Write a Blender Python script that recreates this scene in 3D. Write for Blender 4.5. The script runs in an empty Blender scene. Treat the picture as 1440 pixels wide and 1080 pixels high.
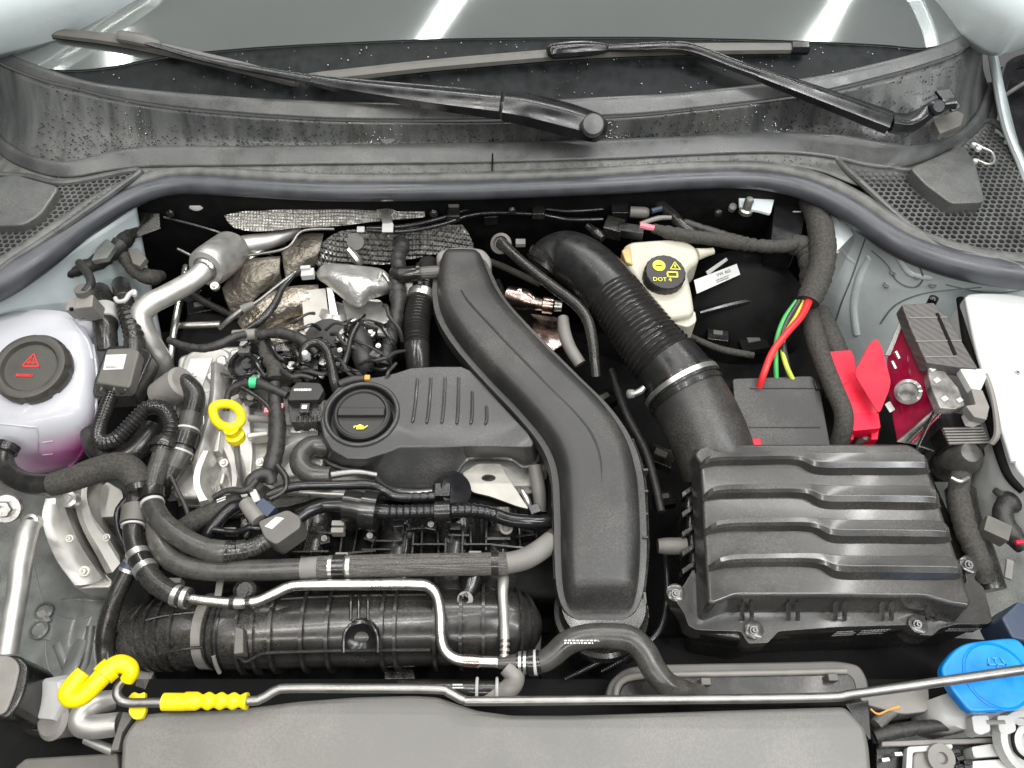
import bpy, bmesh, math, random
from mathutils import Vector as V, Matrix
random.seed(7)
sc = bpy.context.scene
col = sc.collection
# ---------------------------------------------------------------- camera
PITCH = math.radians(57.0)          # looking down into the bay
FPX = 1088.0                        # focal length in pixels of the 1440 px wide photograph
CAM = V((0, -math.cos(PITCH), math.sin(PITCH)))
cd = bpy.data.cameras.new('camera')
cd.sensor_width = 36.0
cd.lens = 36.0 * FPX / 1440.0
cd.clip_start = 0.02
cd.clip_end = 50
co = bpy.data.objects.new('camera', cd)
col.objects.link(co)
co.location = CAM
co.rotation_euler = (math.pi / 2 - PITCH, 0, 0)
sc.camera = co
# ---------------------------------------------------------------- workshop light and added strip lamps
w = bpy.data.worlds.new('World')
sc.world = w
w.use_nodes = True
w.node_tree.nodes['Background'].inputs[0].default_value = (0.93, 0.97, 1.0, 1)
w.node_tree.nodes['Background'].inputs[1].default_value = 0.09
def tube_lamp(x, y, z, lx, ly, power, colr=(1, 0.985, 0.95), aim=None, rz=0):
    l = bpy.data.lights.new('ceiling_or_fill_tube', 'AREA')
    l.shape = 'RECTANGLE'; l.size = lx; l.size_y = ly
    l.energy = power; l.color = colr
    o = bpy.data.objects.new('ceiling_or_fill_tube', l)
    o.location = (x, y, z); o.rotation_euler = (0, 0, math.radians(rz))
    if aim: o.rotation_euler = (V(aim) - V((x, y, z))).to_track_quat('-Z', 'Y').to_euler()
    col.objects.link(o)
for lx_, ly_, rz_ in ((-0.32, 0.35, -38), (1.50, 0.35, -24), (-1.87, 0.35, -5)):   # the tubes mirrored in the windscreen
    tube_lamp(lx_, ly_, 2.95, 0.065, 2.4, 15, rz=rz_)
tube_lamp(0.55, -0.85, 2.3, 0.09, 1.5, 9, aim=(0.2, 0.1, 0))
tube_lamp(1.55, -0.75, 2.3, 0.16, 2.6, 34, (0.95, 0.98, 1.0), aim=(0.3, 0.0, 0))
tube_lamp(-0.70, -0.75, 2.3, 0.09, 1.5, 15, (1, 0.97, 0.92), aim=(-0.1, 0.1, 0))
for yy_, pw_ in ((1.15, 12), (2.1, 40)):
    tube_lamp(0.25, yy_, 2.6, 3.4, 0.09, pw_, (1, 0.985, 0.96), aim=(0.1, 0, 0))  # strips added behind the bay to put sheen on upward faces
tube_lamp(0.0, -2.1, 1.9, 2.4, 0.1, 17, (1, 0.97, 0.93), aim=(0, 0, 0))  # low strip added in front as fill for forward faces
vs = sc.view_settings
vs.view_transform = 'Standard'; vs.look = 'None'; vs.gamma = 1.0
vs.exposure = 0.6
# ---------------------------------------------------------------- from a pixel of the photograph and a height to a place
FW = V((0, math.cos(PITCH), -math.sin(PITCH)))
UP = V((0, math.sin(PITCH), math.cos(PITCH)))
RT = V((1, 0, 0))
def ray(x, y):
    return FW + RT * ((x - 720) / FPX) + UP * ((540 - y) / FPX)
def P(x, y, z=0.0):
    d = ray(x, y)
    return CAM + d * ((z - CAM.z) / d.z)
def mpp(p):                                  # metres per photograph pixel at p
    return max(0.2, (V(p) - CAM).dot(FW)) / FPX
W0 = P(720, 146, 0.115)
WS = math.radians(31)
WN = V((0, -math.sin(WS), math.cos(WS)))
def PW(x, y, off=0.0):                       # on the windscreen plane
    d = ray(x, y)
    o = W0 + WN * off
    return CAM + d * ((o - CAM).dot(WN) / d.dot(WN))
# ---------------------------------------------------------------- materials
M = {}
def mat(name, c, rough=0.45, metal=0.0, grain=None, var=0.0, vscale=40.0, spec=0.5, coat=0.0, rvar=0.08, trans=0.0, wave=None, c2=None, vor=None, alpha=1.0, dust=0.0, stretch=None):
    m = bpy.data.materials.new(name); m.use_nodes = True
    nt = m.node_tree; N = nt.nodes; L = nt.links
    b = N['Principled BSDF']
    b.inputs['Base Color'].default_value = (*c, 1)
    b.inputs['Roughness'].default_value = rough
    b.inputs['Metallic'].default_value = metal
    b.inputs['Specular IOR Level'].default_value = spec
    b.inputs['Coat Weight'].default_value = coat
    b.inputs['Coat Roughness'].default_value = 0.08
    b.inputs['Transmission Weight'].default_value = trans
    b.inputs['Alpha'].default_value = alpha
    tc = N.new('ShaderNodeTexCoord')
    nz = N.new('ShaderNodeTexNoise'); nz.inputs['Scale'].default_value = vscale; nz.inputs['Detail'].default_value = 6
    if stretch:
        mp = N.new('ShaderNodeMapping'); mp.inputs['Scale'].default_value = stretch
        L.new(tc.outputs['Object'], mp.inputs['Vector']); L.new(mp.outputs['Vector'], nz.inputs['Vector'])
    else: L.new(tc.outputs['Object'], nz.inputs['Vector'])
    if var > 0 or c2:
        rp = N.new('ShaderNodeValToRGB')
        a = c2 if c2 else tuple(max(0, v * (1 - var)) for v in c)
        bb = c if c2 else tuple(min(1, v * (1 + var)) for v in c)
        rp.color_ramp.elements[0].position = 0.32; rp.color_ramp.elements[0].color = (*a, 1)
        rp.color_ramp.elements[1].position = 0.68; rp.color_ramp.elements[1].color = (*bb, 1)
        L.new(nz.outputs['Fac'], rp.inputs['Fac']); L.new(rp.outputs['Color'], b.inputs['Base Color'])
    if rvar:
        mr = N.new('ShaderNodeMapRange')
        mr.inputs['To Min'].default_value = max(0.02, rough - rvar); mr.inputs['To Max'].default_value = min(1, rough + rvar)
        mr.inputs['From Min'].default_value = 0.3; mr.inputs['From Max'].default_value = 0.7
        L.new(nz.outputs['Fac'], mr.inputs['Value']); L.new(mr.outputs['Result'], b.inputs['Roughness'])
    if dust:
        dn = N.new('ShaderNodeTexNoise'); dn.inputs['Scale'].default_value = 420; dn.inputs['Detail'].default_value = 4; dn.inputs['Roughness'].default_value = 0.7
        L.new(tc.outputs['Object'], dn.inputs['Vector'])
        dl = N.new('ShaderNodeTexNoise'); dl.inputs['Scale'].default_value = 11; dl.inputs['Detail'].default_value = 5
        L.new(tc.outputs['Object'], dl.inputs['Vector'])
        ml = N.new('ShaderNodeMath'); ml.operation = 'MULTIPLY'; L.new(dn.outputs['Fac'], ml.inputs[0]); L.new(dl.outputs['Fac'], ml.inputs[1])
        dr = N.new('ShaderNodeMapRange'); dr.inputs['From Min'].default_value = 0.24; dr.inputs['From Max'].default_value = 0.42; dr.inputs['To Max'].default_value = dust
        L.new(ml.outputs[0], dr.inputs['Value'])
        dm = N.new('ShaderNodeMix'); dm.data_type = 'RGBA'; dm.inputs['B'].default_value = (0.30, 0.28, 0.25, 1)
        src = b.inputs['Base Color'].links[0].from_socket if b.inputs['Base Color'].links else None
        if src: L.new(src, dm.inputs['A'])
        else: dm.inputs['A'].default_value = (*c, 1)
        L.new(dr.outputs[0], dm.inputs['Factor']); L.new(dm.outputs['Result'], b.inputs['Base Color'])
    prev = None
    def bump(out, strength, dist):
        nonlocal prev
        bp = N.new('ShaderNodeBump'); bp.inputs['Strength'].default_value = strength; bp.inputs['Distance'].default_value = dist
        L.new(out, bp.inputs['Height'])
        if prev: L.new(prev, bp.inputs['Normal'])
        prev = bp.outputs['Normal']
    if grain:
        g = N.new('ShaderNodeTexNoise'); g.inputs['Scale'].default_value = grain[0]; g.inputs['Detail'].default_value = 3
        L.new(tc.outputs['Object'], g.inputs['Vector']); bump(g.outputs['Fac'], grain[1] * (0.22 if grain[0] >= 400 else 1.0), grain[2] if len(grain) > 2 else 0.0006)
    if vor:
        g = N.new('ShaderNodeTexVoronoi'); g.inputs['Scale'].default_value = vor[0]
        L.new(tc.outputs['Object'], g.inputs['Vector']); bump(g.outputs['Distance'], vor[1], vor[2])
    if wave:
        for dr in ('X', 'Y', 'Z')[:wave[3] if len(wave) > 3 else 1]:
            g = N.new('ShaderNodeTexWave'); g.bands_direction = dr if len(wave) > 3 else 'DIAGONAL'
            g.inputs['Scale'].default_value = wave[0]; g.inputs['Distortion'].default_value = 1.0
            L.new(tc.outputs['Object'], g.inputs['Vector']); bump(g.outputs['Fac'], wave[1], wave[2])
    if prev: L.new(prev, b.inputs['Normal'])
    M[name] = m
    return m
mat('black_plastic', (0.012, 0.0118, 0.011), 0.24, coat=0.2, grain=(900, 0.35), var=0.3, dust=0.12)
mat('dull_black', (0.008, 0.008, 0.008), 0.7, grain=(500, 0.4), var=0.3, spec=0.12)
mat('gloss_black', (0.010, 0.010, 0.011), 0.22, var=0.2)
mat('cover_plastic', (0.034, 0.034, 0.0345), 0.40, coat=0.12, grain=(1100, 0.5, 0.0006), var=0.15, vscale=25, dust=0.16)
mat('duct_plastic', (0.024, 0.0238, 0.023), 0.42, coat=0.0, grain=(1100, 0.5, 0.0006), var=0.15, vscale=18, dust=0.16)
mat('airbox_plastic', (0.036, 0.035, 0.033), 0.24, coat=0.3, grain=(1100, 0.4, 0.0005), var=0.15, vscale=20, dust=0.18)
mat('cowl_plastic', (0.07, 0.073, 0.072), 0.33, grain=(1100, 0.5, 0.0006), var=0.2, vscale=30, rvar=0.12, dust=0.2)
mat('wet_cowl', (0.085, 0.089, 0.087), 0.34, grain=(1100, 0.5, 0.0006), c2=(0.038, 0.041, 0.041), vscale=9, stretch=(6.0, 1.0, 1.0), rvar=0.2, dust=0.22)
mat('lock_cover_plastic', (0.135, 0.131, 0.122), 0.4, grain=(1000, 0.6, 0.0006), var=0.1, vscale=14, dust=0.25)
mat('charge_plastic', (0.022, 0.0205, 0.019), 0.26, coat=0.15, grain=(900, 0.35), var=0.25, dust=0.2)
mat('corrugated', (0.022, 0.021, 0.02), 0.2, var=0.2)
mat('grey_plastic', (0.11, 0.105, 0.095), 0.48, grain=(900, 0.4), var=0.12)
mat('mid_grey_plastic', (0.2, 0.19, 0.175), 0.5, grain=(900, 0.4), var=0.12)
mat('rubber', (0.016, 0.0155, 0.014), 0.27, grain=(700, 0.25), var=0.3, vscale=60, dust=0.12)
mat('grey_rubber', (0.048, 0.046, 0.042), 0.3, grain=(700, 0.25), var=0.25, vscale=60, dust=0.16)
mat('seal_rubber', (0.055, 0.058, 0.066), 0.36, grain=(800, 0.4), var=0.2, vscale=30)
mat('seal_lip', (0.10, 0.10, 0.096), 0.42, grain=(800, 0.6), var=0.3, vscale=60)
mat('fleece_tape', (0.042, 0.039, 0.034), 0.8, grain=(1500, 1.0, 0.001), var=0.5, vscale=300)
mat('tape', (0.024, 0.023, 0.022), 0.5, grain=(300, 0.6, 0.001), var=0.4, vscale=150)
mat('braid', (0.22, 0.21, 0.195), 0.5, metal=0.2, wave=(330, 1.0, 0.0012, 3), var=0.4, vscale=500)
mat('cast_aluminium', (0.50, 0.49, 0.46), 0.42, metal=0.7, grain=(600, 0.5, 0.0006), var=0.15, vscale=30, rvar=0.12)
mat('machined_aluminium', (0.56, 0.55, 0.525), 0.32, metal=0.7, grain=(300, 0.15), var=0.1)
mat('tube_aluminium', (0.62, 0.61, 0.58), 0.30, metal=1.0, grain=(250, 0.15), var=0.1)
mat('pipe_aluminium', (0.50, 0.49, 0.465), 0.42, metal=0.75, grain=(500, 0.3), var=0.14)
mat('rod_steel', (0.26, 0.255, 0.245), 0.36, metal=0.85, grain=(300, 0.15), var=0.15)
mat('zinc', (0.58, 0.57, 0.54), 0.34, metal=0.9, grain=(400, 0.25), var=0.15)
mat('dull_zinc', (0.36, 0.35, 0.32), 0.5, metal=0.7, grain=(300, 0.3), var=0.2)
mat('bronze_metal', (0.42, 0.33, 0.29), 0.25, metal=1.0, grain=(200, 0.3), var=0.2)
mat('embossed_foil', (0.60, 0.58, 0.54), 0.34, metal=0.6, grain=(60, 0.9, 0.006), wave=(70, 0.7, 0.002, 2), vor=(160, 0.6, 0.002), var=0.3, vscale=160)
mat('neck_plastic', (0.36, 0.36, 0.35), 0.4, var=0.06)
mat('cap_plastic', (0.050, 0.047, 0.040), 0.42, grain=(900, 0.4), var=0.15, dust=0.15)
mat('dark_screw', (0.12, 0.115, 0.11), 0.35, metal=0.8, var=0.3)
mat('dimpled_foil', (0.62, 0.61, 0.58), 0.30, metal=0.6, grain=(60, 0.9, 0.006), wave=(55, 1.0, 0.005, 2), var=0.45, vscale=150)
mat('smooth_foil', (0.66, 0.65, 0.62), 0.34, metal=0.75, grain=(70, 0.7, 0.004), var=0.1)
mat('heat_shield', (0.27, 0.245, 0.205), 0.42, metal=0.6, grain=(90, 0.9, 0.005), c2=(0.13, 0.115, 0.095), vscale=18)
mat('hot_steel', (0.50, 0.46, 0.40), 0.36, metal=0.85, grain=(110, 1.0, 0.004), c2=(0.24, 0.20, 0.15), vscale=22)
mat('body_paint', (0.66, 0.735, 0.745), 0.3, coat=0.4, grain=(60, 0.05, 0.002), var=0.05, vscale=12)
mat('dusty_paint', (0.115, 0.122, 0.115), 0.42, coat=0.2, grain=(90, 0.2, 0.002), var=0.3, vscale=35, dust=0.5)
mat('body_seam', (0.16, 0.175, 0.175), 0.5)
mat('white_panel', (0.58, 0.59, 0.585), 0.38, grain=(80, 0.05), var=0.03)
mat('white_plastic', (0.45, 0.45, 0.44), 0.4, var=0.05)
mat('cream_plastic', (0.46, 0.44, 0.36), 0.38, var=0.06, vscale=20, grain=(120, 0.1))
mat('amber_fluid', (0.5, 0.34, 0.14), 0.35, var=0.2)
mat('yellow_plastic', (0.86, 0.68, 0.0), 0.36, grain=(500, 0.3), var=0.1, dust=0.1)
mat('red_plastic', (0.62, 0.001, 0.030), 0.5, grain=(700, 0.2), var=0.08)
mat('clear_red', (0.26, 0.006, 0.035), 0.18, coat=0.8, var=0.35, vscale=30, rvar=0.1)
mat('clear_grey', (0.33, 0.32, 0.30), 0.2, coat=0.7, c2=(0.06, 0.055, 0.05), vscale=45, rvar=0.1)
mat('blue_plastic', (0.0, 0.22, 0.66), 0.34, grain=(700, 0.25), var=0.12, dust=0.08)
mat('paper_label', (0.60, 0.60, 0.58), 0.55, var=0.04)
mat('silver_label', (0.66, 0.66, 0.64), 0.4, metal=0.1, var=0.04)
mat('print_black', (0.03, 0.03, 0.03), 0.6)
mat('print_white', (0.78, 0.78, 0.76), 0.5)
mat('print_yellow', (0.85, 0.78, 0.05), 0.5)
mat('print_red', (0.65, 0.02, 0.02), 0.5)
mat('green_wire', (0.06, 0.38, 0.09), 0.38); mat('red_wire', (0.72, 0.03, 0.035), 0.38)
mat('black_wire', (0.03, 0.03, 0.03), 0.35); mat('yellow_wire', (0.55, 0.62, 0.08), 0.4)
mat('blue_connector', (0.035, 0.05, 0.085), 0.4); mat('pink_plastic', (0.65, 0.2, 0.24), 0.45); mat('green_clip', (0.05, 0.5, 0.22), 0.4)
mat('orange_plastic', (0.6, 0.28, 0.05), 0.45)
mat('tan_rubber', (0.17, 0.163, 0.15), 0.55, grain=(700, 0.3), var=0.12)
mat('glass', (0.235, 0.255, 0.248), 0.05, spec=1.0, metal=0.6, rvar=0.02, var=0.05, vscale=4)  # even grey base stands in for the pale ceiling reflection
mat('frit_and_reflection', (0.014, 0.016, 0.017), 0.4, spec=0.12, var=0.4, vscale=60, rvar=0.1)  # dark reflection at the screen foot painted into the black edge colour
mat('droplet', (0.16, 0.17, 0.175), 0.06, spec=1.0, trans=0.0, rvar=0)
mat('shop_floor', (0.12, 0.12, 0.12), 0.6, var=0.2, vscale=3)
mat('ignition_plastic', (0.022, 0.021, 0.020), 0.5, grain=(900, 0.4), var=0.2)
def tank_mat():
    m = mat('tank_plastic', (0.47, 0.475, 0.51), 0.34, coat=0.15, rvar=0.05)
    nt = m.node_tree; N = nt.nodes; L = nt.links; b = N['Principled BSDF']
    geo = N.new('ShaderNodeNewGeometry'); sp = N.new('ShaderNodeSeparateXYZ'); L.new(geo.outputs['Position'], sp.inputs[0])
    # the pink coolant seen through the milky wall, below the fill line
    mr = N.new('ShaderNodeMapRange'); mr.inputs['From Min'].default_value = -0.022; mr.inputs['From Max'].default_value = -0.075
    L.new(sp.outputs['Z'], mr.inputs['Value'])
    nz = N.new('ShaderNodeTexNoise'); nz.inputs['Scale'].default_value = 14; nz.inputs['Detail'].default_value = 2
    L.new(geo.outputs['Position'], nz.inputs['Vector'])
    mx = N.new('ShaderNodeMapRange'); mx.inputs['From Min'].default_value = -0.665; mx.inputs['From Max'].default_value = -0.575
    mx.inputs['To Min'].default_value = 0.2
    L.new(sp.outputs['X'], mx.inputs['Value'])
    mu = N.new('ShaderNodeMath'); mu.operation = 'MULTIPLY'; L.new(mr.outputs[0], mu.inputs[0]); L.new(mx.outputs[0], mu.inputs[1])
    rp = N.new('ShaderNodeValToRGB')
    rp.color_ramp.elements[0].color = (0.47, 0.475, 0.51, 1); rp.color_ramp.elements[1].color = (0.46, 0.03, 0.27, 1)
    e = rp.color_ramp.elements.new(0.45); e.color = (0.47, 0.27, 0.41, 1)
    L.new(mu.outputs[0], rp.inputs['Fac']); L.new(rp.outputs['Color'], b.inputs['Base Color'])
    b.inputs['Subsurface Weight'].default_value = 0.1; b.inputs['Subsurface Radius'].default_value = (0.02, 0.015, 0.02); b.inputs['Subsurface Scale'].default_value = 0.5
tank_mat()
# ---------------------------------------------------------------- mesh helpers
WL = {}
def tag(o, label=None, cat=None, group=None, kind=None):
    if label: o['label'] = label
    if cat: o['category'] = cat
    if group: o['group'] = group
    if kind: o['kind'] = kind
    return o
def empty(name, loc, label, cat, group=None):
    o = bpy.data.objects.new(name, None); o.empty_display_size = 0.02
    o.location = loc; col.objects.link(o); WL[o] = V(loc)
    return tag(o, label, cat, group)
def build(name, vf, m, parent=None, smooth=True, bevel=0.0, ang=38, segs=2, solid=0.0, label=None, cat=None, group=None, kind=None):
    vs_, fs = vf
    vs_ = [V(v) for v in vs_]
    if parent is not None: org = WL[parent]
    else:
        xs = [v.x for v in vs_]; ys = [v.y for v in vs_]
        org = V(((min(xs) + max(xs)) / 2, (min(ys) + max(ys)) / 2, min(v.z for v in vs_)))
    me = bpy.data.meshes.new(name)
    me.from_pydata([tuple(v - org) for v in vs_], [], fs)
    bm = bmesh.new(); bm.from_mesh(me)
    bmesh.ops.recalc_face_normals(bm, faces=bm.faces); bm.to_mesh(me); bm.free()
    me.materials.append(M[m] if isinstance(m, str) else m)
    if not smooth: me.polygons.foreach_set('use_smooth', [False] * len(me.polygons))
    if smooth:
        me.polygons.foreach_set('use_smooth', [True] * len(me.polygons))
        if not bevel: me.set_sharp_from_angle(angle=math.radians(ang))
    o = bpy.data.objects.new(name, me); col.objects.link(o)
    if parent is not None: o.parent = parent; WL[o] = WL[parent]
    else: o.location = org; WL[o] = org
    if solid:
        s = o.modifiers.new('Solid', 'SOLIDIFY'); s.thickness = solid; s.offset = -1
    if bevel:
        b = o.modifiers.new('Bevel', 'BEVEL'); b.width = bevel; b.segments = segs; b.limit_method = 'ANGLE'; b.angle_limit = math.radians(30)
        b.harden_normals = True; b.miter_outer = 'MITER_ARC' if False else 'MITER_SHARP'
    return tag(o, label, cat, group, kind)
def join(*parts):
    vs_, fs = [], []
    for v, f in parts:
        k = len(vs_); vs_ += list(v); fs += [tuple(i + k for i in q) for q in f]
    return vs_, fs
def cr(pts, n=8, closed=False):
    """Catmull-Rom through vectors of any length (tuples)."""
    pts = [tuple(p) for p in pts]
    m = len(pts)
    if m < 3 and not closed:
        return [tuple(a + (b - a) * k / n for a, b in zip(pts[0], pts[-1])) for k in range(n + 1)] if m == 2 else pts
    out = []
    rng = range(m) if closed else range(m - 1)
    for i in rng:
        g = (lambda k: pts[k % m]) if closed else (lambda k: pts[max(0, min(m - 1, k))])
        p0, p1, p2, p3 = g(i - 1), g(i), g(i + 1), g(i + 2)
        for k in range(n):
            t = k / n
            out.append(tuple(0.5 * (2 * b + (c - a) * t + (2 * a - 5 * b + 4 * c - d) * t * t + (3 * b - a - 3 * c + d) * t ** 3) for a, b, c, d in zip(p0, p1, p2, p3)))
    if not closed: out.append(pts[-1])
    return out
def path(pts, z=0.0, n=8, sm=True):
    """(x,y,r) or (x,y,z,r) in pixels -> dense list of (Vector, radius)."""
    q = []
    for p in pts:
        if len(p) == 3: x, y, r = p; zz = z
        else: x, y, zz, r = p
        v = P(x, y, zz); q.append((v.x, v.y, v.z, r * mpp(v)))
    d = cr(q, n) if sm else q
    return [(V(a[:3]), a[3]) for a in d]
def sweep(pth, seg=14, cap=True, flat=1.0, rot=0.0):
    vs_, fs = [], []
    m = len(pth)
    t0 = (pth[1][0] - pth[0][0]).normalized()
    ref = V((0, 0, 1)) if abs(t0.z) < 0.9 else V((0, 1, 0))
    nrm = (ref - t0 * ref.dot(t0)).normalized()
    for i, (p, r) in enumerate(pth):
        t = (pth[min(m - 1, i + 1)][0] - pth[max(0, i - 1)][0])
        t = t.normalized() if t.length > 1e-9 else t0
        nrm = nrm - t * nrm.dot(t); nrm.normalize(); b = t.cross(nrm)
        for k in range(seg):
            a = 2 * math.pi * k / seg + rot
            vs_.append(p + nrm * (math.cos(a) * r * flat) + b * (math.sin(a) * r))
    for i in range(m - 1):
        for k in range(seg):
            a, b = i * seg + k, i * seg + (k + 1) % seg
            fs.append((a, b, b + seg, a + seg))
    if cap:
        fs.append(tuple(range(seg - 1, -1, -1))); fs.append(tuple(range((m - 1) * seg, m * seg)))
    return vs_, fs
def arclen(pth):
    s = [0.0]
    for i in range(1, len(pth)): s.append(s[-1] + (pth[i][0] - pth[i - 1][0]).length)
    return s
def resample(pth, t0=0.0, t1=1.0, step=None, n=None):
    s = arclen(pth); T = s[-1]
    a, b = t0 * T, t1 * T
    if n is None: n = max(2, int((b - a) / step))
    out = []; j = 0
    for k in range(n + 1):
        x = a + (b - a) * k / n
        while j < len(s) - 2 and s[j + 1] < x: j += 1
        f = 0 if s[j + 1] == s[j] else (x - s[j]) / (s[j + 1] - s[j])
        out.append((pth[j][0].lerp(pth[j + 1][0], f), pth[j][1] + (pth[j + 1][1] - pth[j][1]) * f))
    return out
PATHS = {}
def hose(name, pts, m, z=0.0, parent=None, label=None, cat='hose', group=None, seg=14, n=8, sm=True, corr=None, flat=1.0, rough=0.0):
    pth = path(pts, z, n, sm)
    if corr:                                 # (pitch m, depth fraction, t0, t1)
        pitch, dep, t0, t1 = corr
        T = arclen(pth)[-1]
        d = resample(pth, 0, 1, step=pitch / 6)
        m_ = len(d) - 1
        pth2 = []
        for i, (p, r) in enumerate(d):
            t = i / m_
            if t0 <= t <= t1: r = r * (1 - dep * (0.5 - 0.5 * math.cos(2 * math.pi * (t - t0) * T / pitch)) ** 1.3)
            pth2.append((p, r))
        vf = sweep(pth2, seg, flat=flat)
    else:
        if rough:
            d = resample(pth, step=0.004)
            vf = sweep([(p, r * (1 + random.uniform(-rough, rough))) for p, r in d], seg, flat=flat)
        else: vf = sweep(pth, seg, flat=flat)
    o = build(name, vf, m, parent, label=label, cat=None if parent is not None else cat, group=group)
    PATHS[o] = pth
    return o
def band(o, t0, t1, k, m, name='clamp', lip=0.0, seg=24, parent=None, label=None):
    d = resample(PATHS[o], t0, t1, n=max(3, int((t1 - t0) * 200)))
    d = [(p, r * k) for p, r in d]
    if lip:
        d = [(d[0][0], d[0][1] * (1 - lip))] + d + [(d[-1][0], d[-1][1] * (1 - lip))]
    return build(name, sweep(d, seg), m, parent if parent is not None else o, ang=30, label=label)
def at(o, t):
    return resample(PATHS[o], t, min(1, t + 0.001), n=1)[0]
def rnd(poly, r, n=4):
    """round the corners of a list of Vectors by r metres"""
    if r <= 0: return poly
    out = []; m = len(poly)
    for i in range(m):
        a, b, c = poly[i - 1], poly[i], poly[(i + 1) % m]
        u, w_ = a - b, c - b
        k = min(r, u.length * 0.45, w_.length * 0.45)
        p, q = b + u.normalized() * k, b + w_.normalized() * k
        for j in range(n + 1):
            t = j / n
            out.append(p * (1 - t) ** 2 + b * (2 * t * (1 - t)) + q * t * t)
    return out
def px(poly, z=0.0):
    return [P(p[0], p[1], p[2] if len(p) > 2 else z) for p in poly]
def prism_vf(top, h, holes=(), d=V((0, 0, -1)), inset=0.0):
    """solid below a top outline (Vectors), with holes; flat ngon or triangulated top"""
    bm = bmesh.new()
    loops = [top] + list(holes)
    edges = []; cl = []
    for lp in loops:
        vv = [bm.verts.new(p) for p in lp]; cl.append(vv)
        for i in range(len(vv)): edges.append(bm.edges.new((vv[i - 1], vv[i])))
    if holes: bmesh.ops.triangle_fill(bm, edges=edges, use_beauty=True)
    else: bm.faces.new(cl[0])
    low = []
    ctr = sum(top, V((0, 0, 0))) / len(top)
    for j, (lp, vv) in enumerate(zip(loops, cl)):
        ww = [bm.verts.new(p + d * h + ((ctr - p) * inset if j == 0 else V((0, 0, 0)))) for p in lp]; low.append(ww)
        for i in range(len(vv)): bm.faces.new((vv[i - 1], vv[i], ww[i], ww[i - 1]))
    if not holes: bm.faces.new(list(reversed(low[0])))
    else:
        e2 = [e for e in bm.edges if e.verts[0] in set(sum(low, [])) and e.verts[1] in set(sum(low, [])) and len(e.link_faces) == 1]
        bmesh.ops.triangle_fill(bm, edges=e2, use_beauty=True)
    bm.verts.index_update()
    r = [v.co.copy() for v in bm.verts], [tuple(v.index for v in f.verts) for f in bm.faces]
    bm.free()
    return r
def prism(name, poly, z, h, m, parent=None, bevel=0.0015, r=0.0, holes=(), inset=0.0, segs=2, **kw):
    top = rnd(px(poly, z), r)
    return build(name, prism_vf(top, h, holes, inset=inset), m, parent, bevel=bevel, segs=segs, **kw)
def plate(name, pts, th, m, parent=None, bevel=0.0008, r=0.0, **kw):
    """a flat polygon of world points, thickened along its normal away from the camera"""
    pts = rnd([V(p) for p in pts], r)
    n = V((0, 0, 0)); c = sum(pts, V((0, 0, 0))) / len(pts)
    for i in range(len(pts)): n += (pts[i - 1] - c).cross(pts[i] - c)
    n.normalize()
    if n.dot(CAM - c) > 0: n = -n
    return build(name, prism_vf(pts, th, d=n), m, parent, bevel=bevel, **kw)
def lathe_vf(c, prof, axis=(0, 0, 1), seg=32, lobes=None):
    ax = V(axis).normalized()
    ref = V((1, 0, 0)) if abs(ax.x) < 0.9 else V((0, 1, 0))
    u = (ref - ax * ref.dot(ax)).normalized(); w_ = ax.cross(u)
    vs_, fs = [], []
    m = len(prof)
    for r, h in prof:
        for k in range(seg):
            a = 2 * math.pi * k / seg
            rr = r
            if lobes: rr = r * (1 + lobes[1] * (1 if math.cos(a * lobes[0]) > lobes[2] else 0)) if r > lobes[3] else r
            vs_.append(V(c) + ax * h + (u * math.cos(a) + w_ * math.sin(a)) * max(rr, 1e-5))
    for i in range(m - 1):
        for k in range(seg):
            a, b = i * seg + k, i * seg + (k + 1) % seg
            fs.append((a, b, b + seg, a + seg))
    fs.append(tuple(range(seg))); fs.append(tuple(range((m - 1) * seg, m * seg)))
    return vs_, fs
def lathe(name, c, prof, m, axis=(0, 0, 1), seg=32, parent=None, ang=35, lobes=None, **kw):
    return build(name, lathe_vf(c, prof, axis, seg, lobes), m, parent, ang=ang, **kw)
TOCAM = V((0, -0.45, 0.9))
def bolt(x, y, z, r, m, parent, name='bolt', axis=None, seg=6):
    p = P(x, y, z); k = r * mpp(p)
    ax = axis or (0, -0.25, 1)
    vf = join(lathe_vf(p, [(k * 1.25, -0.004), (k * 1.3, 0.0), (k * 1.2, k * 0.25)], ax, 20),
              lathe_vf(p, [(k * 0.8, 0), (k * 0.8, k * 0.75), (k * 0.66, k * 0.9), (k * 0.4, k * 0.9), (k * 0.36, k * 0.45)], ax, seg))
    return build(name, vf, m, parent, ang=30)
def grid_vf(rows, closed_u=False, caps=False):
    n = len(rows[0]); vs_ = [p for r in rows for p in r]; fs = []
    for i in range(len(rows) - 1):
        for k in range(n - (0 if closed_u else 1)):
            a, b = i * n + k, i * n + (k + 1) % n
            fs.append((a, b, b + n, a + n))
    if caps:
        fs.append(tuple(range(n - 1, -1, -1))); fs.append(tuple(range((len(rows) - 1) * n, len(rows) * n)))
    return vs_, fs
def sheet(name, rows, m, parent=None, n=6, n2=4, solid=0.003, pf=None, **kw):
    """a smooth skin through rows of (x,y,z) pixels"""
    R = []
    for r in rows:
        R.append(cr([tuple(pf(*p) if pf else P(*p)) for p in r], n))
    m_ = min(len(r) for r in R)
    cols = [cr([R[i][k] for i in range(len(R))], n2) for k in range(m_)]
    rows2 = [[V(cols[k][i]) for k in range(m_)] for i in range(len(cols[0]))]
    return build(name, grid_vf(rows2), m, parent, solid=solid, **kw)
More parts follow.
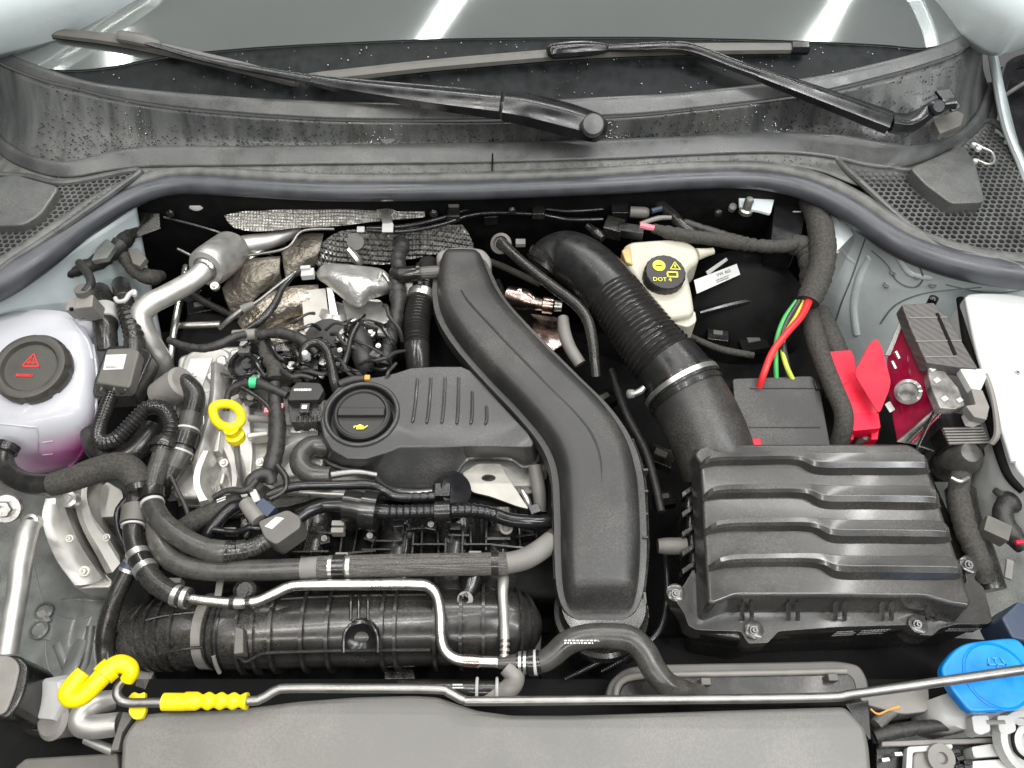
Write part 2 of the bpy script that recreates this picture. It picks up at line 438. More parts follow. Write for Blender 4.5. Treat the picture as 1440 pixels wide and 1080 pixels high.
def loft(name, Lp, Rp, prof, m, parent=None, n=40, z=0.0, endh=None, under=0.03, bevel=0, ang=50, **kw):
    """left/right edges in pixels at height z (or per point), profile [(u, h)] raised above, closed below"""
    def dense(pl):
        q = cr([tuple(P(p[0], p[1], p[2] if len(p) > 2 else z)) for p in pl], 10)
        return [p for p, _ in resample([(V(a), 0) for a in q], n=n)]
    A, B = dense(Lp), dense(Rp)
    rows = []
    for i in range(n + 1):
        e = endh(i / n) if endh else 1.0
        a, b = A[i], B[i]
        row = [a + (b - a) * u + V((0, 0, h * (e if h > 0 else 1))) for u, h in prof]
        row += [b + V((0, 0, -under)), a + V((0, 0, -under))]
        rows.append(row)
    return build(name, grid_vf(rows, True, True), m, parent, ang=ang, bevel=bevel, **kw)
def box_vf(c, sx, sy, sz, rot=None):
    R = rot or Matrix.Identity(3)
    vs_ = [V(c) + R @ V((a * sx / 2, b * sy / 2, d * sz / 2)) for a in (-1, 1) for b in (-1, 1) for d in (-1, 1)]
    return vs_, [(0, 1, 3, 2), (4, 6, 7, 5), (0, 4, 5, 1), (2, 3, 7, 6), (0, 2, 6, 4), (1, 5, 7, 3)]
from mathutils.bvhtree import BVHTree
_bvh = {}
def onto(o, x, y, off=0.0):
    """the place on object o that the photograph shows at a pixel"""
    if o not in _bvh: _bvh[o] = BVHTree.FromPolygons([v.co + WL[o] for v in o.data.vertices], [tuple(p.vertices) for p in o.data.polygons])
    d = ray(x, y).normalized()
    h = _bvh[o].ray_cast(CAM, d)
    if h[0] is None: return None
    n = h[1] if h[1].dot(d) < 0 else -h[1]
    return h[0] + n * off
def trace(name, o, pts, m, parent, off=0.0, n=6, seg=8, flat=1.0):
    q = []
    for a in cr([(x, y, r) for x, y, r in pts], n):
        p = onto(o, a[0], a[1], off)
        if p is not None: q.append((p, a[2] * mpp(p)))
    if len(q) > 2: return build(name, sweep(q, seg, flat=flat), m, parent)
def rotz(deg): return Matrix.Rotation(math.radians(deg), 3, 'Z')
def block(name, x, y, z, w_, d, h, m, parent=None, deg=0, tilt=0, bevel=0.001, **kw):
    """a block whose top centre is at pixel (x, y), height z; w, d in pixels, h in metres"""
    c = P(x, y, z); k = mpp(c)
    R = rotz(deg) @ Matrix.Rotation(math.radians(tilt), 3, 'X')
    return build(name, box_vf(c - R @ V((0, 0, h / 2)), w_ * k, d * k, h, R), m, parent, bevel=bevel, **kw)
def text_vf(s, c, h, u, v):
    cu = bpy.data.curves.new('t', 'FONT'); cu.body = s; cu.size = h; cu.align_x = 'CENTER'; cu.align_y = 'CENTER'; cu.resolution_u = 2
    o = bpy.data.objects.new('t', cu); col.objects.link(o)
    dg = bpy.context.evaluated_depsgraph_get(); me = o.evaluated_get(dg).to_mesh()
    vs_ = [V(c) + V(u) * q.co.x + V(v) * q.co.y for q in me.vertices]; fs = [tuple(p.vertices) for p in me.polygons]
    o.evaluated_get(dg).to_mesh_clear(); bpy.data.objects.remove(o); bpy.data.curves.remove(cu)
    return vs_, fs
def lines_vf(c, u, v, w_, h, rows, frac=0.5, seed=1):
    """tiny rows of unreadable print as little bars in the plane u, v"""
    rg = random.Random(seed); parts = []
    u, v = V(u), V(v)
    for i in range(rows):
        y = h * (0.5 - (i + 0.5) / rows); x = -w_ / 2; e = x + w_ * rg.uniform(0.65, 1.0)
        while x < e:
            d = rg.uniform(0.04, 0.16) * w_ * 0.5; d = min(d, e - x); b = h / rows * frac / 2
            q = [V(c) + u * (x + a * d) + v * (y + s) for a, s in ((0, -b), (1, -b), (1, b), (0, b))]
            parts.append((q, [(0, 1, 2, 3)])); x += d + 0.025 * w_
    return join(*parts)
# ================================================================ the setting
g = build('ground', ([(-3, -3, -0.75), (3, -3, -0.75), (3, 3, -0.75), (-3, 3, -0.75)], [(0, 1, 2, 3)]), 'shop_floor', kind='structure')
ut = build('undertray', box_vf((0, -0.05, -0.44), 1.7, 1.0, 0.01), 'dull_black', bevel=0.002, label='flat black plastic undertray below the engine', cat='undertray')
# firewall
fw = empty('firewall', (0, 0.36, -0.4), 'black insulated firewall panel under the cowl seal', 'firewall')
sheet('insulation_panel', [[(120, 262, 0.035), (300, 268, 0.035), (720, 268, 0.035), (1000, 258, 0.035), (1180, 268, 0.035)],
                           [(120, 330, -0.06), (300, 320, -0.05), (720, 315, -0.05), (1000, 315, -0.05), (1180, 330, -0.06)],
                           [(110, 470, -0.38), (300, 460, -0.38), (720, 450, -0.38), (1000, 455, -0.38), (1190, 470, -0.38)]], 'dull_black', fw, n=8, solid=0.006)
plate('access_plate', [P(180, 296, 0.0), P(224, 300, 0.0), P(226, 322, -0.02), P(190, 335, -0.02)], 0.003, 'black_plastic', fw)
s_ = lathe('round_clip', P(275, 282, 0.012), [(0.014, 0), (0.015, 0.003), (0.010, 0.006), (0.004, 0.006)], 'white_plastic', (0, -1, 0.6), 24, fw)
for k in range(4):
    a = k * math.pi / 2 + 0.4
    build('clip_tooth', box_vf(P(275, 282, 0.012) + V((math.cos(a) * 0.008, -0.004 + math.sin(a) * -0.002, 0.004 + math.sin(a) * 0.006)), 0.004, 0.002, 0.003), 'mid_grey_plastic', s_)
# inner wings in body colour
wl = empty('inner_wing', (-0.7, 0.1, -0.3), 'pale grey green painted inner wing behind the coolant tank', 'body panel')
wlp = sheet('wing_panel', [[(-60, 400, 0.03), (60, 372, 0.03), (130, 330, 0.03), (190, 290, 0.02)],
                     [(-60, 450, -0.01), (60, 405, -0.01), (140, 365, -0.02), (200, 345, -0.05)],
                     [(-60, 520, -0.08), (70, 470, -0.08), (160, 430, -0.10), (215, 420, -0.14)],
                     [(-60, 640, -0.22), (70, 600, -0.22), (180, 560, -0.22), (240, 540, -0.24)]], 'body_paint', wl, n=8)
lr = empty('chassis_rail', (-0.6, -0.25, -0.3), 'dusty grey chassis rail under the engine mount', 'body panel')
rlp = sheet('rail_top', [[(-80, 640, -0.16), (60, 640, -0.16), (160, 660, -0.17), (250, 700, -0.26)],
                   [(-80, 780, -0.16), (60, 790, -0.16), (150, 820, -0.165), (215, 830, -0.24)],
                   [(-80, 900, -0.16), (60, 900, -0.16), (140, 905, -0.17), (205, 900, -0.22)],
                   [(-80, 1040, -0.2), (60, 1040, -0.2), (140, 1040, -0.2), (240, 1010, -0.24)]], 'dusty_paint', lr, n=8)
hose('pressed_rib', [(62, 900, 12), (85, 850, 9), (120, 835, 8), (160, 835, 8)], 'dusty_paint', -0.162, lr, flat=0.5)
hose('pressed_rib', [(115, 900, 13), (90, 960, 10), (60, 1000, 8)], 'dusty_paint', -0.166, lr, flat=0.4)
for x, y in ((55, 886), (62, 860)): lathe('rail_grommet', P(x, y, -0.155), [(0.012, -0.004), (0.012, 0.002), (0.009, 0.004), (0.008, 0.001), (0.003, 0.001)], 'dusty_paint', (0, 0, 1), 20, lr)
prism('rail_patch', [(48, 862), (62, 855), (72, 872), (50, 882)], -0.153, 0.004, 'mid_grey_plastic', lr)
wr = empty('inner_wing', (0.65, 0.15, -0.3), 'pale blue grey painted strut tower panel beside the fuse box', 'body panel')
wrp = sheet('tower_panel', [[(1120, 262, 0.035), (1180, 292, 0.035), (1260, 352, 0.035), (1340, 382, 0.035), (1460, 396, 0.035)],
                      [(1140, 330, -0.03), (1190, 335, -0.02), (1260, 380, 0.0), (1340, 402, 0.005), (1460, 410, 0.005)],
                      [(1150, 420, -0.13), (1200, 420, -0.09), (1262, 440, -0.07), (1340, 440, -0.05), (1460, 440, -0.03)],
                      [(1160, 560, -0.30), (1220, 560, -0.25), (1280, 570, -0.22), (1360, 580, -0.20), (1460, 590, -0.2)]], 'body_paint', wr, n=8)
prism('wing_gusset', [(1164, 300), (1190, 302), (1200, 330), (1178, 352), (1164, 340)], 0.012, 0.004, 'body_paint', wr)
bolt(1176, 352, 0.0, 5, 'zinc', wr)
build('rail_top', box_vf((0.62, -0.24, -0.26), 0.3, 0.5, 0.01), 'dusty_paint', wr, bevel=0.003)
prism('rail_face', [(1358, 690), (1392, 690), (1400, 745), (1362, 750)], -0.10, 0.08, 'body_paint', wr)
for pts_ in ([(1170, 470, 1.2), (1182, 430, 1.2), (1198, 390, 1.2), (1212, 350, 1.2), (1218, 332, 1.2)], [(1226, 352, 1.3), (1248, 372, 1.3), (1262, 395, 1.3), (1285, 404, 1.3), (1298, 392, 1.3), (1292, 372, 1.3)], [(1238, 455, 1.2), (1258, 430, 1.2), (1290, 415, 1.2), (1330, 408, 1.2), (1380, 404, 1.2)], [(1330, 400, 1.2), (1390, 412, 1.2), (1436, 408, 1.2)]):
    trace('panel_seam', wrp, pts_, 'body_seam', wr, 0.0)
for pts_ in ([(1204, 470, 7), (1200, 430, 7), (1208, 390, 7), (1222, 362, 6)], [(1262, 362, 6), (1280, 385, 7), (1310, 392, 6)], [(1165, 330, 4), (1190, 360, 5), (1206, 372, 4)]):
    trace('pressed_bead', wrp, pts_, 'body_paint', wr, -0.0042, seg=12)
for pts_ in ([(-10, 424, 5), (50, 415, 5), (105, 408, 5), (140, 392, 5), (170, 372, 4)], [(150, 440, 5), (165, 410, 5), (180, 385, 4)]): trace('pressed_bead', wlp, pts_, 'body_paint', wl, -0.003, seg=12)
for pts_ in ([(0, 436, 1), (60, 428, 1), (110, 420, 1), (150, 400, 1)], [(120, 372, 1), (150, 380, 1), (180, 372, 1)]): trace('panel_seam', wlp, pts_, 'body_seam', wl, 0.0)
for pts_ in ([(20, 700, 1.3), (60, 850, 1.3), (66, 930, 1.3), (90, 990, 1.3)], [(75, 860, 1.3), (105, 870, 1.3), (150, 862, 1.3), (175, 880, 1.3)], [(100, 990, 1.3), (115, 930, 1.3), (150, 880, 1.3)], [(140, 900, 1.3), (165, 925, 1.3), (190, 920, 1.3)]): trace('panel_seam', rlp, pts_, 'body_seam', lr, 0.0)
for pts_ in ([(80, 905, 9), (95, 950, 9), (80, 985, 7)], [(128, 880, 8), (120, 930, 8), (100, 975, 7)], [(85, 845, 6), (120, 842, 6), (165, 850, 5)]): trace('pressed_bead', rlp, pts_, 'dusty_paint', lr, -0.005, seg=12)
for x, y in ((1256, 382), (1247, 400), (1290, 388), (1312, 400)):
    p = onto(wrp, x, y, 0.0)
    if p is not None: lathe('weld_spot', p, [(0.005, -0.002), (0.005, 0.0005), (0.003, 0.001), (0.001, 0.0)], 'body_seam', (-0.2, -0.3, 0.9), 12, wr)
# ================================================================ windscreen and cowl
EDGE = [(-40, 40), (0, 72), (60, 97), (110, 113), (160, 123), (240, 132), (330, 139), (400, 143), (480, 146), (600, 148), (720, 146), (820, 141), (900, 137), (960, 133), (1080, 120), (1160, 108), (1240, 90), (1300, 74), (1350, 55), (1385, 36), (1400, 10)]
FRIT_REFLECTION = [(-60, 130), (0, 118), (60, 106), (110, 100), (160, 95), (240, 80), (330, 71), (400, 66), (480, 62), (600, 57), (720, 55), (820, 54), (900, 54), (960, 55), (1080, 58), (1160, 61), (1240, 65), (1300, 69), (1350, 72), (1385, 76), (1400, 80)]
ws = empty('windscreen', W0, 'curved windscreen glass mirroring ceiling light tubes', 'windscreen')
lo = [PW(x, max(y, 40 if x > 1300 else y) + 3) for x, y in EDGE]
fr = [PW(x, min(f, e[1] - 0.5)) for (x, f), e in zip(FRIT_REFLECTION, EDGE)]
hi = [p + V((0, math.cos(WS), math.sin(WS))) * 0.75 for p in fr]
def densely(r): return [V(a) for a in cr([tuple(p) for p in r], 5)]
build('glass_pane', grid_vf([densely(fr), densely(hi)]), 'glass', ws, solid=0.005, smooth=False)
build('frit_reflection_band', grid_vf([[p - WN * 0.001 for p in densely(lo)], [p - WN * 0.001 for p in densely(fr)]]), 'frit_and_reflection', ws, solid=0.005, smooth=False)  # black edge plus dark reflection, painted as one matte strip
st = plate('sticker', [PW(1252, 43, 0.002), PW(1302, 29, 0.002), PW(1308, 35, 0.002), PW(1256, 51, 0.002)], 0.0006, 'paper_label', ws, r=0.003)
# raindrops on the screen: too many to count
rg = random.Random(3); parts = []
for i in range(420):
    x, y = rg.uniform(20, 1330), rg.uniform(2, 140)
    e = [a for a in EDGE if a[0] <= x][-1][1]
    if y > e - 6: continue
    p = PW(x, y, 0.0005); r = rg.uniform(0.0004, 0.0015)
    parts.append(lathe_vf(p, [(r, 0), (r * 0.8, r * 0.5), (r * 0.3, r * 0.75)], WN, 7))
for i in range(900):
    x = rg.uniform(40, 1380); f = rg.random()
    pass
build('raindrops', join(*parts), 'droplet', label='small clear raindrops scattered over the windscreen', cat='raindrops', kind='stuff')
# cowl: strips between pixel lines, each with its own height
cw = empty('cowl_panel', P(720, 230, 0.06), 'dark grey plastic cowl trough speckled with rain below the windscreen', 'cowl')
L1 = [(x, y) for x, y in EDGE]
L2 = [(-40, 66), (0, 90), (60, 113), (110, 125), (160, 138), (240, 152), (330, 161), (400, 166), (480, 170), (600, 171), (720, 170), (820, 167), (900, 163), (960, 157), (1080, 143), (1160, 130), (1240, 110), (1300, 93), (1350, 75), (1372, 56), (1385, 40)]
L3 = [(-40, 150), (0, 196), (40, 222), (96, 233), (150, 222), (200, 213), (330, 212), (400, 211), (480, 210), (600, 208), (720, 206), (820, 203), (900, 200), (960, 198), (1080, 193), (1160, 194), (1230, 205), (1280, 211), (1335, 198), (1372, 165), (1390, 120)]
L4 = [(-40, 170), (0, 214), (36, 236), (92, 250), (160, 240), (210, 236), (330, 234), (400, 233), (480, 232), (600, 231), (720, 229), (820, 226), (900, 223), (960, 220), (1080, 216), (1160, 222), (1225, 236), (1270, 236), (1330, 212), (1380, 178), (1398, 120)]
L5 = [(-60, 200), (-20, 240), (30, 262), (90, 268), (150, 258), (215, 246), (330, 246), (400, 248), (480, 248), (600, 246), (720, 243), (820, 239), (900, 236), (960, 233), (1080, 232), (1150, 240), (1215, 262), (1275, 258), (1335, 232), (1390, 196), (1410, 130)]
def row(L, z, sag=0.0): return [tuple(P(x, y, z)) for x, y in L]
def strip(name, rows, solid=0.003, mt='cowl_plastic', n2=5):
    R = [cr(r, 5) for r in rows]
    cols = [cr([R[i][k] for i in range(len(R))], n2) for k in range(len(R[0]))]
    return build(name, grid_vf([[V(cols[k][i]) for k in range(len(cols))] for i in range(len(cols[0]))]), mt, cw, solid=solid)
top = [tuple(PW(x, y, 0.004)) for x, y in L1]
top2 = [tuple(PW(x, y + 2, 0.006)) for x, y in L1]
l2 = [tuple(PW(x, y, 0.0)) for x, y in L2]
strip('screen_edge_trim', [top, top2, [(a[0], a[1], a[2] + 0.003) for a in l2]])
l3 = row(L3, 0.066)
mid = [tuple((V(a) + V(b)) / 2 + V((0, 0, -0.012))) for a, b in zip(l2, l3)]
strip('trough_face', [[(a[0], a[1], a[2] - 0.002) for a in l2], mid, l3], mt='wet_cowl')
strip('ledge', [[(a[0], a[1], a[2] + 0.004) for a in l3], [(a[0], a[1] - 0.005, a[2] + 0.006) for a in l3], row(L4, 0.060)])
strip('front_shelf', [[(a[0], a[1], a[2] + 0.001) for a in row(L4, 0.060)], row(L5, 0.055)], mt='seal_lip')
for x, y in ((65, 190), (545, 192)):
    p = P(x, y, 0.078); lathe('round_boss', p, [(0.0135, -0.006), (0.0135, 0.001), (0.0118, 0.002), (0.0112, 0.0005), (0.002, 0.0005)], 'cowl_plastic', (0, -0.75, 0.65), 28, cw)
hose('centre_seam', [(693, 172, 0.083, 1.2), (693, 205, 0.0715, 1.2), (692, 240, 0.062, 1.2)], 'dull_black', parent=cw, seg=6)
# raindrops and run marks on the cowl
parts = []
dg_rows = [l2, mid, l3]
for i in range(1700):
    k = rg.randrange(2, 18); f = rg.random(); v = rg.random() ** 0.7
    A_ = V(dg_rows[0][k]).lerp(V(dg_rows[0][k + 1]), f); B_ = V(dg_rows[1][k]).lerp(V(dg_rows[1][k + 1]), f); C_ = V(dg_rows[2][k]).lerp(V(dg_rows[2][k + 1]), f)
    p = A_.lerp(B_, v * 2) if v < 0.5 else B_.lerp(C_, v * 2 - 1)
    r = rg.uniform(0.0003, 0.0010)
    parts.append(lathe_vf(p + V((0, -0.002, 0.0045)), [(r, -0.003), (r, 0), (r * 0.6, r * 0.6)], (0, -0.6, 0.8), 6))
mat('cowl_drop', (0.035, 0.037, 0.038), 0.08, spec=1.0, rvar=0)
build('raindrops', join(*parts), 'cowl_drop', label='dark raindrops scattered over the cowl trough', cat='raindrops', kind='stuff')
parts = []
for i in range(900):
    k = rg.randrange(2, 18); f = rg.random(); v = rg.uniform(0.1, 0.9)
    a4, a5 = row(L4, 0.060), row(L5, 0.055)
    p = V(a4[k]).lerp(V(a4[k + 1]), f).lerp(V(a5[k]).lerp(V(a5[k + 1]), f), v)
    r = rg.uniform(0.0006, 0.0016)
    parts.append(lathe_vf(p + V((0, 0, 0.001)), [(r, -0.001), (r, 0), (r * 0.5, r * 0.6)], (0, 0, 1), 6))
    if len(parts) > 600: break
build('raindrops', join(*parts), 'droplet', label='bright raindrops along the front shelf of the cowl', cat='raindrops', kind='stuff')
# rubber seal
SEAL = [(-60, 424, 24), (0, 399, 22), (50, 368, 20), (95, 335, 17), (135, 306, 15), (175, 283, 14), (215, 267, 13), (260, 260, 13), (330, 263, 13), (400, 267, 13), (480, 270, 13), (600, 269, 13), (720, 266, 13), (860, 260, 13), (960, 254, 13), (1040, 252, 13), (1090, 256, 14), (1140, 269, 15), (1195, 297, 17), (1255, 338, 18), (1310, 362, 19), (1370, 378, 20), (1460, 390, 21)]
sl = hose('bonnet_seal', SEAL, 'seal_rubber', 0.045, seg=18, flat=1.0, label='long bluish grey rubber seal bordering the engine bay under the cowl', cat='seal')
lip = [(x + (-9 if x < 180 else (12 if x > 1130 else 0)), y - (17 if 180 <= x <= 1130 else 15), r * 0.7) for x, y, r in SEAL]
hose('seal_carrier', lip, 'seal_lip', 0.052, sl, seg=14)
# side grilles with real holes
def grille(name, poly, z, label, cell=0.0085, slope=0.0):
    root = empty(name, P(*poly[0], z), label, 'grille')
    pts = px(poly, z); poly2 = [(p.x, p.y) for p in pts]
    def inside(x, y):
        c = False; j = len(poly2) - 1
        for i in range(len(poly2)):
            xi, yi = poly2[i]; xj, yj = poly2[j]
            if (yi > y) != (yj > y) and x < (xj - xi) * (y - yi) / (yj - yi) + xi: c = not c
            j = i
        return c
    xs = [p[0] for p in poly2]; ys = [p[1] for p in poly2]
    vs_, fs = [], []
    dx, dy = cell * math.sqrt(3), cell * 1.5
    j = 0; y = min(ys)
    while y < max(ys):
        x = min(xs) + (dx / 2 if j % 2 else 0)
        while x < max(xs):
            if inside(x, y):
                b = len(vs_)
                for rr, zz in ((1.0, 0.0), (0.72, 0.0), (0.68, -0.004), (1.0, -0.004)):
                    for k in range(6):
                        a = math.pi / 6 + k * math.pi / 3
                        vs_.append(V((x + math.cos(a) * cell * rr, y + math.sin(a) * cell * rr, z + zz)))
                for k in range(6):
                    for q in range(3): fs.append((b + q * 6 + k, b + q * 6 + (k + 1) % 6, b + q * 6 + 6 + (k + 1) % 6, b + q * 6 + 6 + k))
            x += dx
        y += dy; j += 1
    build('mesh_panel', (vs_, fs), 'cowl_plastic', root, smooth=False)
    cx, cy = sum(xs) / len(xs), sum(ys) / len(ys)
    fl = sweep([(p, 0.005) for p in [V(a) for a in cr([tuple(p) for p in pts], 6, True)]] + [(pts[0], 0.005)], 8)
    build('mesh_frame', fl, 'cowl_plastic', root)
    build('well', prism_vf([p + V((0, 0, -0.03)) for p in pts], 0.01), 'dull_black', root)
    return root
gl = grille('side_grille', [(-30, 262), (30, 248), (92, 258), (194, 240), (168, 264), (126, 294), (80, 326), (25, 362), (-40, 395)], 0.062, 'black honeycomb mesh grille at the cowl end above the coolant tank', cell=0.0052)
prism('hatch_cover', [(-40, 255), (20, 244), (84, 262), (58, 300), (32, 316), (-40, 318)], 0.075, 0.02, 'cowl_plastic', gl, bevel=0.004, r=0.01)
gr = grille('side_grille', [(1172, 216), (1225, 226), (1275, 240), (1330, 222), (1392, 170), (1445, 240), (1460, 372), (1400, 362), (1330, 346), (1280, 318), (1225, 270)], 0.060, 'grey honeycomb mesh grille at the cowl end above the strut tower', cell=0.0056)
prism('hatch_cover', [(1280, 236), (1356, 203), (1374, 235), (1386, 284), (1338, 286), (1300, 258)], 0.080, 0.022, 'cowl_plastic', gr, bevel=0.004, r=0.008)
hs = hose('wire_hook', [(1372, 203, 2), (1382, 208, 2), (1395, 215, 2), (1398, 227, 2), (1388, 231, 2), (1374, 225, 2)], 'zinc', 0.075, gr, seg=8)
for x, y in ((1370, 203), (1376, 209), (1372, 226)): lathe('rivet', P(x, y, 0.074), [(0.004, -0.003), (0.004, 0.001), (0.001, 0.003)], 'white_plastic', (0, 0, 1), 12, gr)
# outer wing edge on the right and the dark gap behind it
we = sheet('front_wing', [[(1384, 50, 0.14), (1394, 110, 0.10), (1408, 180, 0.075), (1432, 240, 0.06), (1450, 300, 0.05)],
                     [(1396, 52, 0.145), (1408, 110, 0.105), (1422, 178, 0.08), (1446, 238, 0.065), (1466, 298, 0.055)],
                     [(1400, 60, 0.05), (1412, 118, 0.02), (1430, 190, 0.0), (1450, 250, 0.0), (1470, 310, 0.0)]], 'body_paint', None, label='pale blue grey wing edge beside the right cowl grille', cat='body panel')
hg = empty('bonnet_linkage', P(1440, 150, 0.0), 'dark metal bonnet hinge arm in the gap beside the wing edge', 'linkage')
prism('hinge_plate', [(1402, 95), (1470, 80), (1490, 260), (1440, 235), (1420, 170)], 0.02, 0.01, 'gloss_black', hg)
hose('hinge_arm', [(1408, 128, 6), (1420, 95, 8), (1445, 85, 10), (1480, 80, 10)], 'gloss_black', 0.06, hg)
hose('hinge_lever', [(1405, 140, 3), (1432, 122, 3), (1450, 112, 3)], 'zinc', 0.04, hg)
# raised bonnet: only its rear edge shows
HE = [(-160, 96), (-60, 76), (0, 60), (60, 45), (120, 28), (200, 6), (300, -25), (720, -60), (1150, -30), (1262, -6), (1300, 4), (1345, 28), (1372, 46), (1400, 58), (1440, 48), (1560, 30)]
he = [P(x, y, 0.17 if x < 700 else 0.17) for x, y in HE]
hu = V((0, -0.10, 0.995))
rows = [[V(a) for a in cr([tuple(p + hu * t + V((0, b, 0))) for p in he], 5)] for t, b in ((0, 0), (0.012, -0.012), (0.05, -0.02), (0.10, -0.02))]
hd = build('raised_bonnet', grid_vf(rows), 'body_paint', solid=0.02, label='pale grey painted rear edge of the raised bonnet', cat='bonnet')
# ================================================================ wipers
def wiper_arm(name, label, pts, hub, head, m='gloss_black'):
    o = empty(name, PW(hub[0], hub[1], 0.0), label, 'wiper', 'windscreen wipers')
    return o
def wpath(pts):
    q = [(*PW(x, y, off), r) for x, y, off, r in pts]
    return [(V(a[:3]), a[3] * mpp(V(a[:3]))) for a in cr(q, 8)]
def wblade(root, pts, gaps=()):
    p = wpath(pts)
    build('blade_spoiler', sweep([(a, r * 1.2) for a, r in p], 8, flat=0.8, rot=math.pi / 8), 'grey_plastic', root)
    lo_ = [(a + V((0, -0.004, -0.004)), r * 0.45) for a, r in p]
    build('wiper_rubber', sweep(lo_, 6), 'gloss_black', root)
wp = empty('windscreen_wiper', PW(833, 178, 0.0), 'black wiper whose arm pivots at the middle of the cowl', 'wiper', 'windscreen wipers')
wblade(wp, [(28, 39, 0.012, 3), (64, 45, 0.014, 6), (160, 56, 0.016, 8), (250, 74, 0.016, 8), (340, 95, 0.016, 8), (408, 113, 0.014, 7), (414, 116, 0.012, 5)])
build('adapter', sweep(wpath([(166, 52, 0.026, 8), (175, 52, 0.026, 10), (200, 57, 0.026, 10), (220, 62, 0.024, 7), (226, 64, 0.022, 4)]), 10, flat=0.8), 'grey_plastic', wp)
build('arm_rod', sweep(wpath([(205, 60, 0.03, 4), (300, 86, 0.032, 6), (410, 107, 0.034, 8), (500, 122, 0.034, 11)]), 8, flat=0.6, rot=math.pi / 8), 'gloss_black', wp)
build('arm', sweep(wpath([(440, 112, 0.034, 10), (495, 122, 0.036, 14), (600, 136, 0.038, 20), (704, 148, 0.04, 24)]), 8, flat=0.75, rot=math.pi / 8), 'gloss_black', wp)
hd_ = build('arm_head', sweep(wpath([(709, 149, 0.04, 25), (740, 154, 0.04, 27), (790, 166, 0.035, 28), (825, 176, 0.03, 26), (840, 180, 0.025, 23), (850, 183, 0.022, 14)]), 8, flat=0.75, rot=math.pi / 8), 'gloss_black', wp)
lathe('pivot_cap', PW(834, 175, 0.060), [(0.0155, -0.012), (0.0155, 0.0), (0.0135, 0.003), (0.003, 0.004)], 'cowl_plastic', (0, -0.62, 0.78), 28, wp)
wq = empty('windscreen_wiper', PW(1330, 150, 0.0), 'black wiper whose arm pivots at the cowl end near the wing edge', 'wiper', 'windscreen wipers')
wblade(wq, [(430, 112, 0.012, 5), (440, 110, 0.014, 7), (500, 104, 0.016, 8), (600, 93, 0.016, 8), (700, 84, 0.016, 8), (800, 76, 0.016, 8), (900, 71, 0.016, 8), (1000, 69, 0.016, 8), (1128, 68, 0.014, 7)])
build('blade_tip', sweep(wpath([(1112, 68, 0.016, 9), (1134, 68, 0.016, 9), (1137, 68, 0.016, 7)]), 8), 'gloss_black', wq)
build('adapter', sweep(wpath([(772, 74, 0.026, 8), (780, 72, 0.028, 12), (820, 69, 0.028, 12), (850, 68, 0.026, 8), (856, 68, 0.024, 4)]), 10, flat=0.8), 'gloss_black', wq)
build('arm_rod', sweep(wpath([(842, 68, 0.026, 5), (900, 67, 0.028, 8), (940, 66, 0.03, 9), (975, 70, 0.032, 10), (1030, 91, 0.034, 10), (1075, 107, 0.036, 11)]), 8, flat=0.75, rot=math.pi / 8), 'gloss_black', wq)
build('arm', sweep(wpath([(1066, 104, 0.036, 12), (1150, 135, 0.034, 16), (1248, 172, 0.030, 20)]), 8, flat=0.75, rot=math.pi / 8), 'gloss_black', wq)
build('arm_head', sweep(wpath([(1252, 172, 0.03, 17), (1275, 174, 0.03, 17), (1298, 162, 0.03, 13), (1318, 148, 0.034, 11), (1340, 144, 0.034, 12)]), 8, flat=0.7), 'gloss_black', wq)
prism('pivot_cap', [(1312, 168), (1346, 155), (1356, 160), (1352, 176), (1322, 188)], 0.115, 0.012, 'grey_plastic', wq, bevel=0.002, r=0.004)
plate('hub_cover', [PW(1316, 128, 0.045), PW(1336, 124, 0.045), PW(1352, 150, 0.035), PW(1340, 158, 0.035)], 0.006, 'gloss_black', wq, r=0.003)
lathe('pivot_nut', PW(1319, 150, 0.045), [(0.011, -0.008), (0.011, 0.0), (0.008, 0.003), (0.002, 0.003)], 'gloss_black', (0, -0.6, 0.8), 16, wq)
# ================================================================ left side: coolant tank and its hoses
tk = empty('coolant_tank', P(40, 560, -0.2), 'milky white coolant expansion tank with pink fluid in its lower half', 'tank')
def ring(pts, z, n=6): return [V(a) for a in cr([tuple(P(x, y, z)) for x, y in pts], n, True)]
rings = [ring([(-70, 520), (-20, 462), (40, 446), (95, 452), (112, 490), (112, 530), (70, 560), (0, 566)], 0.004),
         ring([(-84, 520), (-28, 454), (40, 436), (104, 443), (126, 482), (128, 530), (110, 572), (60, 592), (-10, 596)], -0.006),
         ring([(-88, 540), (-30, 470), (40, 450), (110, 460), (138, 500), (140, 548), (124, 596), (70, 616), (-10, 620)], -0.03),
         ring([(-88, 590), (-30, 520), (40, 500), (105, 510), (137, 545), (139, 590), (124, 632), (70, 652), (-10, 655)], -0.085),
         ring([(-80, 610), (-30, 550), (40, 530), (95, 540), (126, 570), (128, 612), (112, 648), (64, 665), (-10, 668)], -0.115),
         ring([(-60, 625), (-20, 575), (40, 560), (88, 566), (110, 592), (110, 625), (95, 650), (50, 662), (-10, 664)], -0.135)]
m_ = min(len(r) for r in rings)
def closed_rings(rs, k=64):
    out = []
    for r in rs:
        q = resample([(p, 0) for p in r + [r[0]]], n=k)
        out.append([p for p, _ in q[:-1]])
    return out
tkb = build('tank_body', grid_vf(closed_rings(rings), True, True), 'tank_plastic', tk, ang=60)
hose('moulded_seam', [(-20, 612, -0.06, 3), (60, 606, -0.06, 3), (112, 588, -0.06, 3), (134, 552, -0.06, 3), (132, 510, -0.05, 3)], 'tank_plastic', parent=tk, seg=8)
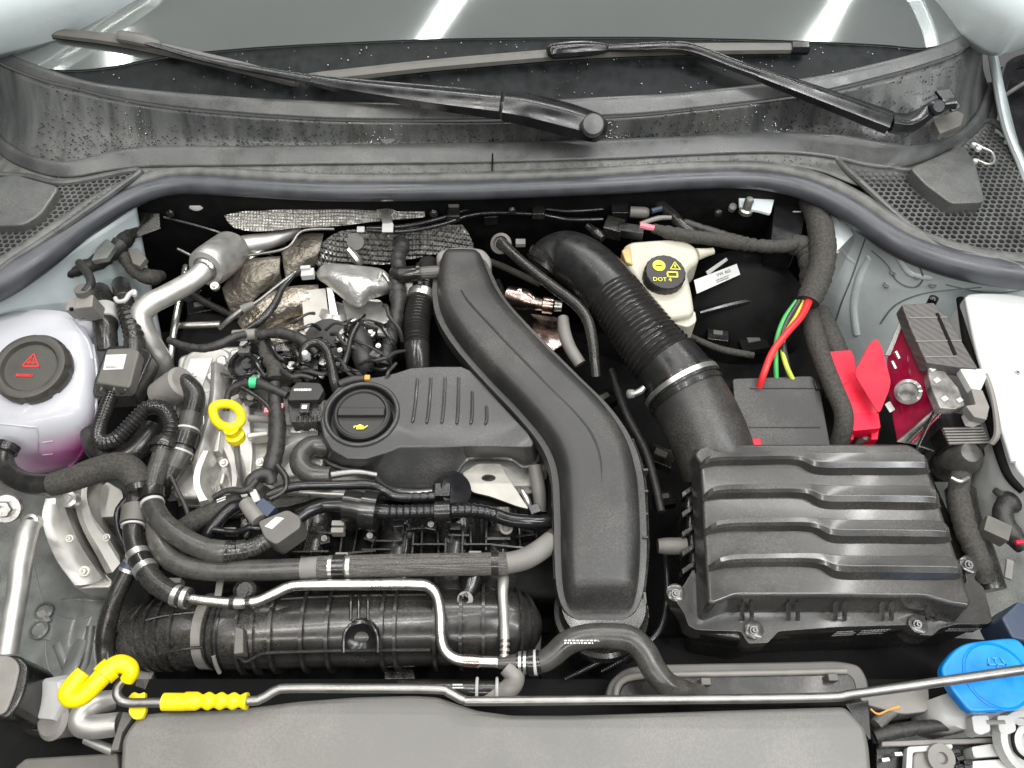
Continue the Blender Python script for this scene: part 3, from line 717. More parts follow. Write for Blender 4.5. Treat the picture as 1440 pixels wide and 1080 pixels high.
for pts_, r_ in (([(0, 596), (40, 600), (52, 604), (52, 640)], 1.6), ([(128, 470), (136, 530), (132, 590), (112, 640), (85, 664)], 2.2), ([(100, 450), (122, 478), (130, 505)], 1.6), ([(60, 622), (75, 620)], 1.2), ([(60, 640), (75, 638)], 1.2)):
    trace('moulded_line', tkb, [(x, y, r_) for x, y in pts_], 'tank_plastic', tk, 0.0)
cc = P(45, 518, 0.02); k_ = mpp(cc); cax = (0.05, -0.18, 1)
lathe('filler_neck', cc, [(43 * k_, -0.045), (43 * k_, -0.012), (46 * k_, -0.01), (46 * k_, -0.006)], 'tank_plastic', cax, 40, tk)
cp = lathe('screw_cap', cc, [(50 * k_, -0.014), (52 * k_, -0.008), (52 * k_, 0.002), (48 * k_, 0.008), (44 * k_, 0.009), (38 * k_, 0.008), (35 * k_, 0.003), (3 * k_, 0.004)], 'cap_plastic', cax, 120, tk, lobes=(8, -0.055, 0.72, 51.0 * k_), label='black screw cap with red warning symbol')
ca = V(cax).normalized(); cu_ = V((1, 0, -0.05)).normalized(); cv_ = ca.cross(cu_)
def sym(c, u, v, polys, s): return join(*[([V(c) + u * (x * s) + v * (y * s) for x, y in pl], [tuple(range(len(pl)))]) for pl in polys])
tri = [[(-1, -0.7), (-0.86, -0.7), (0.07, 0.86), (0, 1)], [(0, 1), (-0.07, 0.86), (0.86, -0.7), (1, -0.7)], [(-1, -0.7), (1, -0.7), (0.9, -0.55), (-0.9, -0.55)],
       [(-0.35, -0.4), (-0.2, -0.4), (-0.05, 0.4), (-0.15, 0.4)], [(0.35, -0.4), (0.2, -0.4), (0.05, 0.4), (0.15, 0.4)], [(-0.5, -0.25), (0.5, -0.25), (0.5, -0.1), (-0.5, -0.1)]]
build('warning_symbol', sym(cc + ca * 0.0046 + cv_ * (9 * k_), cu_, cv_, tri, 13 * k_), 'print_red', cp)
build('warning_print', lines_vf(cc + ca * 0.0046 - cv_ * (13 * k_), cu_, cv_, 32 * k_, 5 * k_, 1, 0.8), 'print_red', cp)
# tank sensor plug
sn = empty('level_sensor_plug', P(115, 440, -0.02), 'grey square sensor plug with a dark window on the coolant tank shoulder', 'connector')
lathe('collar', P(115, 452, -0.012), [(0.018, -0.02), (0.018, 0.0), (0.014, 0.008)], 'tank_plastic', (0.1, 0.1, 1), 24, sn)
block('plug_body', 118, 424, 0.03, 24, 20, 0.035, 'mid_grey_plastic', sn, 8, 8)
block('plug_latch', 101, 428, 0.028, 16, 18, 0.024, 'mid_grey_plastic', sn, 8, 8)
block('latch_window', 100, 436, 0.028, 5, 5, 0.004, 'dull_black', sn, 8, 70)
lathe('cable_boot', P(119, 412, 0.03), [(0.011, 0), (0.011, 0.008), (0.006, 0.008)], 'grey_plastic', (0, 0.2, 1), 18, sn)
hose('sensor_cable', [(119, 412, 0.035, 6), (128, 398, 0.03, 6), (122, 382, 0.02, 6), (112, 370, 0.01, 6)], 'tape', parent=sn)
# black box with white label
bx_ = empty('vacuum_valve_box', P(165, 540, -0.06), 'black moulded box with a small white label beside the coolant tank', 'valve box')
prism('box_base', [(128, 545), (150, 486), (192, 484), (215, 497), (188, 556), (132, 558)], -0.015, 0.03, 'black_plastic', bx_, bevel=0.003, r=0.006)
prism('box_lid', [(134, 538), (150, 490), (188, 488), (196, 494), (184, 540), (180, 545)], 0.004, 0.02, 'grey_plastic', bx_, bevel=0.003, r=0.004)
for x in (142, 160, 176): block('lid_rib', x, 546, 0.0, 3, 6, 0.016, 'grey_plastic', bx_)
lb = plate('paper_label', [P(149, 499, 0.0046), P(178, 498, 0.0046), P(173, 519, 0.0046), P(145, 520, 0.0046)], 0.0004, 'paper_label', bx_, bevel=0)
build('label_print', lines_vf(P(160, 516, 0.0053), V((1, 0, 0)), V((0, 1, 0)), 0.02, 0.003, 1, 0.5), 'print_black', lb, smooth=False)
ft = hose('vacuum_hose', [(152, 492, -0.03, 14), (150, 470, -0.02, 14), (148, 455, -0.02, 17), (146, 430, -0.03, 17), (140, 410, -0.05, 14)], 'rubber', label='short black hose with a white collar above the valve box', cat='hose')
band(ft, 0.3, 0.5, 1.12, 'white_plastic', 'collar', 0.1)
fu = hose('vacuum_hose', [(190, 496, -0.025, 15), (188, 470, -0.015, 14), (180, 440, -0.01, 14), (176, 428, -0.015, 13), (170, 400, -0.05, 12)], 'rubber', label='black ribbed hose with a white spring clip above the valve box', cat='hose', corr=(0.008, 0.10, 0.1, 0.6))
hose('spring_clip', [(162, 419, 0.015, 3), (166, 424, 0.015, 3), (176, 422, 0.016, 3), (182, 414, 0.015, 3.5), (189, 410, 0.015, 3.5), (189, 416, 0.015, 3)], 'white_plastic', parent=fu, seg=8)
# wiring behind the tank
hose('wiring_harness', [(70, 388, -0.01, 9), (130, 372, -0.01, 11), (168, 345, -0.01, 12), (185, 318, -0.02, 14), (200, 300, -0.03, 14)], 'tape', label='brown black taped wiring harness tucked under the seal above the coolant tank', cat='wiring harness', rough=0.12)
hose('wiring_harness', [(170, 355, -0.02, 9), (190, 380, -0.03, 10), (212, 390, -0.04, 11), (226, 388, -0.06, 8)], 'fleece_tape', label='short fleece taped cable branch near the aluminium muffler pipe', cat='wiring harness', rough=0.12)
prism('harness_clip', [(180, 352), (192, 348), (206, 362), (196, 374), (186, 370)], -0.005, 0.01, 'grey_plastic', label='small grey cable clip on the bulkhead wiring', cat='clip')
prism('body_bracket', [(150, 335), (162, 345), (150, 362), (128, 366), (136, 348)], 0.01, 0.01, 'dusty_paint', label='small grey bracket under the seal end beside the wiring', cat='bracket')
# air-conditioning pipe with muffler
ac = hose('refrigerant_pipe', [(420, 322, -0.04, 9), (380, 338, -0.035, 12), (345, 345, -0.03, 14), (322, 352, -0.025, 14), (296, 372, 0.0, 14), (270, 395, 0.0, 14.5), (235, 415, -0.005, 15), (212, 427, -0.005, 15.5), (199, 441, -0.01, 15.5), (200, 458, -0.02, 15.5), (215, 487, -0.045, 15), (229, 512, -0.07, 14), (236, 545, -0.12, 13)], 'pipe_aluminium', label='dull aluminium air conditioning pipe bent down from a round silencer', cat='pipe', n=10, seg=18)
A_, B_ = P(327, 350, -0.028), P(289, 378, 0.004)
ax_ = (B_ - A_).normalized(); R_ = 29 * mpp(B_); Ln = (B_ - A_).length
lathe('silencer_drum', A_, [(R_ * 0.5, -0.012), (R_ * 0.85, -0.004), (R_, 0.004), (R_, Ln * 0.8), (R_ * 0.97, Ln * 0.93), (R_ * 0.86, Ln), (R_ * 0.62, Ln * 1.02), (R_ * 0.58, Ln * 0.97)], 'pipe_aluminium', ax_, 36, ac)
lathe('weld_ring', B_, [(R_ * 0.5, -0.004), (R_ * 0.56, 0.003), (R_ * 0.48, 0.006)], 'tube_aluminium', ax_, 30, ac)
bolt(302, 402, -0.005, 5, 'zinc', ac)
hose('thin_pipe', [(262, 375, -0.05, 5), (252, 425, -0.05, 5), (244, 470, -0.055, 5), (240, 505, -0.07, 5), (238, 530, -0.1, 5)], 'tube_aluminium', label='thin straight aluminium pipe dropping behind the bent refrigerant pipe', cat='pipe')
hose('thin_pipe', [(300, 395, -0.05, 4), (340, 372, -0.04, 4), (372, 350, -0.04, 4), (400, 342, -0.05, 4)], 'tube_aluminium', label='thin aluminium pipe slanting behind the silencer drum', cat='pipe')
# ---- hoses on the left of the engine
cz = hose('corrugated_hose', [(158, 552, -0.02, 10), (148, 578, -0.015, 10.5), (139, 606, -0.01, 10.5), (144, 621, -0.005, 11), (163, 617, 0.0, 11), (186, 594, 0.005, 11), (208, 573, 0.008, 11), (230, 576, 0.008, 11.5), (241, 596, 0.006, 11.5), (236, 620, 0.0, 12), (226, 640, -0.005, 12)], 'corrugated', label='shiny black corrugated hose curling beside the valve box', cat='hose', corr=(0.0048, 0.2, 0.0, 1.0), n=10)
band(cz, 0.93, 1.0, 1.3, 'black_plastic', 'quick_coupling', 0.06)
hose('coolant_hose', [(215, 600, -0.03, 17), (206, 618, -0.03, 18), (188, 636, -0.03, 18), (160, 645, -0.03, 17), (136, 632, -0.03, 15), (128, 610, -0.04, 14)], 'rubber', label='thick smooth black hose looping under the corrugated hose', cat='hose', seg=18)
h1 = hose('coolant_hose', [(250, 540, -0.005, 15), (262, 541, -0.002, 15), (274, 556, -0.002, 14), (270, 580, -0.004, 14), (264, 605, -0.006, 14), (257, 630, -0.008, 14), (247, 652, -0.012, 13), (236, 674, -0.02, 12), (228, 695, -0.04, 11)], 'rubber', label='black hose with two grey sleeves beside the dipstick', cat='hose', seg=16)
band(h1, 0.36, 0.52, 1.12, 'grey_rubber', 'sleeve'); band(h1, 0.62, 0.76, 1.12, 'grey_rubber', 'sleeve')
band(h1, 0.475, 0.49, 1.16, 'white_plastic', 'ring_mark'); band(h1, 0.64, 0.652, 1.16, 'white_plastic', 'ring_mark')
band(h1, 0.52, 0.61, 1.3, 'black_plastic', 'hose_clip', 0.08)
lathe('hose_stub', P(240, 548, -0.01), [(0.02, -0.02), (0.021, 0.0), (0.021, 0.025), (0.017, 0.028)], 'mid_grey_plastic', (0.75, 0.1, 0.55), 24, h1)
for x, y in ((266, 606), (252, 634)): pass
h2 = hose('coolant_hose', [(236, 612, 0.0, 10), (232, 628, -0.002, 14), (226, 648, -0.004, 14), (219, 668, -0.006, 14), (214, 690, -0.006, 13), (216, 714, -0.004, 15), (232, 738, 0.0, 15.5), (262, 760, 0.002, 15.5), (292, 773, 0.002, 15.5), (318, 776, 0.002, 15), (340, 774, 0.0, 12), (362, 768, -0.002, 12), (384, 754, -0.004, 12)], 'grey_rubber', label='grey black hose with clipped joints running to the angled sensor', cat='hose', seg=18, n=10)
band(h2, 0.02, 0.07, 1.5, 'black_plastic', 'hose_clip', 0.08)
band(h2, 0.26, 0.32, 1.25, 'black_plastic', 'quick_coupling', 0.08); band(h2, 0.33, 0.345, 1.1, 'white_plastic', 'ring_mark')
band(h2, 0.73, 0.80, 1.06, 'grey_rubber', 'sleeve'); 
for t in (0.805, 0.818, 0.831, 0.90, 0.915, 0.93, 0.945): band(h2, t, t + 0.008, 1.14, 'black_plastic', 'ridge_ring')
band(h2, 0.845, 0.885, 1.25, 'black_plastic', 'quick_coupling', 0.08)
h3 = hose('coolant_hose', [(220, 726, -0.015, 14), (222, 756, -0.012, 15), (234, 780, -0.01, 15), (258, 796, -0.008, 15), (300, 802, -0.008, 15), (360, 802, -0.008, 15), (424, 800, -0.008, 15), (448, 798, -0.008, 15), (560, 795, -0.008, 15), (690, 793, -0.008, 15), (712, 792, -0.008, 15), (738, 786, -0.01, 15), (762, 772, -0.015, 15), (785, 754, -0.025, 15), (800, 745, -0.04, 14)], 'grey_rubber', label='long grey hose with a braided silver sleeve crossing the intake manifold', cat='hose', seg=20, n=8)
s3 = arclen(PATHS[h3])
def tfrac(o, x):   # arc fraction where the path passes pixel column x
    pth = PATHS[o]; s = arclen(pth); best = 0; bd = 9
    for i, (p, r) in enumerate(pth):
        d = p - CAM; X = 720 + FPX * d.dot(RT) / d.dot(FW)
        if abs(X - x) < bd: bd = abs(X - x); best = s[i] / s[-1]
    return best
t1, t2, t3, t4 = tfrac(h3, 424), tfrac(h3, 448), tfrac(h3, 560), tfrac(h3, 696)
ta = t1 + (t2 - t1) * 0.0
band(h3, t1, t2, 1.02, 'tan_rubber', 'sleeve')
bs_ = band(h3, t2, t4 + 0.02, 1.06, 'braid', 'braided_sleeve')
band(h3, t4 + 0.021, 0.93, 1.01, 'tan_rubber', 'sleeve')
for f in (0.06, 0.16): band(h3, t2 + (t4 - t2) * f, t2 + (t4 - t2) * (f + 0.022), 1.1, 'zinc', 'ring_mark')
band(h3, t2 + (t4 - t2) * 0.085, t2 + (t4 - t2) * 0.15, 1.16, 'black_plastic', 'hose_clip')
band(h3, t4 - 0.01, t4 + 0.005, 1.1, 'black_plastic', 'hose_clip')
h4 = hose('overflow_hose', [(14, 625, -0.02, 11), (6, 640, -0.02, 12), (10, 662, -0.02, 14), (34, 678, -0.015, 15), (70, 681, -0.01, 15), (100, 674, -0.006, 16), (140, 660, -0.002, 17), (172, 656, 0.0, 18), (191, 670, 0.0, 17), (196, 690, -0.004, 15)], 'rubber', label='black hose from the coolant tank base with a fuzzy fleece wrap', cat='hose', seg=18)
band(h4, 0.47, 0.97, 1.1, 'fleece_tape', 'fleece_wrap', 0.04); band(h4, 0.0, 0.05, 1.35, 'black_plastic', 'elbow_clip', 0.1)
h5 = hose('coolant_hose', [(192, 690, -0.012, 13), (190, 720, -0.012, 13.5), (187, 748, -0.012, 13.5), (192, 775, -0.01, 14), (206, 803, -0.008, 15), (222, 822, -0.006, 15), (245, 836, -0.004, 14), (268, 842, -0.004, 13)], 'rubber', label='black hose with silver band clamps leading to the thin front pipe', cat='hose', seg=18)
band(h5, 0.12, 0.24, 1.35, 'grey_plastic', 'hose_clip', 0.05); band(h5, 0.25, 0.262, 1.2, 'white_plastic', 'ring_mark')
for t in (0.46, 0.58): band(h5, t, t + 0.045, 1.13, 'zinc', 'band_clamp', 0.04)
band(h5, 0.49, 0.60, 1.04, 'black_plastic', 'joint')
for t in (0.90, 0.955): band(h5, t, t + 0.03, 1.13, 'zinc', 'band_clamp', 0.04)
h6 = hose('drain_hose', [(187, 790, -0.02, 11), (176, 812, -0.025, 12), (164, 836, -0.03, 12), (155, 862, -0.04, 13), (149, 890, -0.05, 13), (148, 915, -0.06, 12), (153, 945, -0.07, 12)], 'rubber', label='black hose hanging down past the rail behind the yellow hook', cat='hose', seg=16)
band(h6, 0.0, 0.1, 1.12, 'zinc', 'band_clamp'); band(h6, 0.02, 0.07, 1.16, 'blue_connector', 'ring_mark')
hose('rail_pipe', [(44, 735, -0.06, 12), (38, 752, -0.06, 14), (30, 790, -0.06, 15), (25, 830, -0.065, 14), (18, 870, -0.07, 14), (10, 920, -0.08, 14)], 'pipe_aluminium', label='thick dull aluminium pipe running down the left rail', cat='pipe', seg=18)
# bare front pipe
fp = hose('front_coolant_pipe', [(262, 841, -0.004, 7.5), (290, 845, -0.004, 7.5), (335, 848, -0.004, 7.5), (362, 845, -0.004, 7.5), (385, 835, -0.004, 7.5), (405, 826, -0.004, 7.5), (430, 823, -0.004, 7.5), (520, 822, -0.004, 8), (585, 822, -0.004, 8), (604, 826, -0.004, 8), (615, 840, -0.006, 8), (619, 865, -0.01, 8), (620, 895, -0.016, 8), (626, 915, -0.02, 8), (642, 927, -0.022, 8), (670, 930, -0.022, 8), (700, 931, -0.022, 8)], 'tube_aluminium', label='long thin bare aluminium pipe bent down across the ribbed charge pipe', cat='pipe', seg=16, n=8)
for t in (tfrac(fp, 322), tfrac(fp, 346)): band(fp, t, t + 0.012, 1.35, 'black_plastic', 'pipe_clip')
band(fp, tfrac(fp, 328), tfrac(fp, 344), 1.12, 'zinc', 'band_clamp')
lathe('clip_boss', P(344, 830, -0.01), [(0.013, -0.02), (0.013, 0.0), (0.010, 0.003), (0.009, 0.0), (0.005, 0.0), (0.005, 0.002)], 'black_plastic', (0, -0.2, 1), 20, fp)
band(fp, tfrac(fp, 652), tfrac(fp, 672), 1.15, 'bronze_metal', 'solder_joint', 0.05)
up = hose('bleed_pipe', [(707, 803, -0.03, 6), (708, 815, -0.026, 8), (707, 835, -0.022, 7), (709, 870, -0.02, 7), (710, 905, -0.02, 7), (709, 928, -0.02, 7)], 'pipe_aluminium', label='short upright aluminium pipe at the end of the ribbed charge pipe', cat='pipe', seg=14)
for t in (0.80, 0.86, 0.92): band(up, t, t + 0.03, 1.12, 'bronze_metal', 'solder_joint')
hc = hose('heater_hose', [(700, 932, -0.02, 8), (726, 932, -0.02, 12), (760, 931, -0.018, 15), (778, 921, -0.014, 16), (798, 904, -0.008, 17), (825, 895, -0.004, 17), (862, 894, -0.002, 17.5), (888, 899, -0.002, 18), (906, 916, -0.004, 18), (920, 942, -0.008, 18), (938, 962, -0.014, 17), (964, 972, -0.025, 15), (985, 976, -0.04, 13)], 'grey_rubber', label='thick grey black hose arching in front of the big duct', cat='hose', seg=20, n=10)
band(hc, tfrac(hc, 727), tfrac(hc, 760), 1.12, 'black_plastic', 'quick_coupling', 0.05)
for x in (729, 737, 752): band(hc, tfrac(hc, x), tfrac(hc, x) + 0.012, 1.22, 'white_plastic' if x == 752 else 'zinc', 'spring_clamp')
band(hc, tfrac(hc, 742), tfrac(hc, 749), 1.3, 'black_plastic', 'clip_ear')
pp, rr_ = at(hc, tfrac(hc, 822))
build('hose_print', lines_vf(pp + V((0, -rr_ * 0.62, rr_ * 0.84)), V((1, 0, 0)), V((0, 0.8, 0.6)), 0.045, 0.0055, 2, 0.6, 5), 'print_white', hc, smooth=False)
hose('elbow_pipe', [(712, 938, -0.02, 12), (724, 952, -0.022, 14), (716, 968, -0.028, 14), (700, 974, -0.035, 13), (670, 974, -0.04, 13)], 'mid_grey_plastic', label='beige plastic elbow below the front hose coupling', cat='pipe', seg=16)
jb = empty('hose_joint', P(685, 965, -0.05), 'small black coupling with two white rings next to the beige elbow', 'coupling')
hose('coupling_body', [(560, 968, 12), (640, 969, 12), (674, 970, 13), (700, 970, 13)], 'black_plastic', -0.036, jb)
for x in (671, 699): lathe('white_ring', P(x, 970, -0.034), [(0.0125, -0.0015), (0.0135, 0.0), (0.0125, 0.0015)], 'white_plastic', (1, 0, 0), 24, jb)
build('coupling_print', lines_vf(P(646, 965, -0.022), V((1, 0, 0)), V((0, 1, 0)), 0.014, 0.006, 2, 0.5, 8), 'print_white', jb, smooth=False)
# ---- engine mount bracket
mb = empty('engine_mount', P(110, 780, -0.16), 'cast aluminium engine mount bracket bolted to the left rail', 'engine mount')
loft('outer_limb', [(66, 704), (60, 730), (66, 758), (80, 790), (100, 818), (106, 826)], [(90, 697), (98, 716), (108, 742), (124, 775), (146, 808), (152, 816)], [(0, 0), (0.06, 0.006), (0.2, 0.003), (0.5, 0.0), (0.8, 0.005), (0.94, 0.010), (1, 0)], 'cast_aluminium', mb, z=-0.085, under=0.03, n=24)
loft('inner_limb', [(108, 690), (108, 716), (118, 748), (136, 782), (152, 812)], [(136, 668), (130, 700), (138, 728), (156, 752), (176, 784)], [(0, 0), (0.08, 0.008), (0.25, 0.0), (0.7, 0.0), (0.9, 0.012), (1, 0.004)], 'cast_aluminium', mb, z=-0.080, under=0.03, n=24)
prism('mount_foot', [(100, 812), (128, 795), (158, 812), (156, 826), (108, 828)], -0.09, 0.03, 'cast_aluminium', mb, bevel=0.003, r=0.006)
bolt(119, 803, -0.08, 6, 'cast_aluminium', mb, axis=(0.1, -0.4, 1))
for x, y in ((96, 702), (42, 734)): lathe('eye', P(x, y, -0.06), [(0.010, -0.012), (0.010, 0.0), (0.006, 0.001), (0.005, -0.006), (0.001, -0.006)], 'machined_aluminium', (0, -0.3, 1), 20, mb)
prism('cross_piece', [(62, 700), (90, 694), (112, 690), (108, 706), (70, 716)], -0.09, 0.03, 'cast_aluminium', mb, bevel=0.003)
prism('mount_arm', [(126, 700), (150, 676), (172, 690), (176, 724), (168, 726), (138, 728)], -0.10, 0.03, 'cast_aluminium', mb, bevel=0.004, r=0.006)
bolt(98, 757, -0.078, 4.5, 'cast_aluminium', mb, axis=(0.1, -0.4, 1)); bolt(150, 756, -0.07, 4.5, 'cast_aluminium', mb)
bolt(10, 715, -0.07, 16, 'zinc', mb, axis=(0.2, -0.6, 1))
# ---- lower-left corner
hk = empty('prop_rod', P(700, 985, 0.0), 'thin dark steel bonnet prop rod lying across the front', 'prop rod')
rod = hose('rod', [(177, 953, 0.02, 6), (166, 966, 0.018, 6), (166, 980, 0.015, 6.5), (180, 988, 0.012, 6.5), (220, 988, 0.012, 6.5), (345, 986, 0.012, 6.5), (368, 982, 0.012, 6.5), (388, 971, 0.012, 6.5), (408, 968, 0.012, 6.5), (500, 968, 0.012, 6.5), (612, 969, 0.012, 6.5), (632, 974, 0.012, 6.5), (652, 984, 0.012, 6.5), (680, 986, 0.012, 6.5), (900, 984, 0.014, 6.5), (1150, 981, 0.016, 6.5), (1200, 976, 0.018, 6.5), (1300, 962, 0.022, 7), (1450, 940, 0.026, 7)], 'rod_steel', parent=hk, seg=14, n=8)
hook = hose('hook_grip', [(118, 945, 0.036, 11), (105, 960, 0.036, 12.5), (96, 974, 0.036, 13), (101, 982, 0.036, 13), (116, 979, 0.036, 13), (134, 962, 0.036, 13), (150, 945, 0.034, 13.5), (166, 934, 0.032, 13), (180, 937, 0.03, 12), (184, 946, 0.028, 11), (179, 956, 0.024, 10)], 'yellow_plastic', parent=hk, seg=16, n=8, label='bright yellow hook shaped grip')
band(hook, 0.60, 0.70, 1.22, 'yellow_plastic', 'grip_collar', 0.05)
sv = hose('finger_sleeve', [(230, 987, 0.012, 12), (262, 987, 0.012, 12), (266, 986, 0.012, 12.5), (348, 986, 0.012, 11.5)], 'yellow_plastic', parent=hk, corr=(0.0125, 0.3, 0.42, 0.97), seg=18, label='bright yellow ribbed sleeve')
prism('radiator_clip', [(180, 980), (188, 972), (196, 976), (204, 972), (204, 982), (198, 986), (206, 996), (200, 1010), (188, 1012), (180, 1002), (182, 992), (174, 990)], 0.004, 0.006, 'yellow_plastic', label='small yellow clip on the front cover corner', cat='clip', bevel=0.0015, r=0.003)
rbx = prism('relay_box', [(-20, 922), (26, 920), (40, 935), (34, 975), (12, 1012), (-30, 1010)], 0.0, 0.06, 'black_plastic', bevel=0.004, r=0.01, label='dark plastic relay box in the front left corner', cat='box')
prism('relay_lid', [(-20, 920), (16, 922), (28, 936), (20, 972), (6, 1006), (-30, 1004)], 0.003, 0.004, 'mid_grey_plastic', rbx, bevel=0.002, r=0.008)
cpp = empty('service_valve', P(70, 1000, -0.08), 'pale grey hexagonal service valve cap beside the yellow hook', 'valve')
lathe('hex_cap', P(67, 985, -0.035), [(0.024, -0.03), (0.024, -0.004), (0.021, 0.0), (0.004, 0.001)], 'white_plastic', (-0.35, -0.35, 0.9), 6, cpp)
lathe('valve_body', P(88, 1010, -0.06), [(0.019, -0.03), (0.02, 0.0), (0.022, 0.012), (0.017, 0.016)], 'mid_grey_plastic', (-0.35, -0.2, 0.9), 24, cpp)
hose('condenser_pipe', [(160, 985, -0.05, 14), (135, 990, -0.04, 16), (118, 1003, -0.035, 17), (116, 1018, -0.035, 17), (132, 1022, -0.035, 16.5), (168, 1018, -0.035, 16)], 'pipe_aluminium', label='short thick aluminium pipe bend entering the front cover corner', cat='pipe', seg=20)
hose('lower_hose', [(30, 1010, 8), (45, 1024, 9), (70, 1028, 9), (105, 1022, 9)], 'rubber', -0.07, label='thin black hose below the hexagonal valve cap', cat='hose')
hose('lower_pipe', [(120, 1040, 6), (140, 1048, 7), (160, 1056, 7)], 'pipe_aluminium', -0.06, label='stub of thin aluminium pipe below the condenser pipe', cat='pipe')
prism('front_crossmember', [(20, 1078), (35, 1066), (165, 1058), (170, 1100), (20, 1110)], -0.06, 0.03, 'grey_plastic', bevel=0.003, label='grey edge of the front crossmember beside the front cover', cat='crossmember')
prism('corner_tray', [(-40, 1010), (140, 1030), (200, 1000), (170, 1110), (-40, 1130)], -0.10, 0.02, 'dull_black', label='black air guide tray in the front left corner', cat='tray')  # flat dull black sheet closing the front left corner
# ---- front cover over the lock carrier
fc = empty('front_cover', P(700, 1060, -0.05), 'smooth warm grey plastic cover over the front lock carrier', 'cover')
outer = [(167, 1100), (170, 1040), (180, 1022), (196, 1004), (230, 1000), (300, 998), (350, 994), (420, 985), (500, 979), (580, 977), (615, 979), (640, 988), (670, 998), (720, 1005), (800, 1005), (900, 1002), (1050, 997), (1188, 993), (1200, 1002), (1218, 1022), (1224, 1050), (1228, 1100)]
top = rnd(px(outer, -0.004), 0.006)
build('cover_shell', prism_vf(top, 0.05), 'lock_cover_plastic', fc, bevel=0.006, segs=4)
prism('side_flange', [(172, 1000), (190, 1003), (172, 1030), (166, 1056), (154, 1056)], -0.012, 0.01, 'grey_plastic', fc)
prism('side_flange', [(1188, 990), (1222, 984), (1226, 1040), (1222, 1040)], -0.02, 0.02, 'black_plastic', fc)
build('dark_channel', box_vf(P(800, 990, -0.10), 1.15, 0.05, 0.02), 'dull_black', fc)
# ================================================================ engine
eb = empty('engine_block', P(520, 640, -0.4), 'engine block with silver cast aluminium valve cover between the hoses', 'engine')
build('crankcase', box_vf(P(520, 640, -0.24), 0.55, 0.34, 0.30), 'dull_black', eb, bevel=0.01)
# cam cover: silver, stepped
prism('valve_cover', [(250, 500), (300, 486), (345, 485), (430, 560), (470, 560), (770, 610), (770, 700), (470, 700), (400, 720), (250, 720), (236, 620)], -0.060, 0.10, 'cast_aluminium', eb, bevel=0.006, r=0.01)
prism('timing_cover', [(256, 500), (290, 480), (325, 492), (318, 560), (300, 610), (285, 700), (240, 700), (240, 600)], -0.035, 0.05, 'cast_aluminium', eb, bevel=0.006, r=0.012)
loft('timing_rib', [(300, 520), (296, 570), (286, 620), (274, 660), (278, 700), (284, 708)], [(318, 520), (318, 570), (304, 622), (296, 660), (296, 690), (300, 708)], [(0, 0.0), (0.15, 0.016), (0.5, 0.02), (0.8, 0.016), (1, 0.0)], 'cast_aluminium', eb, z=-0.03, under=0.03, n=24)
loft('curved_flange', [(288, 640), (276, 665), (274, 690), (282, 712)], [(300, 640), (290, 668), (290, 690), (300, 708)], [(0, 0), (0.2, 0.012), (0.8, 0.012), (1, 0)], 'machined_aluminium', eb, z=-0.012, under=0.05, n=20)
prism('cast_panel', [(305, 560), (350, 560), (356, 640), (350, 700), (300, 700), (298, 640)], -0.045, 0.03, 'cast_aluminium', eb, bevel=0.005, r=0.008)
prism('casting_step', [(392, 596), (450, 592), (462, 640), (440, 668), (398, 672), (384, 640)], -0.040, 0.04, 'cast_aluminium', eb, bevel=0.006, r=0.012)
prism('casting_step', [(268, 552), (300, 548), (296, 600), (276, 640), (262, 640)], -0.028, 0.03, 'cast_aluminium', eb, bevel=0.004, r=0.006)
prism('sensor_pad', [(322, 492), (340, 487), (352, 500), (338, 528), (322, 530)], -0.038, 0.03, 'machined_aluminium', eb, bevel=0.004, r=0.004)
for x_, y_, s_ in ((300, 530, 9), (312, 508, 8)): lathe('cast_boss', P(x_, y_, -0.03), [(s_ * 0.001, -0.03), (s_ * 0.001, 0.002), (s_ * 0.0007, 0.004)], 'machined_aluminium', (0, -0.1, 1), 18, eb)
loft('cast_arch', [(362, 670), (372, 640), (392, 622), (420, 610), (450, 606)], [(390, 690), (400, 665), (412, 650), (430, 640), (452, 638)], [(0, 0.0), (0.2, 0.014), (0.6, 0.018), (1, 0.004)], 'machined_aluminium', eb, z=-0.045, under=0.03, n=20)
loft('cast_web', [(312, 640), (322, 665), (326, 690)], [(334, 628), (345, 660), (340, 690)], [(0, 0.0), (0.3, 0.012), (0.7, 0.012), (1, 0)], 'cast_aluminium', eb, z=-0.04, under=0.02, n=12)
for x, y, z, r in ((315, 651, -0.03, 5), (366, 650, -0.022, 5), (270, 645, -0.03, 4), (372, 525, -0.03, 4), (388, 535, -0.03, 4), (380, 572, -0.035, 5)): bolt(x, y, z, r, 'machined_aluminium', eb)
lbl = plate('data_label', [P(268, 504, -0.0335), P(299, 503, -0.0335), P(284, 545, -0.0335), P(256, 545, -0.0335)], 0.0005, 'silver_label', eb, bevel=0)
build('label_print', lines_vf(P(270, 532, -0.0328), V((0.9, 0.1, 0)), V((-0.3, 0.95, 0)), 0.016, 0.02, 4, 0.3, 3), 'print_black', lbl, smooth=False)
prism('lower_block', [(236, 690), (320, 690), (420, 700), (420, 780), (240, 780)], -0.10, 0.12, 'cast_aluminium', eb, bevel=0.006, r=0.01)
prism('rocker_rail', [(455, 684), (560, 690), (640, 688), (770, 690), (770, 716), (460, 716)], -0.075, 0.04, 'cast_aluminium', eb, bevel=0.004)
hose('bright_rail', [(405, 690, 6), (480, 695, 7), (560, 697, 6), (620, 692, 5)], 'machined_aluminium', -0.04, eb)
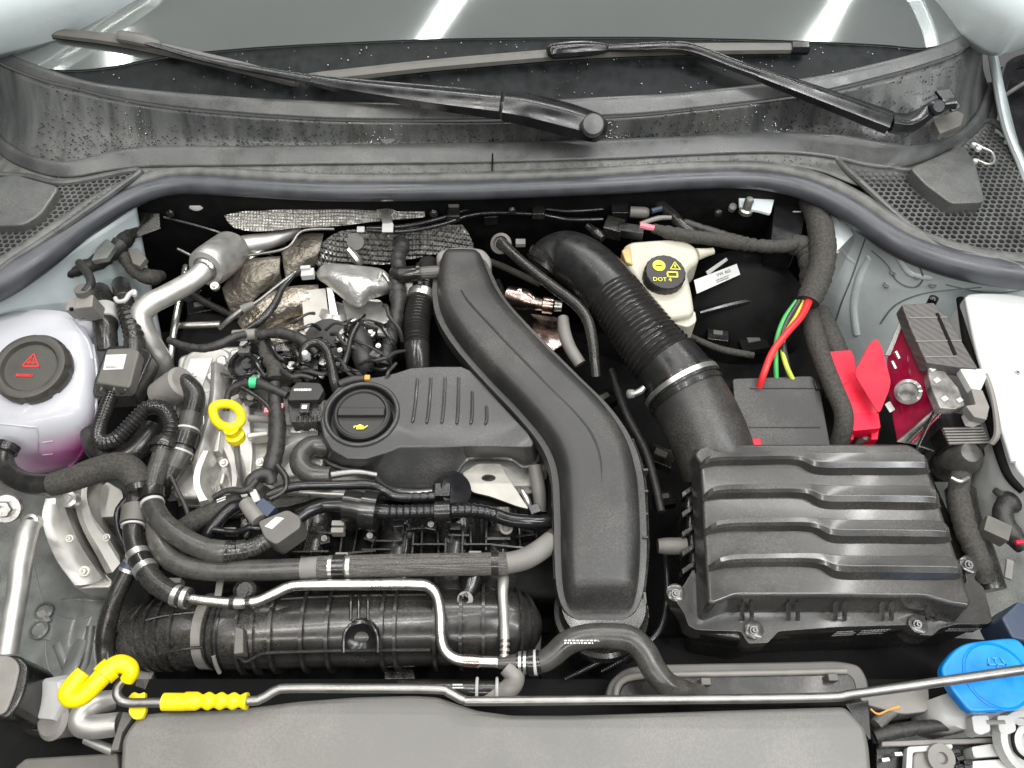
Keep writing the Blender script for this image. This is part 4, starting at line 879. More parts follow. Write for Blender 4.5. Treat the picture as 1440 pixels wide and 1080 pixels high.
# brackets, clips and studs on the castings
for k, (x, y, z, w2, d2, mt, dg2) in enumerate(((262, 606, -0.018, 26, 8, 'dull_zinc', 10), (284, 600, -0.016, 8, 40, 'machined_aluminium', 14), (262, 640, -0.02, 20, 12, 'dull_zinc', -12), (304, 620, -0.03, 10, 34, 'cast_aluminium', 6), (326, 560, -0.03, 22, 8, 'dull_zinc', 30), (352, 560, -0.03, 24, 10, 'black_plastic', -14), (346, 548, -0.032, 40, 6, 'cast_aluminium', -35), (362, 610, -0.035, 30, 8, 'cast_aluminium', 8), (300, 690, -0.04, 22, 14, 'dull_zinc', 20), (250, 680, -0.05, 40, 30, 'cast_aluminium', 12), (330, 720, -0.05, 46, 10, 'dull_zinc', 4), (345, 735, -0.045, 14, 18, 'machined_aluminium', 10), (424, 604, -0.036, 34, 10, 'machined_aluminium', 0), (440, 648, -0.036, 30, 8, 'dull_zinc', -20), (312, 672, -0.03, 6, 18, 'machined_aluminium', 0), (326, 545, -0.028, 6, 30, 'cast_aluminium', -8))):
    block('cast_lug', x, y, z, w2, d2, 0.02, mt, eb, dg2, bevel=0.002)
for x, y, z in ((262, 604, -0.016), (352, 558, -0.028), (424, 602, -0.034), (345, 733, -0.043), (300, 688, -0.038), (310, 600, -0.028), (336, 500, -0.035), (440, 606, -0.034)): bolt(x, y, z, 4, 'dull_zinc', eb, name='stud')
# dipstick
dp = empty('dipstick', P(330, 690, -0.05), 'bright yellow loop handle oil dipstick standing in a thin tube', 'dipstick')
lp = [V(a) for a in cr([tuple(P(x, y, 0.035)) for x, y in ((300, 582), (301, 572), (313, 568), (328, 570), (338, 580), (339, 592), (330, 600), (316, 600), (305, 593))], 6, True)]
build('handle_loop', sweep([(p, 6.5 * mpp(p)) for p in lp] + [(lp[0], 6.5 * mpp(lp[0])), (lp[1], 6.5 * mpp(lp[1]))], 12), 'yellow_plastic', dp)
A_ = P(332, 615, 0.018)
lathe('handle_stem', A_, [(0.008, -0.006), (0.011, -0.003), (0.0115, 0.006), (0.008, 0.008), (0.009, 0.018)], 'yellow_plastic', (-0.05, 0.12, 1), 20, dp)
hose('dipstick_tube', [(332, 618, 0.012, 4.5), (334, 640, -0.005, 4.5), (338, 665, -0.025, 5), (342, 690, -0.05, 5), (344, 705, -0.07, 5)], 'zinc', parent=dp)
# ---- engine cover with the oil filler
ec = empty('engine_cover', P(600, 620, -0.06), 'dark grey plastic engine cover with ribs and round oil filler', 'cover')
T = [(450, 592), (456, 566), (474, 545), (500, 533), (535, 529), (556, 524), (578, 517), (612, 515), (648, 515), (664, 522), (682, 541), (700, 562), (722, 586), (742, 607), (751, 620), (748, 627), (735, 628), (690, 627), (650, 627), (605, 627), (562, 628), (540, 637), (515, 645), (488, 645), (466, 632), (455, 614)]
Bt = {14: (757, 640), 15: (752, 652), 16: (735, 656), 17: (715, 645), 18: (658, 645), 19: (624, 686), 20: (551, 688), 21: (524, 666), 22: (500, 661), 23: (482, 658), 24: (460, 648), 25: (450, 628)}
zt, zb = 0.0, -0.042
topv = [P(x, y, zt) for x, y in T]
# front edge falls away gently before the skirt
for i in (14, 15, 16, 17, 18, 19, 20, 21, 22, 23, 24): topv[i].z -= 0.002
botv = [P(*Bt[i], zb) if i in Bt else V((p.x, p.y, zb)) for i, p in enumerate(topv)]
oc = P(509, 582, 0.0); ok_ = mpp(oc)
hole = [oc + V((math.cos(a) * 48 * ok_, math.sin(a) * 48 * ok_, 0)) for a in [2 * math.pi * k / 40 for k in range(40)]]
def cover_vf():
    bm = bmesh.new(); tv = [bm.verts.new(p) for p in topv]; bv = [bm.verts.new(p) for p in botv]; hv = [bm.verts.new(p) for p in hole]; hw = [bm.verts.new(p * 1 + V((0, 0, -0.018))) for p in hole]; rv = [bm.verts.new(oc + (p - oc) * (54.5 / 48)) for p in hole]
    es = [bm.edges.new((tv[i - 1], tv[i])) for i in range(len(tv))] + [bm.edges.new((rv[i - 1], rv[i])) for i in range(40)]
    bmesh.ops.triangle_fill(bm, edges=es, use_beauty=True)
    for i in range(len(tv)): bm.faces.new((tv[i - 1], tv[i], bv[i], bv[i - 1]))
    for i in range(40): bm.faces.new((hv[i - 1], hv[i], hw[i], hw[i - 1])); bm.faces.new((rv[i - 1], rv[i], hv[i], hv[i - 1]))
    bm.faces.new(hw); bm.verts.index_update()
    r = [v.co.copy() for v in bm.verts], [tuple(v.index for v in f.verts) for f in bm.faces]; bm.free(); return r
build('cover_shell', cover_vf(), 'cover_plastic', ec, bevel=0.006, segs=4)
build('lower_lip', sweep([(V(a), 0.0034) for a in cr([tuple(botv[i] + V((0, -0.001, 0.001))) for i in range(14, 26)], 4)], 8), 'cover_plastic', ec)
cr_ = [(oc + V((math.cos(a) * 50 * ok_, math.sin(a) * 50 * ok_, 0.0005)), 0.0032) for a in [2 * math.pi * k / 48 for k in range(50)]]
build('filler_collar', sweep(cr_, 10), 'cover_plastic', ec)
for k, (xa, ya, xb, yb) in enumerate(((587, 533, 581, 590), (606, 532, 601, 591), (626, 531, 622, 591), (645, 531, 643, 592), (664, 551, 663, 592), (684, 571, 684, 593))):
    rb = path([(xa, ya, 2.2), ((xa + xb) / 2 + 0.5, (ya + yb) / 2, 2.4), (xb, yb - 2, 2.2), (xb - 2, yb + 3, 1.4)], 0.0008, 6)
    build('rib', sweep(rb, 8), 'cover_plastic', ec)
cap = lathe('oil_filler_cap', oc, [(41 * ok_, -0.017), (41 * ok_, -0.006), (40 * ok_, 0.001), (37 * ok_, 0.003), (35 * ok_, 0.003), (33 * ok_, 0.0005), (2 * ok_, 0.0005)], 'ignition_plastic', (0, -0.04, 1), 64, ec)
build('grip_bar', box_vf(oc + V((0, 0, 0.003)), 66 * ok_, 13 * ok_, 0.008), 'ignition_plastic', cap, bevel=0.002)
X_, Y_ = V((1, 0, 0)), V((0, 1, 0))
can = [[(-0.5, -0.35), (0.45, -0.35), (0.45, 0.25), (-0.5, 0.25)], [(0.45, -0.1), (1.0, 0.3), (1.05, 0.15), (0.45, -0.35)], [(-0.5, 0.2), (-0.9, 0.2), (-0.9, -0.15), (-0.75, -0.15), (-0.75, 0.05), (-0.5, 0.05)], [(-0.25, 0.25), (0.15, 0.25), (0.15, 0.42), (-0.25, 0.42)]]
build('oil_symbol', sym(oc + V((0, -22 * ok_, 0.0012)), X_, Y_, can, 10 * ok_), 'print_yellow', cap, smooth=False)
build('oil_print', lines_vf(oc + V((0, 24 * ok_, 0.0012)), X_, Y_, 15 * ok_, 3 * ok_, 1, 0.8), 'print_yellow', cap, smooth=False)
# ---- big duct from the turbo to the air box side
dc = empty('intake_duct', P(800, 660, -0.08), 'big curved matte black air duct sweeping down beside the engine cover', 'duct')
DL = [(640, 356, 0.0), (622, 362, 0.0), (610, 385, 0.0), (608, 420, 0.002), (616, 452, 0.004), (640, 490, 0.006), (680, 536, 0.008), (722, 580, 0.008), (758, 624, 0.006), (774, 664, 0.004), (778, 720, 0.0), (779, 780, -0.006), (783, 830, -0.012), (795, 860, -0.016), (822, 877, -0.019)]
DR = [(660, 356, 0.0), (682, 366, 0.0), (694, 388, 0.0), (706, 412, 0.002), (726, 438, 0.004), (770, 484, 0.006), (816, 530, 0.008), (858, 572, 0.008), (888, 616, 0.006), (904, 664, 0.004), (909, 720, 0.0), (910, 780, -0.006), (905, 830, -0.012), (893, 860, -0.016), (868, 877, -0.019)]
prof = [(0.0, -0.003), (0.006, 0.0), (0.05, 0.0005), (0.075, 0.0005), (0.10, 0.012), (0.125, 0.019), (0.16, 0.024), (0.21, 0.0265), (0.3, 0.027), (0.40, 0.0275), (0.50, 0.0275), (0.6, 0.027), (0.72, 0.0265), (0.80, 0.025), (0.86, 0.02), (0.90, 0.012), (0.925, 0.0005), (0.95, 0.0005), (0.994, 0.0), (1.0, -0.003)]
def eh(t):
    f = lambda x: max(0.0, min(1.0, x)) ** 1
    a = f((t - 0.005) / 0.05); b = f((0.965 - t) / 0.05)
    s = lambda x: x * x * (3 - 2 * x)
    return s(a) * s(b)
loft('duct_shell', DL, DR, prof, 'duct_plastic', dc, n=110, endh=eh, under=0.022, ang=60)
hose('moulded_crease', [(648, 408, 0.029, 1.5), (660, 426, 0.031, 1.8), (690, 458, 0.033, 1.8), (730, 500, 0.035, 1.8), (772, 544, 0.035, 1.8), (808, 580, 0.034, 1.8), (832, 610, 0.033, 1.8), (844, 645, 0.031, 1.8), (846, 690, 0.0275, 1.5)], 'duct_plastic', parent=dc, seg=8)
rim = [(778, 700, 2), (779, 780, 2), (783, 832, 2), (798, 862, 2)]
for pts_, z_ in (([(612, 440, 2), (640, 487, 2), (690, 545, 2), (740, 600, 2), (768, 640, 2), (777, 690, 2), (778, 760, 2), (780, 815, 2)], -0.012), ([(890, 618, 2), (905, 664, 2), (910, 720, 2), (911, 780, 2), (906, 832, 2)], -0.012)):
    hose('lower_seam', pts_, 'black_plastic', z_, dc, seg=8)
for y in (660, 690, 722, 755): block('seam_clip', 908, y, 0.0, 8, 4, 0.014, 'duct_plastic', dc)
nk = P(845, 862, -0.05); kk = mpp(nk)
lathe('duct_neck', nk, [(50 * kk, -0.09), (56 * kk, -0.03), (60 * kk, -0.012), (66 * kk, -0.01), (66 * kk, 0.004), (60 * kk, 0.006), (60 * kk, 0.02), (58 * kk, 0.03)], 'black_plastic', (0, 0.1, 1), 48, dc)
for s in (-1, 1): hose('neck_latch', [(845 + s * 50, 872, -0.035, 5), (845 + s * 44, 888, -0.045, 5), (845 + s * 40, 896, -0.06, 5)], 'mid_grey_plastic', parent=dc, seg=8)
# duct stub at the top: pipe to the left and grey lump behind
hp = hose('crankcase_vent_pipe', [(556, 386, -0.005, 13), (566, 387, 0.0, 10), (584, 385, 0.004, 9), (606, 383, 0.006, 9), (625, 382, 0.006, 9)], 'black_plastic', label='short black vent pipe with a coupling joining the duct top', cat='pipe')
band(hp, 0.18, 0.5, 1.25, 'black_plastic', 'quick_coupling', 0.06); band(hp, 0.5, 0.56, 1.7, 'black_plastic', 'coupling_flange'); band(hp, 0.56, 1, 1.0, 'grey_plastic', 'sleeve')
prism('duct_head', [(612, 352), (640, 345), (680, 348), (692, 362), (690, 380), (615, 380)], -0.008, 0.05, 'mid_grey_plastic', bevel=0.006, r=0.012, label='grey plastic hood end behind the top of the big duct', cat='cover')
cb = hose('convoluted_hose', [(604, 372, -0.04, 15), (598, 400, -0.03, 17), (590, 430, -0.025, 19), (586, 460, -0.025, 19), (586, 490, -0.03, 18), (588, 520, -0.045, 16)], 'corrugated', label='vertical silver black convoluted hose between the turbo and the duct', cat='hose', corr=(0.0052, 0.2, 0.25, 0.82), seg=20)
hose('end_collar', [(595, 414, -0.024, 21), (592, 424, -0.024, 21)], 'zinc', parent=cb, seg=18)
# ---- turbo area: foil and heat shields
fo = empty('foil_shield_strip', P(460, 310, -0.02), 'long embossed foil heat shield strip along the firewall', 'heat shield')
sheet('foil_strip', [[(315, 303, 0.0), (345, 297, 0.002), (420, 294, 0.0), (480, 290, 0.002), (530, 288, 0.0), (596, 284, 0.0)], [(322, 314, -0.006), (350, 308, -0.004), (420, 306, -0.008), (480, 302, -0.004), (530, 298, -0.006), (597, 294, -0.006)], [(330, 321, -0.012), (360, 325, -0.012), (420, 320, -0.012), (480, 317, -0.012), (530, 311, -0.012), (598, 305, -0.012)]], 'embossed_foil', fo, n=10, solid=0.002)
lathe('foil_dome', P(542, 292, -0.004), [(0.018, -0.008), (0.017, 0.002), (0.011, 0.006), (0.002, 0.007)], 'embossed_foil', (0, -0.5, 0.8), 24, fo)
plate('foil_clip', [P(534, 294, 0.006), P(546, 292, 0.006), P(553, 314, 0.0), P(538, 316, 0.0)], 0.002, 'zinc', fo)
block('clip_tag', 545, 320, 0.002, 16, 14, 0.003, 'white_plastic', fo, 0, 15); block('clip_tag', 507, 322, 0.0, 11, 9, 0.003, 'white_plastic', fo, 0, 15)
dz = empty('dimpled_shield', P(560, 345, -0.06), 'dark dimpled heat shield behind the turbo foil', 'heat shield')
sheet('shield_skin', [[(448, 345, -0.04), (480, 325, -0.03), (540, 322, -0.03), (600, 318, -0.03), (650, 316, -0.03)], [(450, 360, -0.05), (480, 345, -0.045), (540, 345, -0.05), (600, 340, -0.045), (660, 330, -0.045)], [(440, 378, -0.07), (480, 372, -0.065), (540, 372, -0.07), (600, 360, -0.06), (668, 350, -0.06)]], 'dimpled_foil', dz, n=10, solid=0.002)
hs_ = empty('turbo_heat_shield', P(370, 400, -0.1), 'bronze coloured sheet metal heat shield beside the silencer pipe', 'heat shield')
sheet('shield_panel', [[(312, 405, -0.05), (340, 368, -0.03), (372, 362, -0.028), (394, 360, -0.03)], [(318, 425, -0.06), (345, 395, -0.035), (372, 390, -0.03), (394, 382, -0.036)], [(330, 450, -0.09), (354, 425, -0.06), (370, 412, -0.055), (398, 398, -0.06)]], 'heat_shield', hs_, n=8, solid=0.002)
sheet('shield_panel', [[(396, 355, -0.04), (425, 330, -0.03), (455, 328, -0.03)], [(398, 372, -0.045), (424, 360, -0.035), (450, 352, -0.035)], [(402, 395, -0.06), (420, 388, -0.06), (444, 374, -0.06)]], 'heat_shield', hs_, n=8, solid=0.002)
tb = empty('turbocharger', P(480, 450, -0.12), 'turbocharger housing with bright metal clamp under the crumpled foil', 'turbocharger')
prism('hot_casing', [(345, 440), (380, 415), (440, 410), (470, 430), (470, 470), (380, 482), (340, 470)], -0.07, 0.08, 'hot_steel', tb, bevel=0.012, r=0.02, segs=4)
hose('hot_elbow', [(350, 465, -0.07, 20), (375, 440, -0.055, 22), (410, 425, -0.055, 22), (450, 420, -0.06, 20)], 'hot_steel', parent=tb, seg=18)
plate('steel_plate', [P(423, 408, -0.035), P(458, 405, -0.035), P(464, 460, -0.06), P(428, 468, -0.06)], 0.003, 'dull_zinc', tb)
plate('steel_strap', [P(459, 404, -0.03), P(468, 404, -0.03), P(478, 456, -0.055), P(466, 460, -0.055)], 0.006, 'machined_aluminium', tb)
prism('wastegate_block', [(480, 420), (535, 420), (548, 440), (545, 455), (490, 455)], -0.05, 0.04, 'cast_aluminium', tb, bevel=0.006, r=0.006)
lathe('clamp_ring', P(470, 440, -0.06), [(0.02, -0.03), (0.024, -0.02), (0.02, -0.01), (0.024, 0.0), (0.018, 0.008)], 'machined_aluminium', (0.2, 0.3, 0.9), 28, tb)
prism('compressor_block', [(568, 396), (606, 396), (608, 420), (570, 424)], -0.05, 0.05, 'cast_aluminium', tb, bevel=0.005)
ff = empty('crumpled_foil', P(500, 400, -0.05), 'shiny crumpled silver foil sleeve over the turbo actuator', 'heat shield')
sheet('foil_wrap', [[(444, 384, -0.03), (458, 371, -0.012), (500, 373, -0.008), (536, 378, -0.01), (552, 392, -0.02)],
                    [(446, 390, -0.02), (462, 384, 0.004), (500, 388, 0.008), (530, 394, 0.002), (556, 400, -0.02)],
                    [(452, 396, -0.02), (470, 402, -0.004), (500, 406, 0.004), (526, 404, 0.0), (552, 408, -0.02)],
                    [(462, 402, -0.03), (482, 420, -0.02), (504, 434, -0.02), (520, 422, -0.02), (546, 414, -0.03)]], 'smooth_foil', ff, n=8, n2=5, solid=0.002)
hose('foil_fold', [(532, 394, 0.004, 2), (537, 382, 0.0, 2.5), (548, 396, -0.008, 2)], 'smooth_foil', parent=ff, seg=6)
block('foil_end_clip', 432, 382, -0.008, 18, 14, 0.01, 'white_plastic', ff, 6, 0); block('foil_end_clip', 429, 375, -0.004, 14, 6, 0.008, 'white_plastic', ff, 6, 0)
lathe('bracket_disc', P(500, 340, -0.02), [(0.013, -0.006), (0.013, 0.002), (0.004, 0.003)], 'grey_plastic', (0, -0.6, 0.8), 20, dz)
hose('bracket_strap', [(490, 350, -0.022, 5), (500, 362, -0.03, 6), (506, 372, -0.04, 6)], 'zinc', parent=dz, seg=8)
# sensor leads by the turbo
hose('sensor_lead', [(414, 384, -0.01, 4), (398, 404, -0.015, 4.5), (386, 428, -0.02, 5.5), (368, 450, -0.025, 6), (346, 464, -0.03, 5)], 'rubber', label='black sleeved sensor lead drooping from the foil sleeve clip', cat='cable')
l2_ = hose('sensor_lead', [(416, 382, -0.008, 2), (390, 402, -0.012, 2.5), (362, 424, -0.018, 2.5), (340, 436, -0.022, 4), (322, 450, -0.03, 4), (309, 462, -0.04, 3)], 'rod_steel', label='thin metal sensor lead crossing the bronze heat shield', cat='cable')
band(l2_, 0.55, 0.68, 1.7, 'tan_rubber', 'crimp_sleeve')
hose('vacuum_line', [(250, 350, -0.02, 2), (300, 372, -0.03, 2), (330, 362, -0.03, 2), (400, 350, -0.02, 2), (425, 325, -0.01, 2), (470, 322, -0.01, 2)], 'rod_steel', label='thin dark line running over the silencer to the foil', cat='cable')
hose('steel_stay', [(250, 458, 5), (310, 456, 5)], 'zinc', -0.07, label='short horizontal steel stay behind the timing cover', cat='bracket')
wire = hose('wiring_harness', [(238, 478, 0.0, 5), (256, 486, 0.002, 6), (285, 490, 0.004, 6), (310, 484, 0.006, 6.5), (330, 474, 0.004, 6), (345, 470, 0.0, 6)], 'tape', label='thin taped cable arching over the timing cover', cat='wiring harness', rough=0.08)
pl = empty('cam_sensor_plug', P(345, 480, -0.03), 'grey cylindrical cam sensor plug behind the timing cover', 'connector')
hose('plug_body', [(328, 472, 8), (360, 470, 8)], 'mid_grey_plastic', -0.005, pl); block('plug_foot', 343, 490, -0.012, 16, 14, 0.03, 'grey_plastic', pl)
block('plug_clip', 342, 482, -0.008, 10, 8, 0.004, 'white_plastic', pl)
os_ = lathe('cam_sensor', P(348, 512, -0.02), [(0.02, -0.05), (0.02, -0.012), (0.026, -0.008), (0.026, 0.0), (0.02, 0.003), (0.018, -0.002), (0.008, -0.002), (0.008, 0.002)], 'gloss_black', (0, -0.1, 1), 32, label='round glossy black cam adjuster valve on the valve cover corner', cat='valve')
# ---- ignition coils, plugs and wires on the valve cover
ic = empty('ignition_coil', P(432, 575, -0.06), 'square ribbed black ignition coil with white print beside the oil filler', 'ignition coil', 'ignition coils')
prism('coil_body', [(404, 560), (445, 556), (452, 592), (408, 594)], -0.012, 0.05, 'black_plastic', ic, bevel=0.003, r=0.003)
prism('coil_top', [(408, 546), (418, 536), (450, 538), (456, 548), (448, 562), (404, 563)], 0.0, 0.014, 'ignition_plastic', ic, bevel=0.002, r=0.003)
for x in (418, 425, 432, 439, 445): block('cooling_rib', x, 589, -0.010, 3, 10, 0.02, 'black_plastic', ic, 0, 10)
block('latch', 428, 573, -0.004, 14, 16, 0.012, 'black_plastic', ic); block('printed_mark', 428, 572, -0.0035, 7, 6, 0.0006, 'print_white', ic, bevel=0)
build('coil_print', lines_vf(P(430, 548, 0.0006), X_, Y_, 0.03, 0.004, 1, 0.9, 4), 'print_white', ic, smooth=False)
hose('plug_lead', [(404, 556, -0.004, 6), (386, 548, -0.002, 6), (366, 540, -0.002, 7), (352, 540, -0.004, 6)], 'tape', parent=ic)
hose('green_tie', [(352, 538, 8), (362, 538, 8)], 'green_clip', -0.002, ic)
for k, (x, y) in enumerate(((432, 510), (500, 470))):
    i2 = empty('ignition_coil', P(x, y + 20, -0.07), ('upright black ignition coil with a looped lead behind the square coil', 'black ignition coil with a flat lid below the turbo')[k], 'ignition coil', 'ignition coils')
    lathe('coil_stem', P(x, y + 10, -0.03), [(0.02, -0.05), (0.02, -0.008), (0.024, -0.004), (0.022, 0.006), (0.012, 0.010)], 'gloss_black', (0, -0.1, 1), 24, i2)
    block('coil_head', x, y, -0.006, 30, 26, 0.022, 'gloss_black', i2, 8); block('coil_tab', x - 20, y + 6, -0.02, 18, 14, 0.014, 'black_plastic', i2)
    block('coil_tab', x + 20, y + 4, -0.02, 16, 12, 0.014, 'black_plastic', i2)
    bolt(x - 22, y + 4, -0.012, 5, 'zinc', i2); bolt(x + 22, y - 2, -0.012, 5, 'zinc', i2)
lp2 = hose('coil_lead', [(428, 508, 0.004, 6), (427, 494, 0.01, 6.5), (434, 484, 0.012, 6.5), (448, 482, 0.012, 6.5), (460, 494, 0.01, 6.5), (466, 515, 0.006, 6.5), (470, 535, 0.002, 7), (474, 548, -0.01, 7)], 'rubber', label='black looped lead curving over the upright coil to the oil filler', cat='cable')
lathe('lead_tip', P(431, 502, 0.006), [(0.005, -0.004), (0.006, 0.004), (0.004, 0.01)], 'white_plastic', (0, 0, 1), 14, lp2)
lathe('fuel_pump', P(460, 478, -0.03), [(0.034, -0.05), (0.036, -0.01), (0.032, 0.0), (0.004, 0.003)], 'ignition_plastic', (0, -0.25, 1), 32, label='round flat black pump lid below the turbo clamp', cat='pump')
hose('wiring_harness', [(362, 472, 0.0, 7), (390, 468, 0.004, 8), (415, 474, 0.006, 8), (432, 484, 0.006, 8), (446, 496, 0.0, 7)], 'tape', label='taped cable bundle arching over the black pump lid', cat='wiring harness', rough=0.1)
hose('wiring_harness', [(372, 478, -0.012, 9), (374, 500, -0.012, 10), (386, 515, -0.012, 12), (388, 535, -0.014, 13)], 'fleece_tape', label='thick fleece wrapped cable trunk between cam valve and coil', cat='wiring harness', rough=0.12)
tr = hose('wiring_harness', [(386, 540, -0.01, 9), (388, 570, -0.012, 11), (390, 600, -0.014, 12), (388, 630, -0.018, 12), (382, 655, -0.022, 12), (374, 680, -0.03, 10)], 'tape', label='vertical taped cable trunk beside the square ignition coil', cat='wiring harness', rough=0.06)
for x, y in ((376, 576), (393, 570)): block('pink_tag', x, y, -0.006, 10, 8, 0.008, 'pink_plastic', tr)
hose('vent_stub', [(350, 588, 5), (370, 589, 6), (382, 588, 9)], 'mid_grey_plastic', -0.03, label='small grey stub pipe beside the dipstick handle', cat='pipe')
hose('dipstick_lead', [(318, 578, -0.02, 4), (322, 552, -0.01, 5), (338, 541, -0.006, 6), (352, 540, -0.004, 6)], 'tape', label='thin black lead curling above the dipstick handle', cat='cable')
for k, (x, y, zz, w_, d_, mt) in enumerate(((402, 505, -0.03, 26, 18, 'gloss_black'), (405, 522, -0.035, 30, 16, 'black_plastic'), (476, 508, -0.035, 26, 22, 'gloss_black'), (520, 490, -0.03, 30, 22, 'black_plastic'), (545, 476, -0.03, 24, 40, 'gloss_black'), (396, 488, -0.03, 20, 14, 'black_plastic'), (418, 522, -0.025, 10, 6, 'zinc'))):
    nm = ('injector plug near the cable trunk', 'injector rail cover behind the square coil', 'plug block right of the upright coil', 'actuator plug below the crumpled foil', 'tall plug body beside the convoluted hose', 'small plug below the pump lid cables', 'tiny zinc lug behind the square coil')[k]
    block('injector_plug', x, y, zz, w_, d_, 0.04, mt, deg=(k * 17) % 30 - 10, bevel=0.002, label=('small zinc ' if mt == 'zinc' else 'black ') + nm, cat='connector')
ae = empty('turbo_actuator', P(515, 490, -0.06), 'dark actuator with cable plugs below the crumpled foil', 'actuator')
hose('actuator_body', [(498, 462, -0.02, 16), (506, 480, -0.018, 18), (512, 505, -0.02, 16), (514, 522, -0.03, 12)], 'ignition_plastic', parent=ae, seg=18)
hose('actuator_arm', [(488, 460, -0.02, 7), (512, 456, -0.01, 8), (536, 462, -0.01, 8)], 'black_plastic', parent=ae)
block('actuator_tab', 537, 465, -0.004, 12, 8, 0.008, 'white_plastic', ae, -10); block('actuator_tab', 496, 450, -0.004, 10, 6, 0.008, 'zinc', ae)
hose('actuator_lead', [(504, 455, 0.0, 3.5), (494, 475, 0.0, 4), (488, 500, -0.005, 4.5), (478, 525, -0.012, 5)], 'rubber', parent=ae)
hose('actuator_lead', [(478, 540, 0.0, 6), (496, 534, 0.002, 6), (512, 532, 0.002, 5)], 'tape', parent=ae); block('orange_tag', 516, 530, 0.004, 8, 8, 0.006, 'orange_plastic', ae)
hose('wiring_harness', [(556, 392, -0.01, 12), (560, 420, -0.015, 11), (556, 450, -0.02, 10), (548, 480, -0.025, 10), (540, 515, -0.03, 10)], 'tape', label='bundle of black leads hanging beside the crumpled foil', cat='wiring harness', rough=0.15)
hose('wiring_harness', [(562, 382, 0.0, 10), (560, 362, -0.004, 10), (566, 346, -0.012, 10), (560, 340, -0.03, 9)], 'tape', label='taped black elbow rising over the turbo shield', cat='wiring harness', rough=0.1)
# thin leads that thread between the plugs
LD = random.Random(11)
for k, (x0, y0, x1, y1, lab) in enumerate(((372, 480, 408, 520, 'from pump bundle to injector rail'), (404, 486, 446, 520, 'looping past the upright coil'), (466, 470, 520, 500, 'from pump lid to actuator'), (524, 455, 556, 500, 'down beside the crumpled foil'), (540, 430, 566, 480, 'along the hanging bundle'), (346, 500, 380, 545, 'around the cam adjuster valve'), (408, 530, 470, 520, 'behind the square coil'), (470, 505, 500, 540, 'behind the oil filler'))):
    mx, my = (x0 + x1) / 2 + LD.uniform(-14, 14), (y0 + y1) / 2 + LD.uniform(-12, 8)
    hose('thin_lead', [(x0, y0, -0.01, 3), ((x0 + mx) / 2, (y0 + my) / 2 - 6, 0.002, 3), (mx, my, 0.0, 3), ((mx + x1) / 2 + 4, (my + y1) / 2, -0.008, 3), (x1, y1, -0.025, 3)], LD.choice(['rubber', 'gloss_black', 'tape']), label='thin black lead ' + lab, cat='cable', seg=8)
# ---- hoses under the engine cover
hk2 = hose('breather_hose', [(460, 628, -0.03, 15), (438, 628, -0.025, 15), (424, 640, -0.02, 15), (424, 656, -0.018, 15), (438, 667, -0.018, 14), (465, 669, -0.018, 13)], 'grey_rubber', label='curled grey hose emerging from under the engine cover', cat='hose', seg=18)
hose('fuel_line', [(376, 697, -0.01, 6), (398, 688, -0.01, 7), (425, 683, -0.01, 7), (480, 682, -0.01, 7), (520, 682, -0.012, 7), (540, 690, -0.015, 7), (556, 698, -0.016, 7), (585, 699, -0.016, 7), (612, 698, -0.016, 8)], 'gloss_black', label='glossy black fuel line below the engine cover', cat='pipe', corr=(0.009, 0.12, 0.84, 1.0))
hose('metal_line', [(466, 668, -0.012, 6), (500, 664, -0.014, 5), (530, 668, -0.018, 4)], 'rod_steel', label='short dark metal line under the engine cover lip', cat='pipe')
vl = hose('vapour_pipe', [(420, 727, -0.018, 9), (440, 716, -0.014, 9), (462, 711, -0.014, 10), (490, 712, -0.014, 11), (540, 720, -0.014, 11), (620, 719, -0.014, 11), (660, 718, -0.014, 11), (690, 722, -0.014, 10), (716, 731, -0.016, 10), (745, 734, -0.018, 10), (775, 733, -0.025, 10)], 'gloss_black', label='glossy black ribbed vapour pipe with round couplings above the manifold', cat='pipe', n=8, seg=16, corr=(0.008, 0.12, 0.35, 0.78))
band(vl, tfrac(vl, 484), tfrac(vl, 512), 2.1, 'black_plastic', 'valve_body', 0.05); band(vl, tfrac(vl, 513), tfrac(vl, 536), 2.6, 'black_plastic', 'valve_flange', 0.05)
band(vl, tfrac(vl, 612), tfrac(vl, 634), 1.35, 'black_plastic', 'quick_coupling', 0.05)
lathe('check_valve', P(638, 690, -0.02), [(0.022, -0.015), (0.024, 0.0), (0.02, 0.008), (0.006, 0.009)], 'gloss_black', (0.5, -0.3, 0.8), 24, vl)
block('check_valve_plug', 622, 688, -0.004, 22, 20, 0.02, 'black_plastic', vl)
lb2 = empty('lifting_bracket', P(690, 680, -0.08), 'bare metal lifting bracket with an oval eye under the cover corner', 'bracket')
eye = [P(687 + 10 * math.cos(a), 672 + 5 * math.sin(a), -0.04) for a in [2 * math.pi * k / 16 for k in range(16)]]
prism('bracket_plate', [(650, 665), (672, 652), (704, 652), (712, 668), (744, 716), (728, 712), (690, 698), (664, 692)], -0.04, 0.004, 'dull_zinc', lb2, bevel=0.001, r=0.004, holes=[eye])
hose('bracket_edge', [(734, 690, -0.036, 3.5), (741, 702, -0.038, 4), (746, 716, -0.045, 4)], 'zinc', parent=lb2)
block('oxygen_lead_plug', 752, 715, -0.02, 16, 14, 0.02, 'gloss_black', label='small glossy plug between the lifting bracket and duct', cat='connector', deg=20)
hose('rear_post', [(752, 655, -0.04, 10), (758, 690, -0.05, 10), (760, 720, -0.06, 9)], 'tan_rubber', label='grey post beside the duct under the cover corner', cat='bracket')
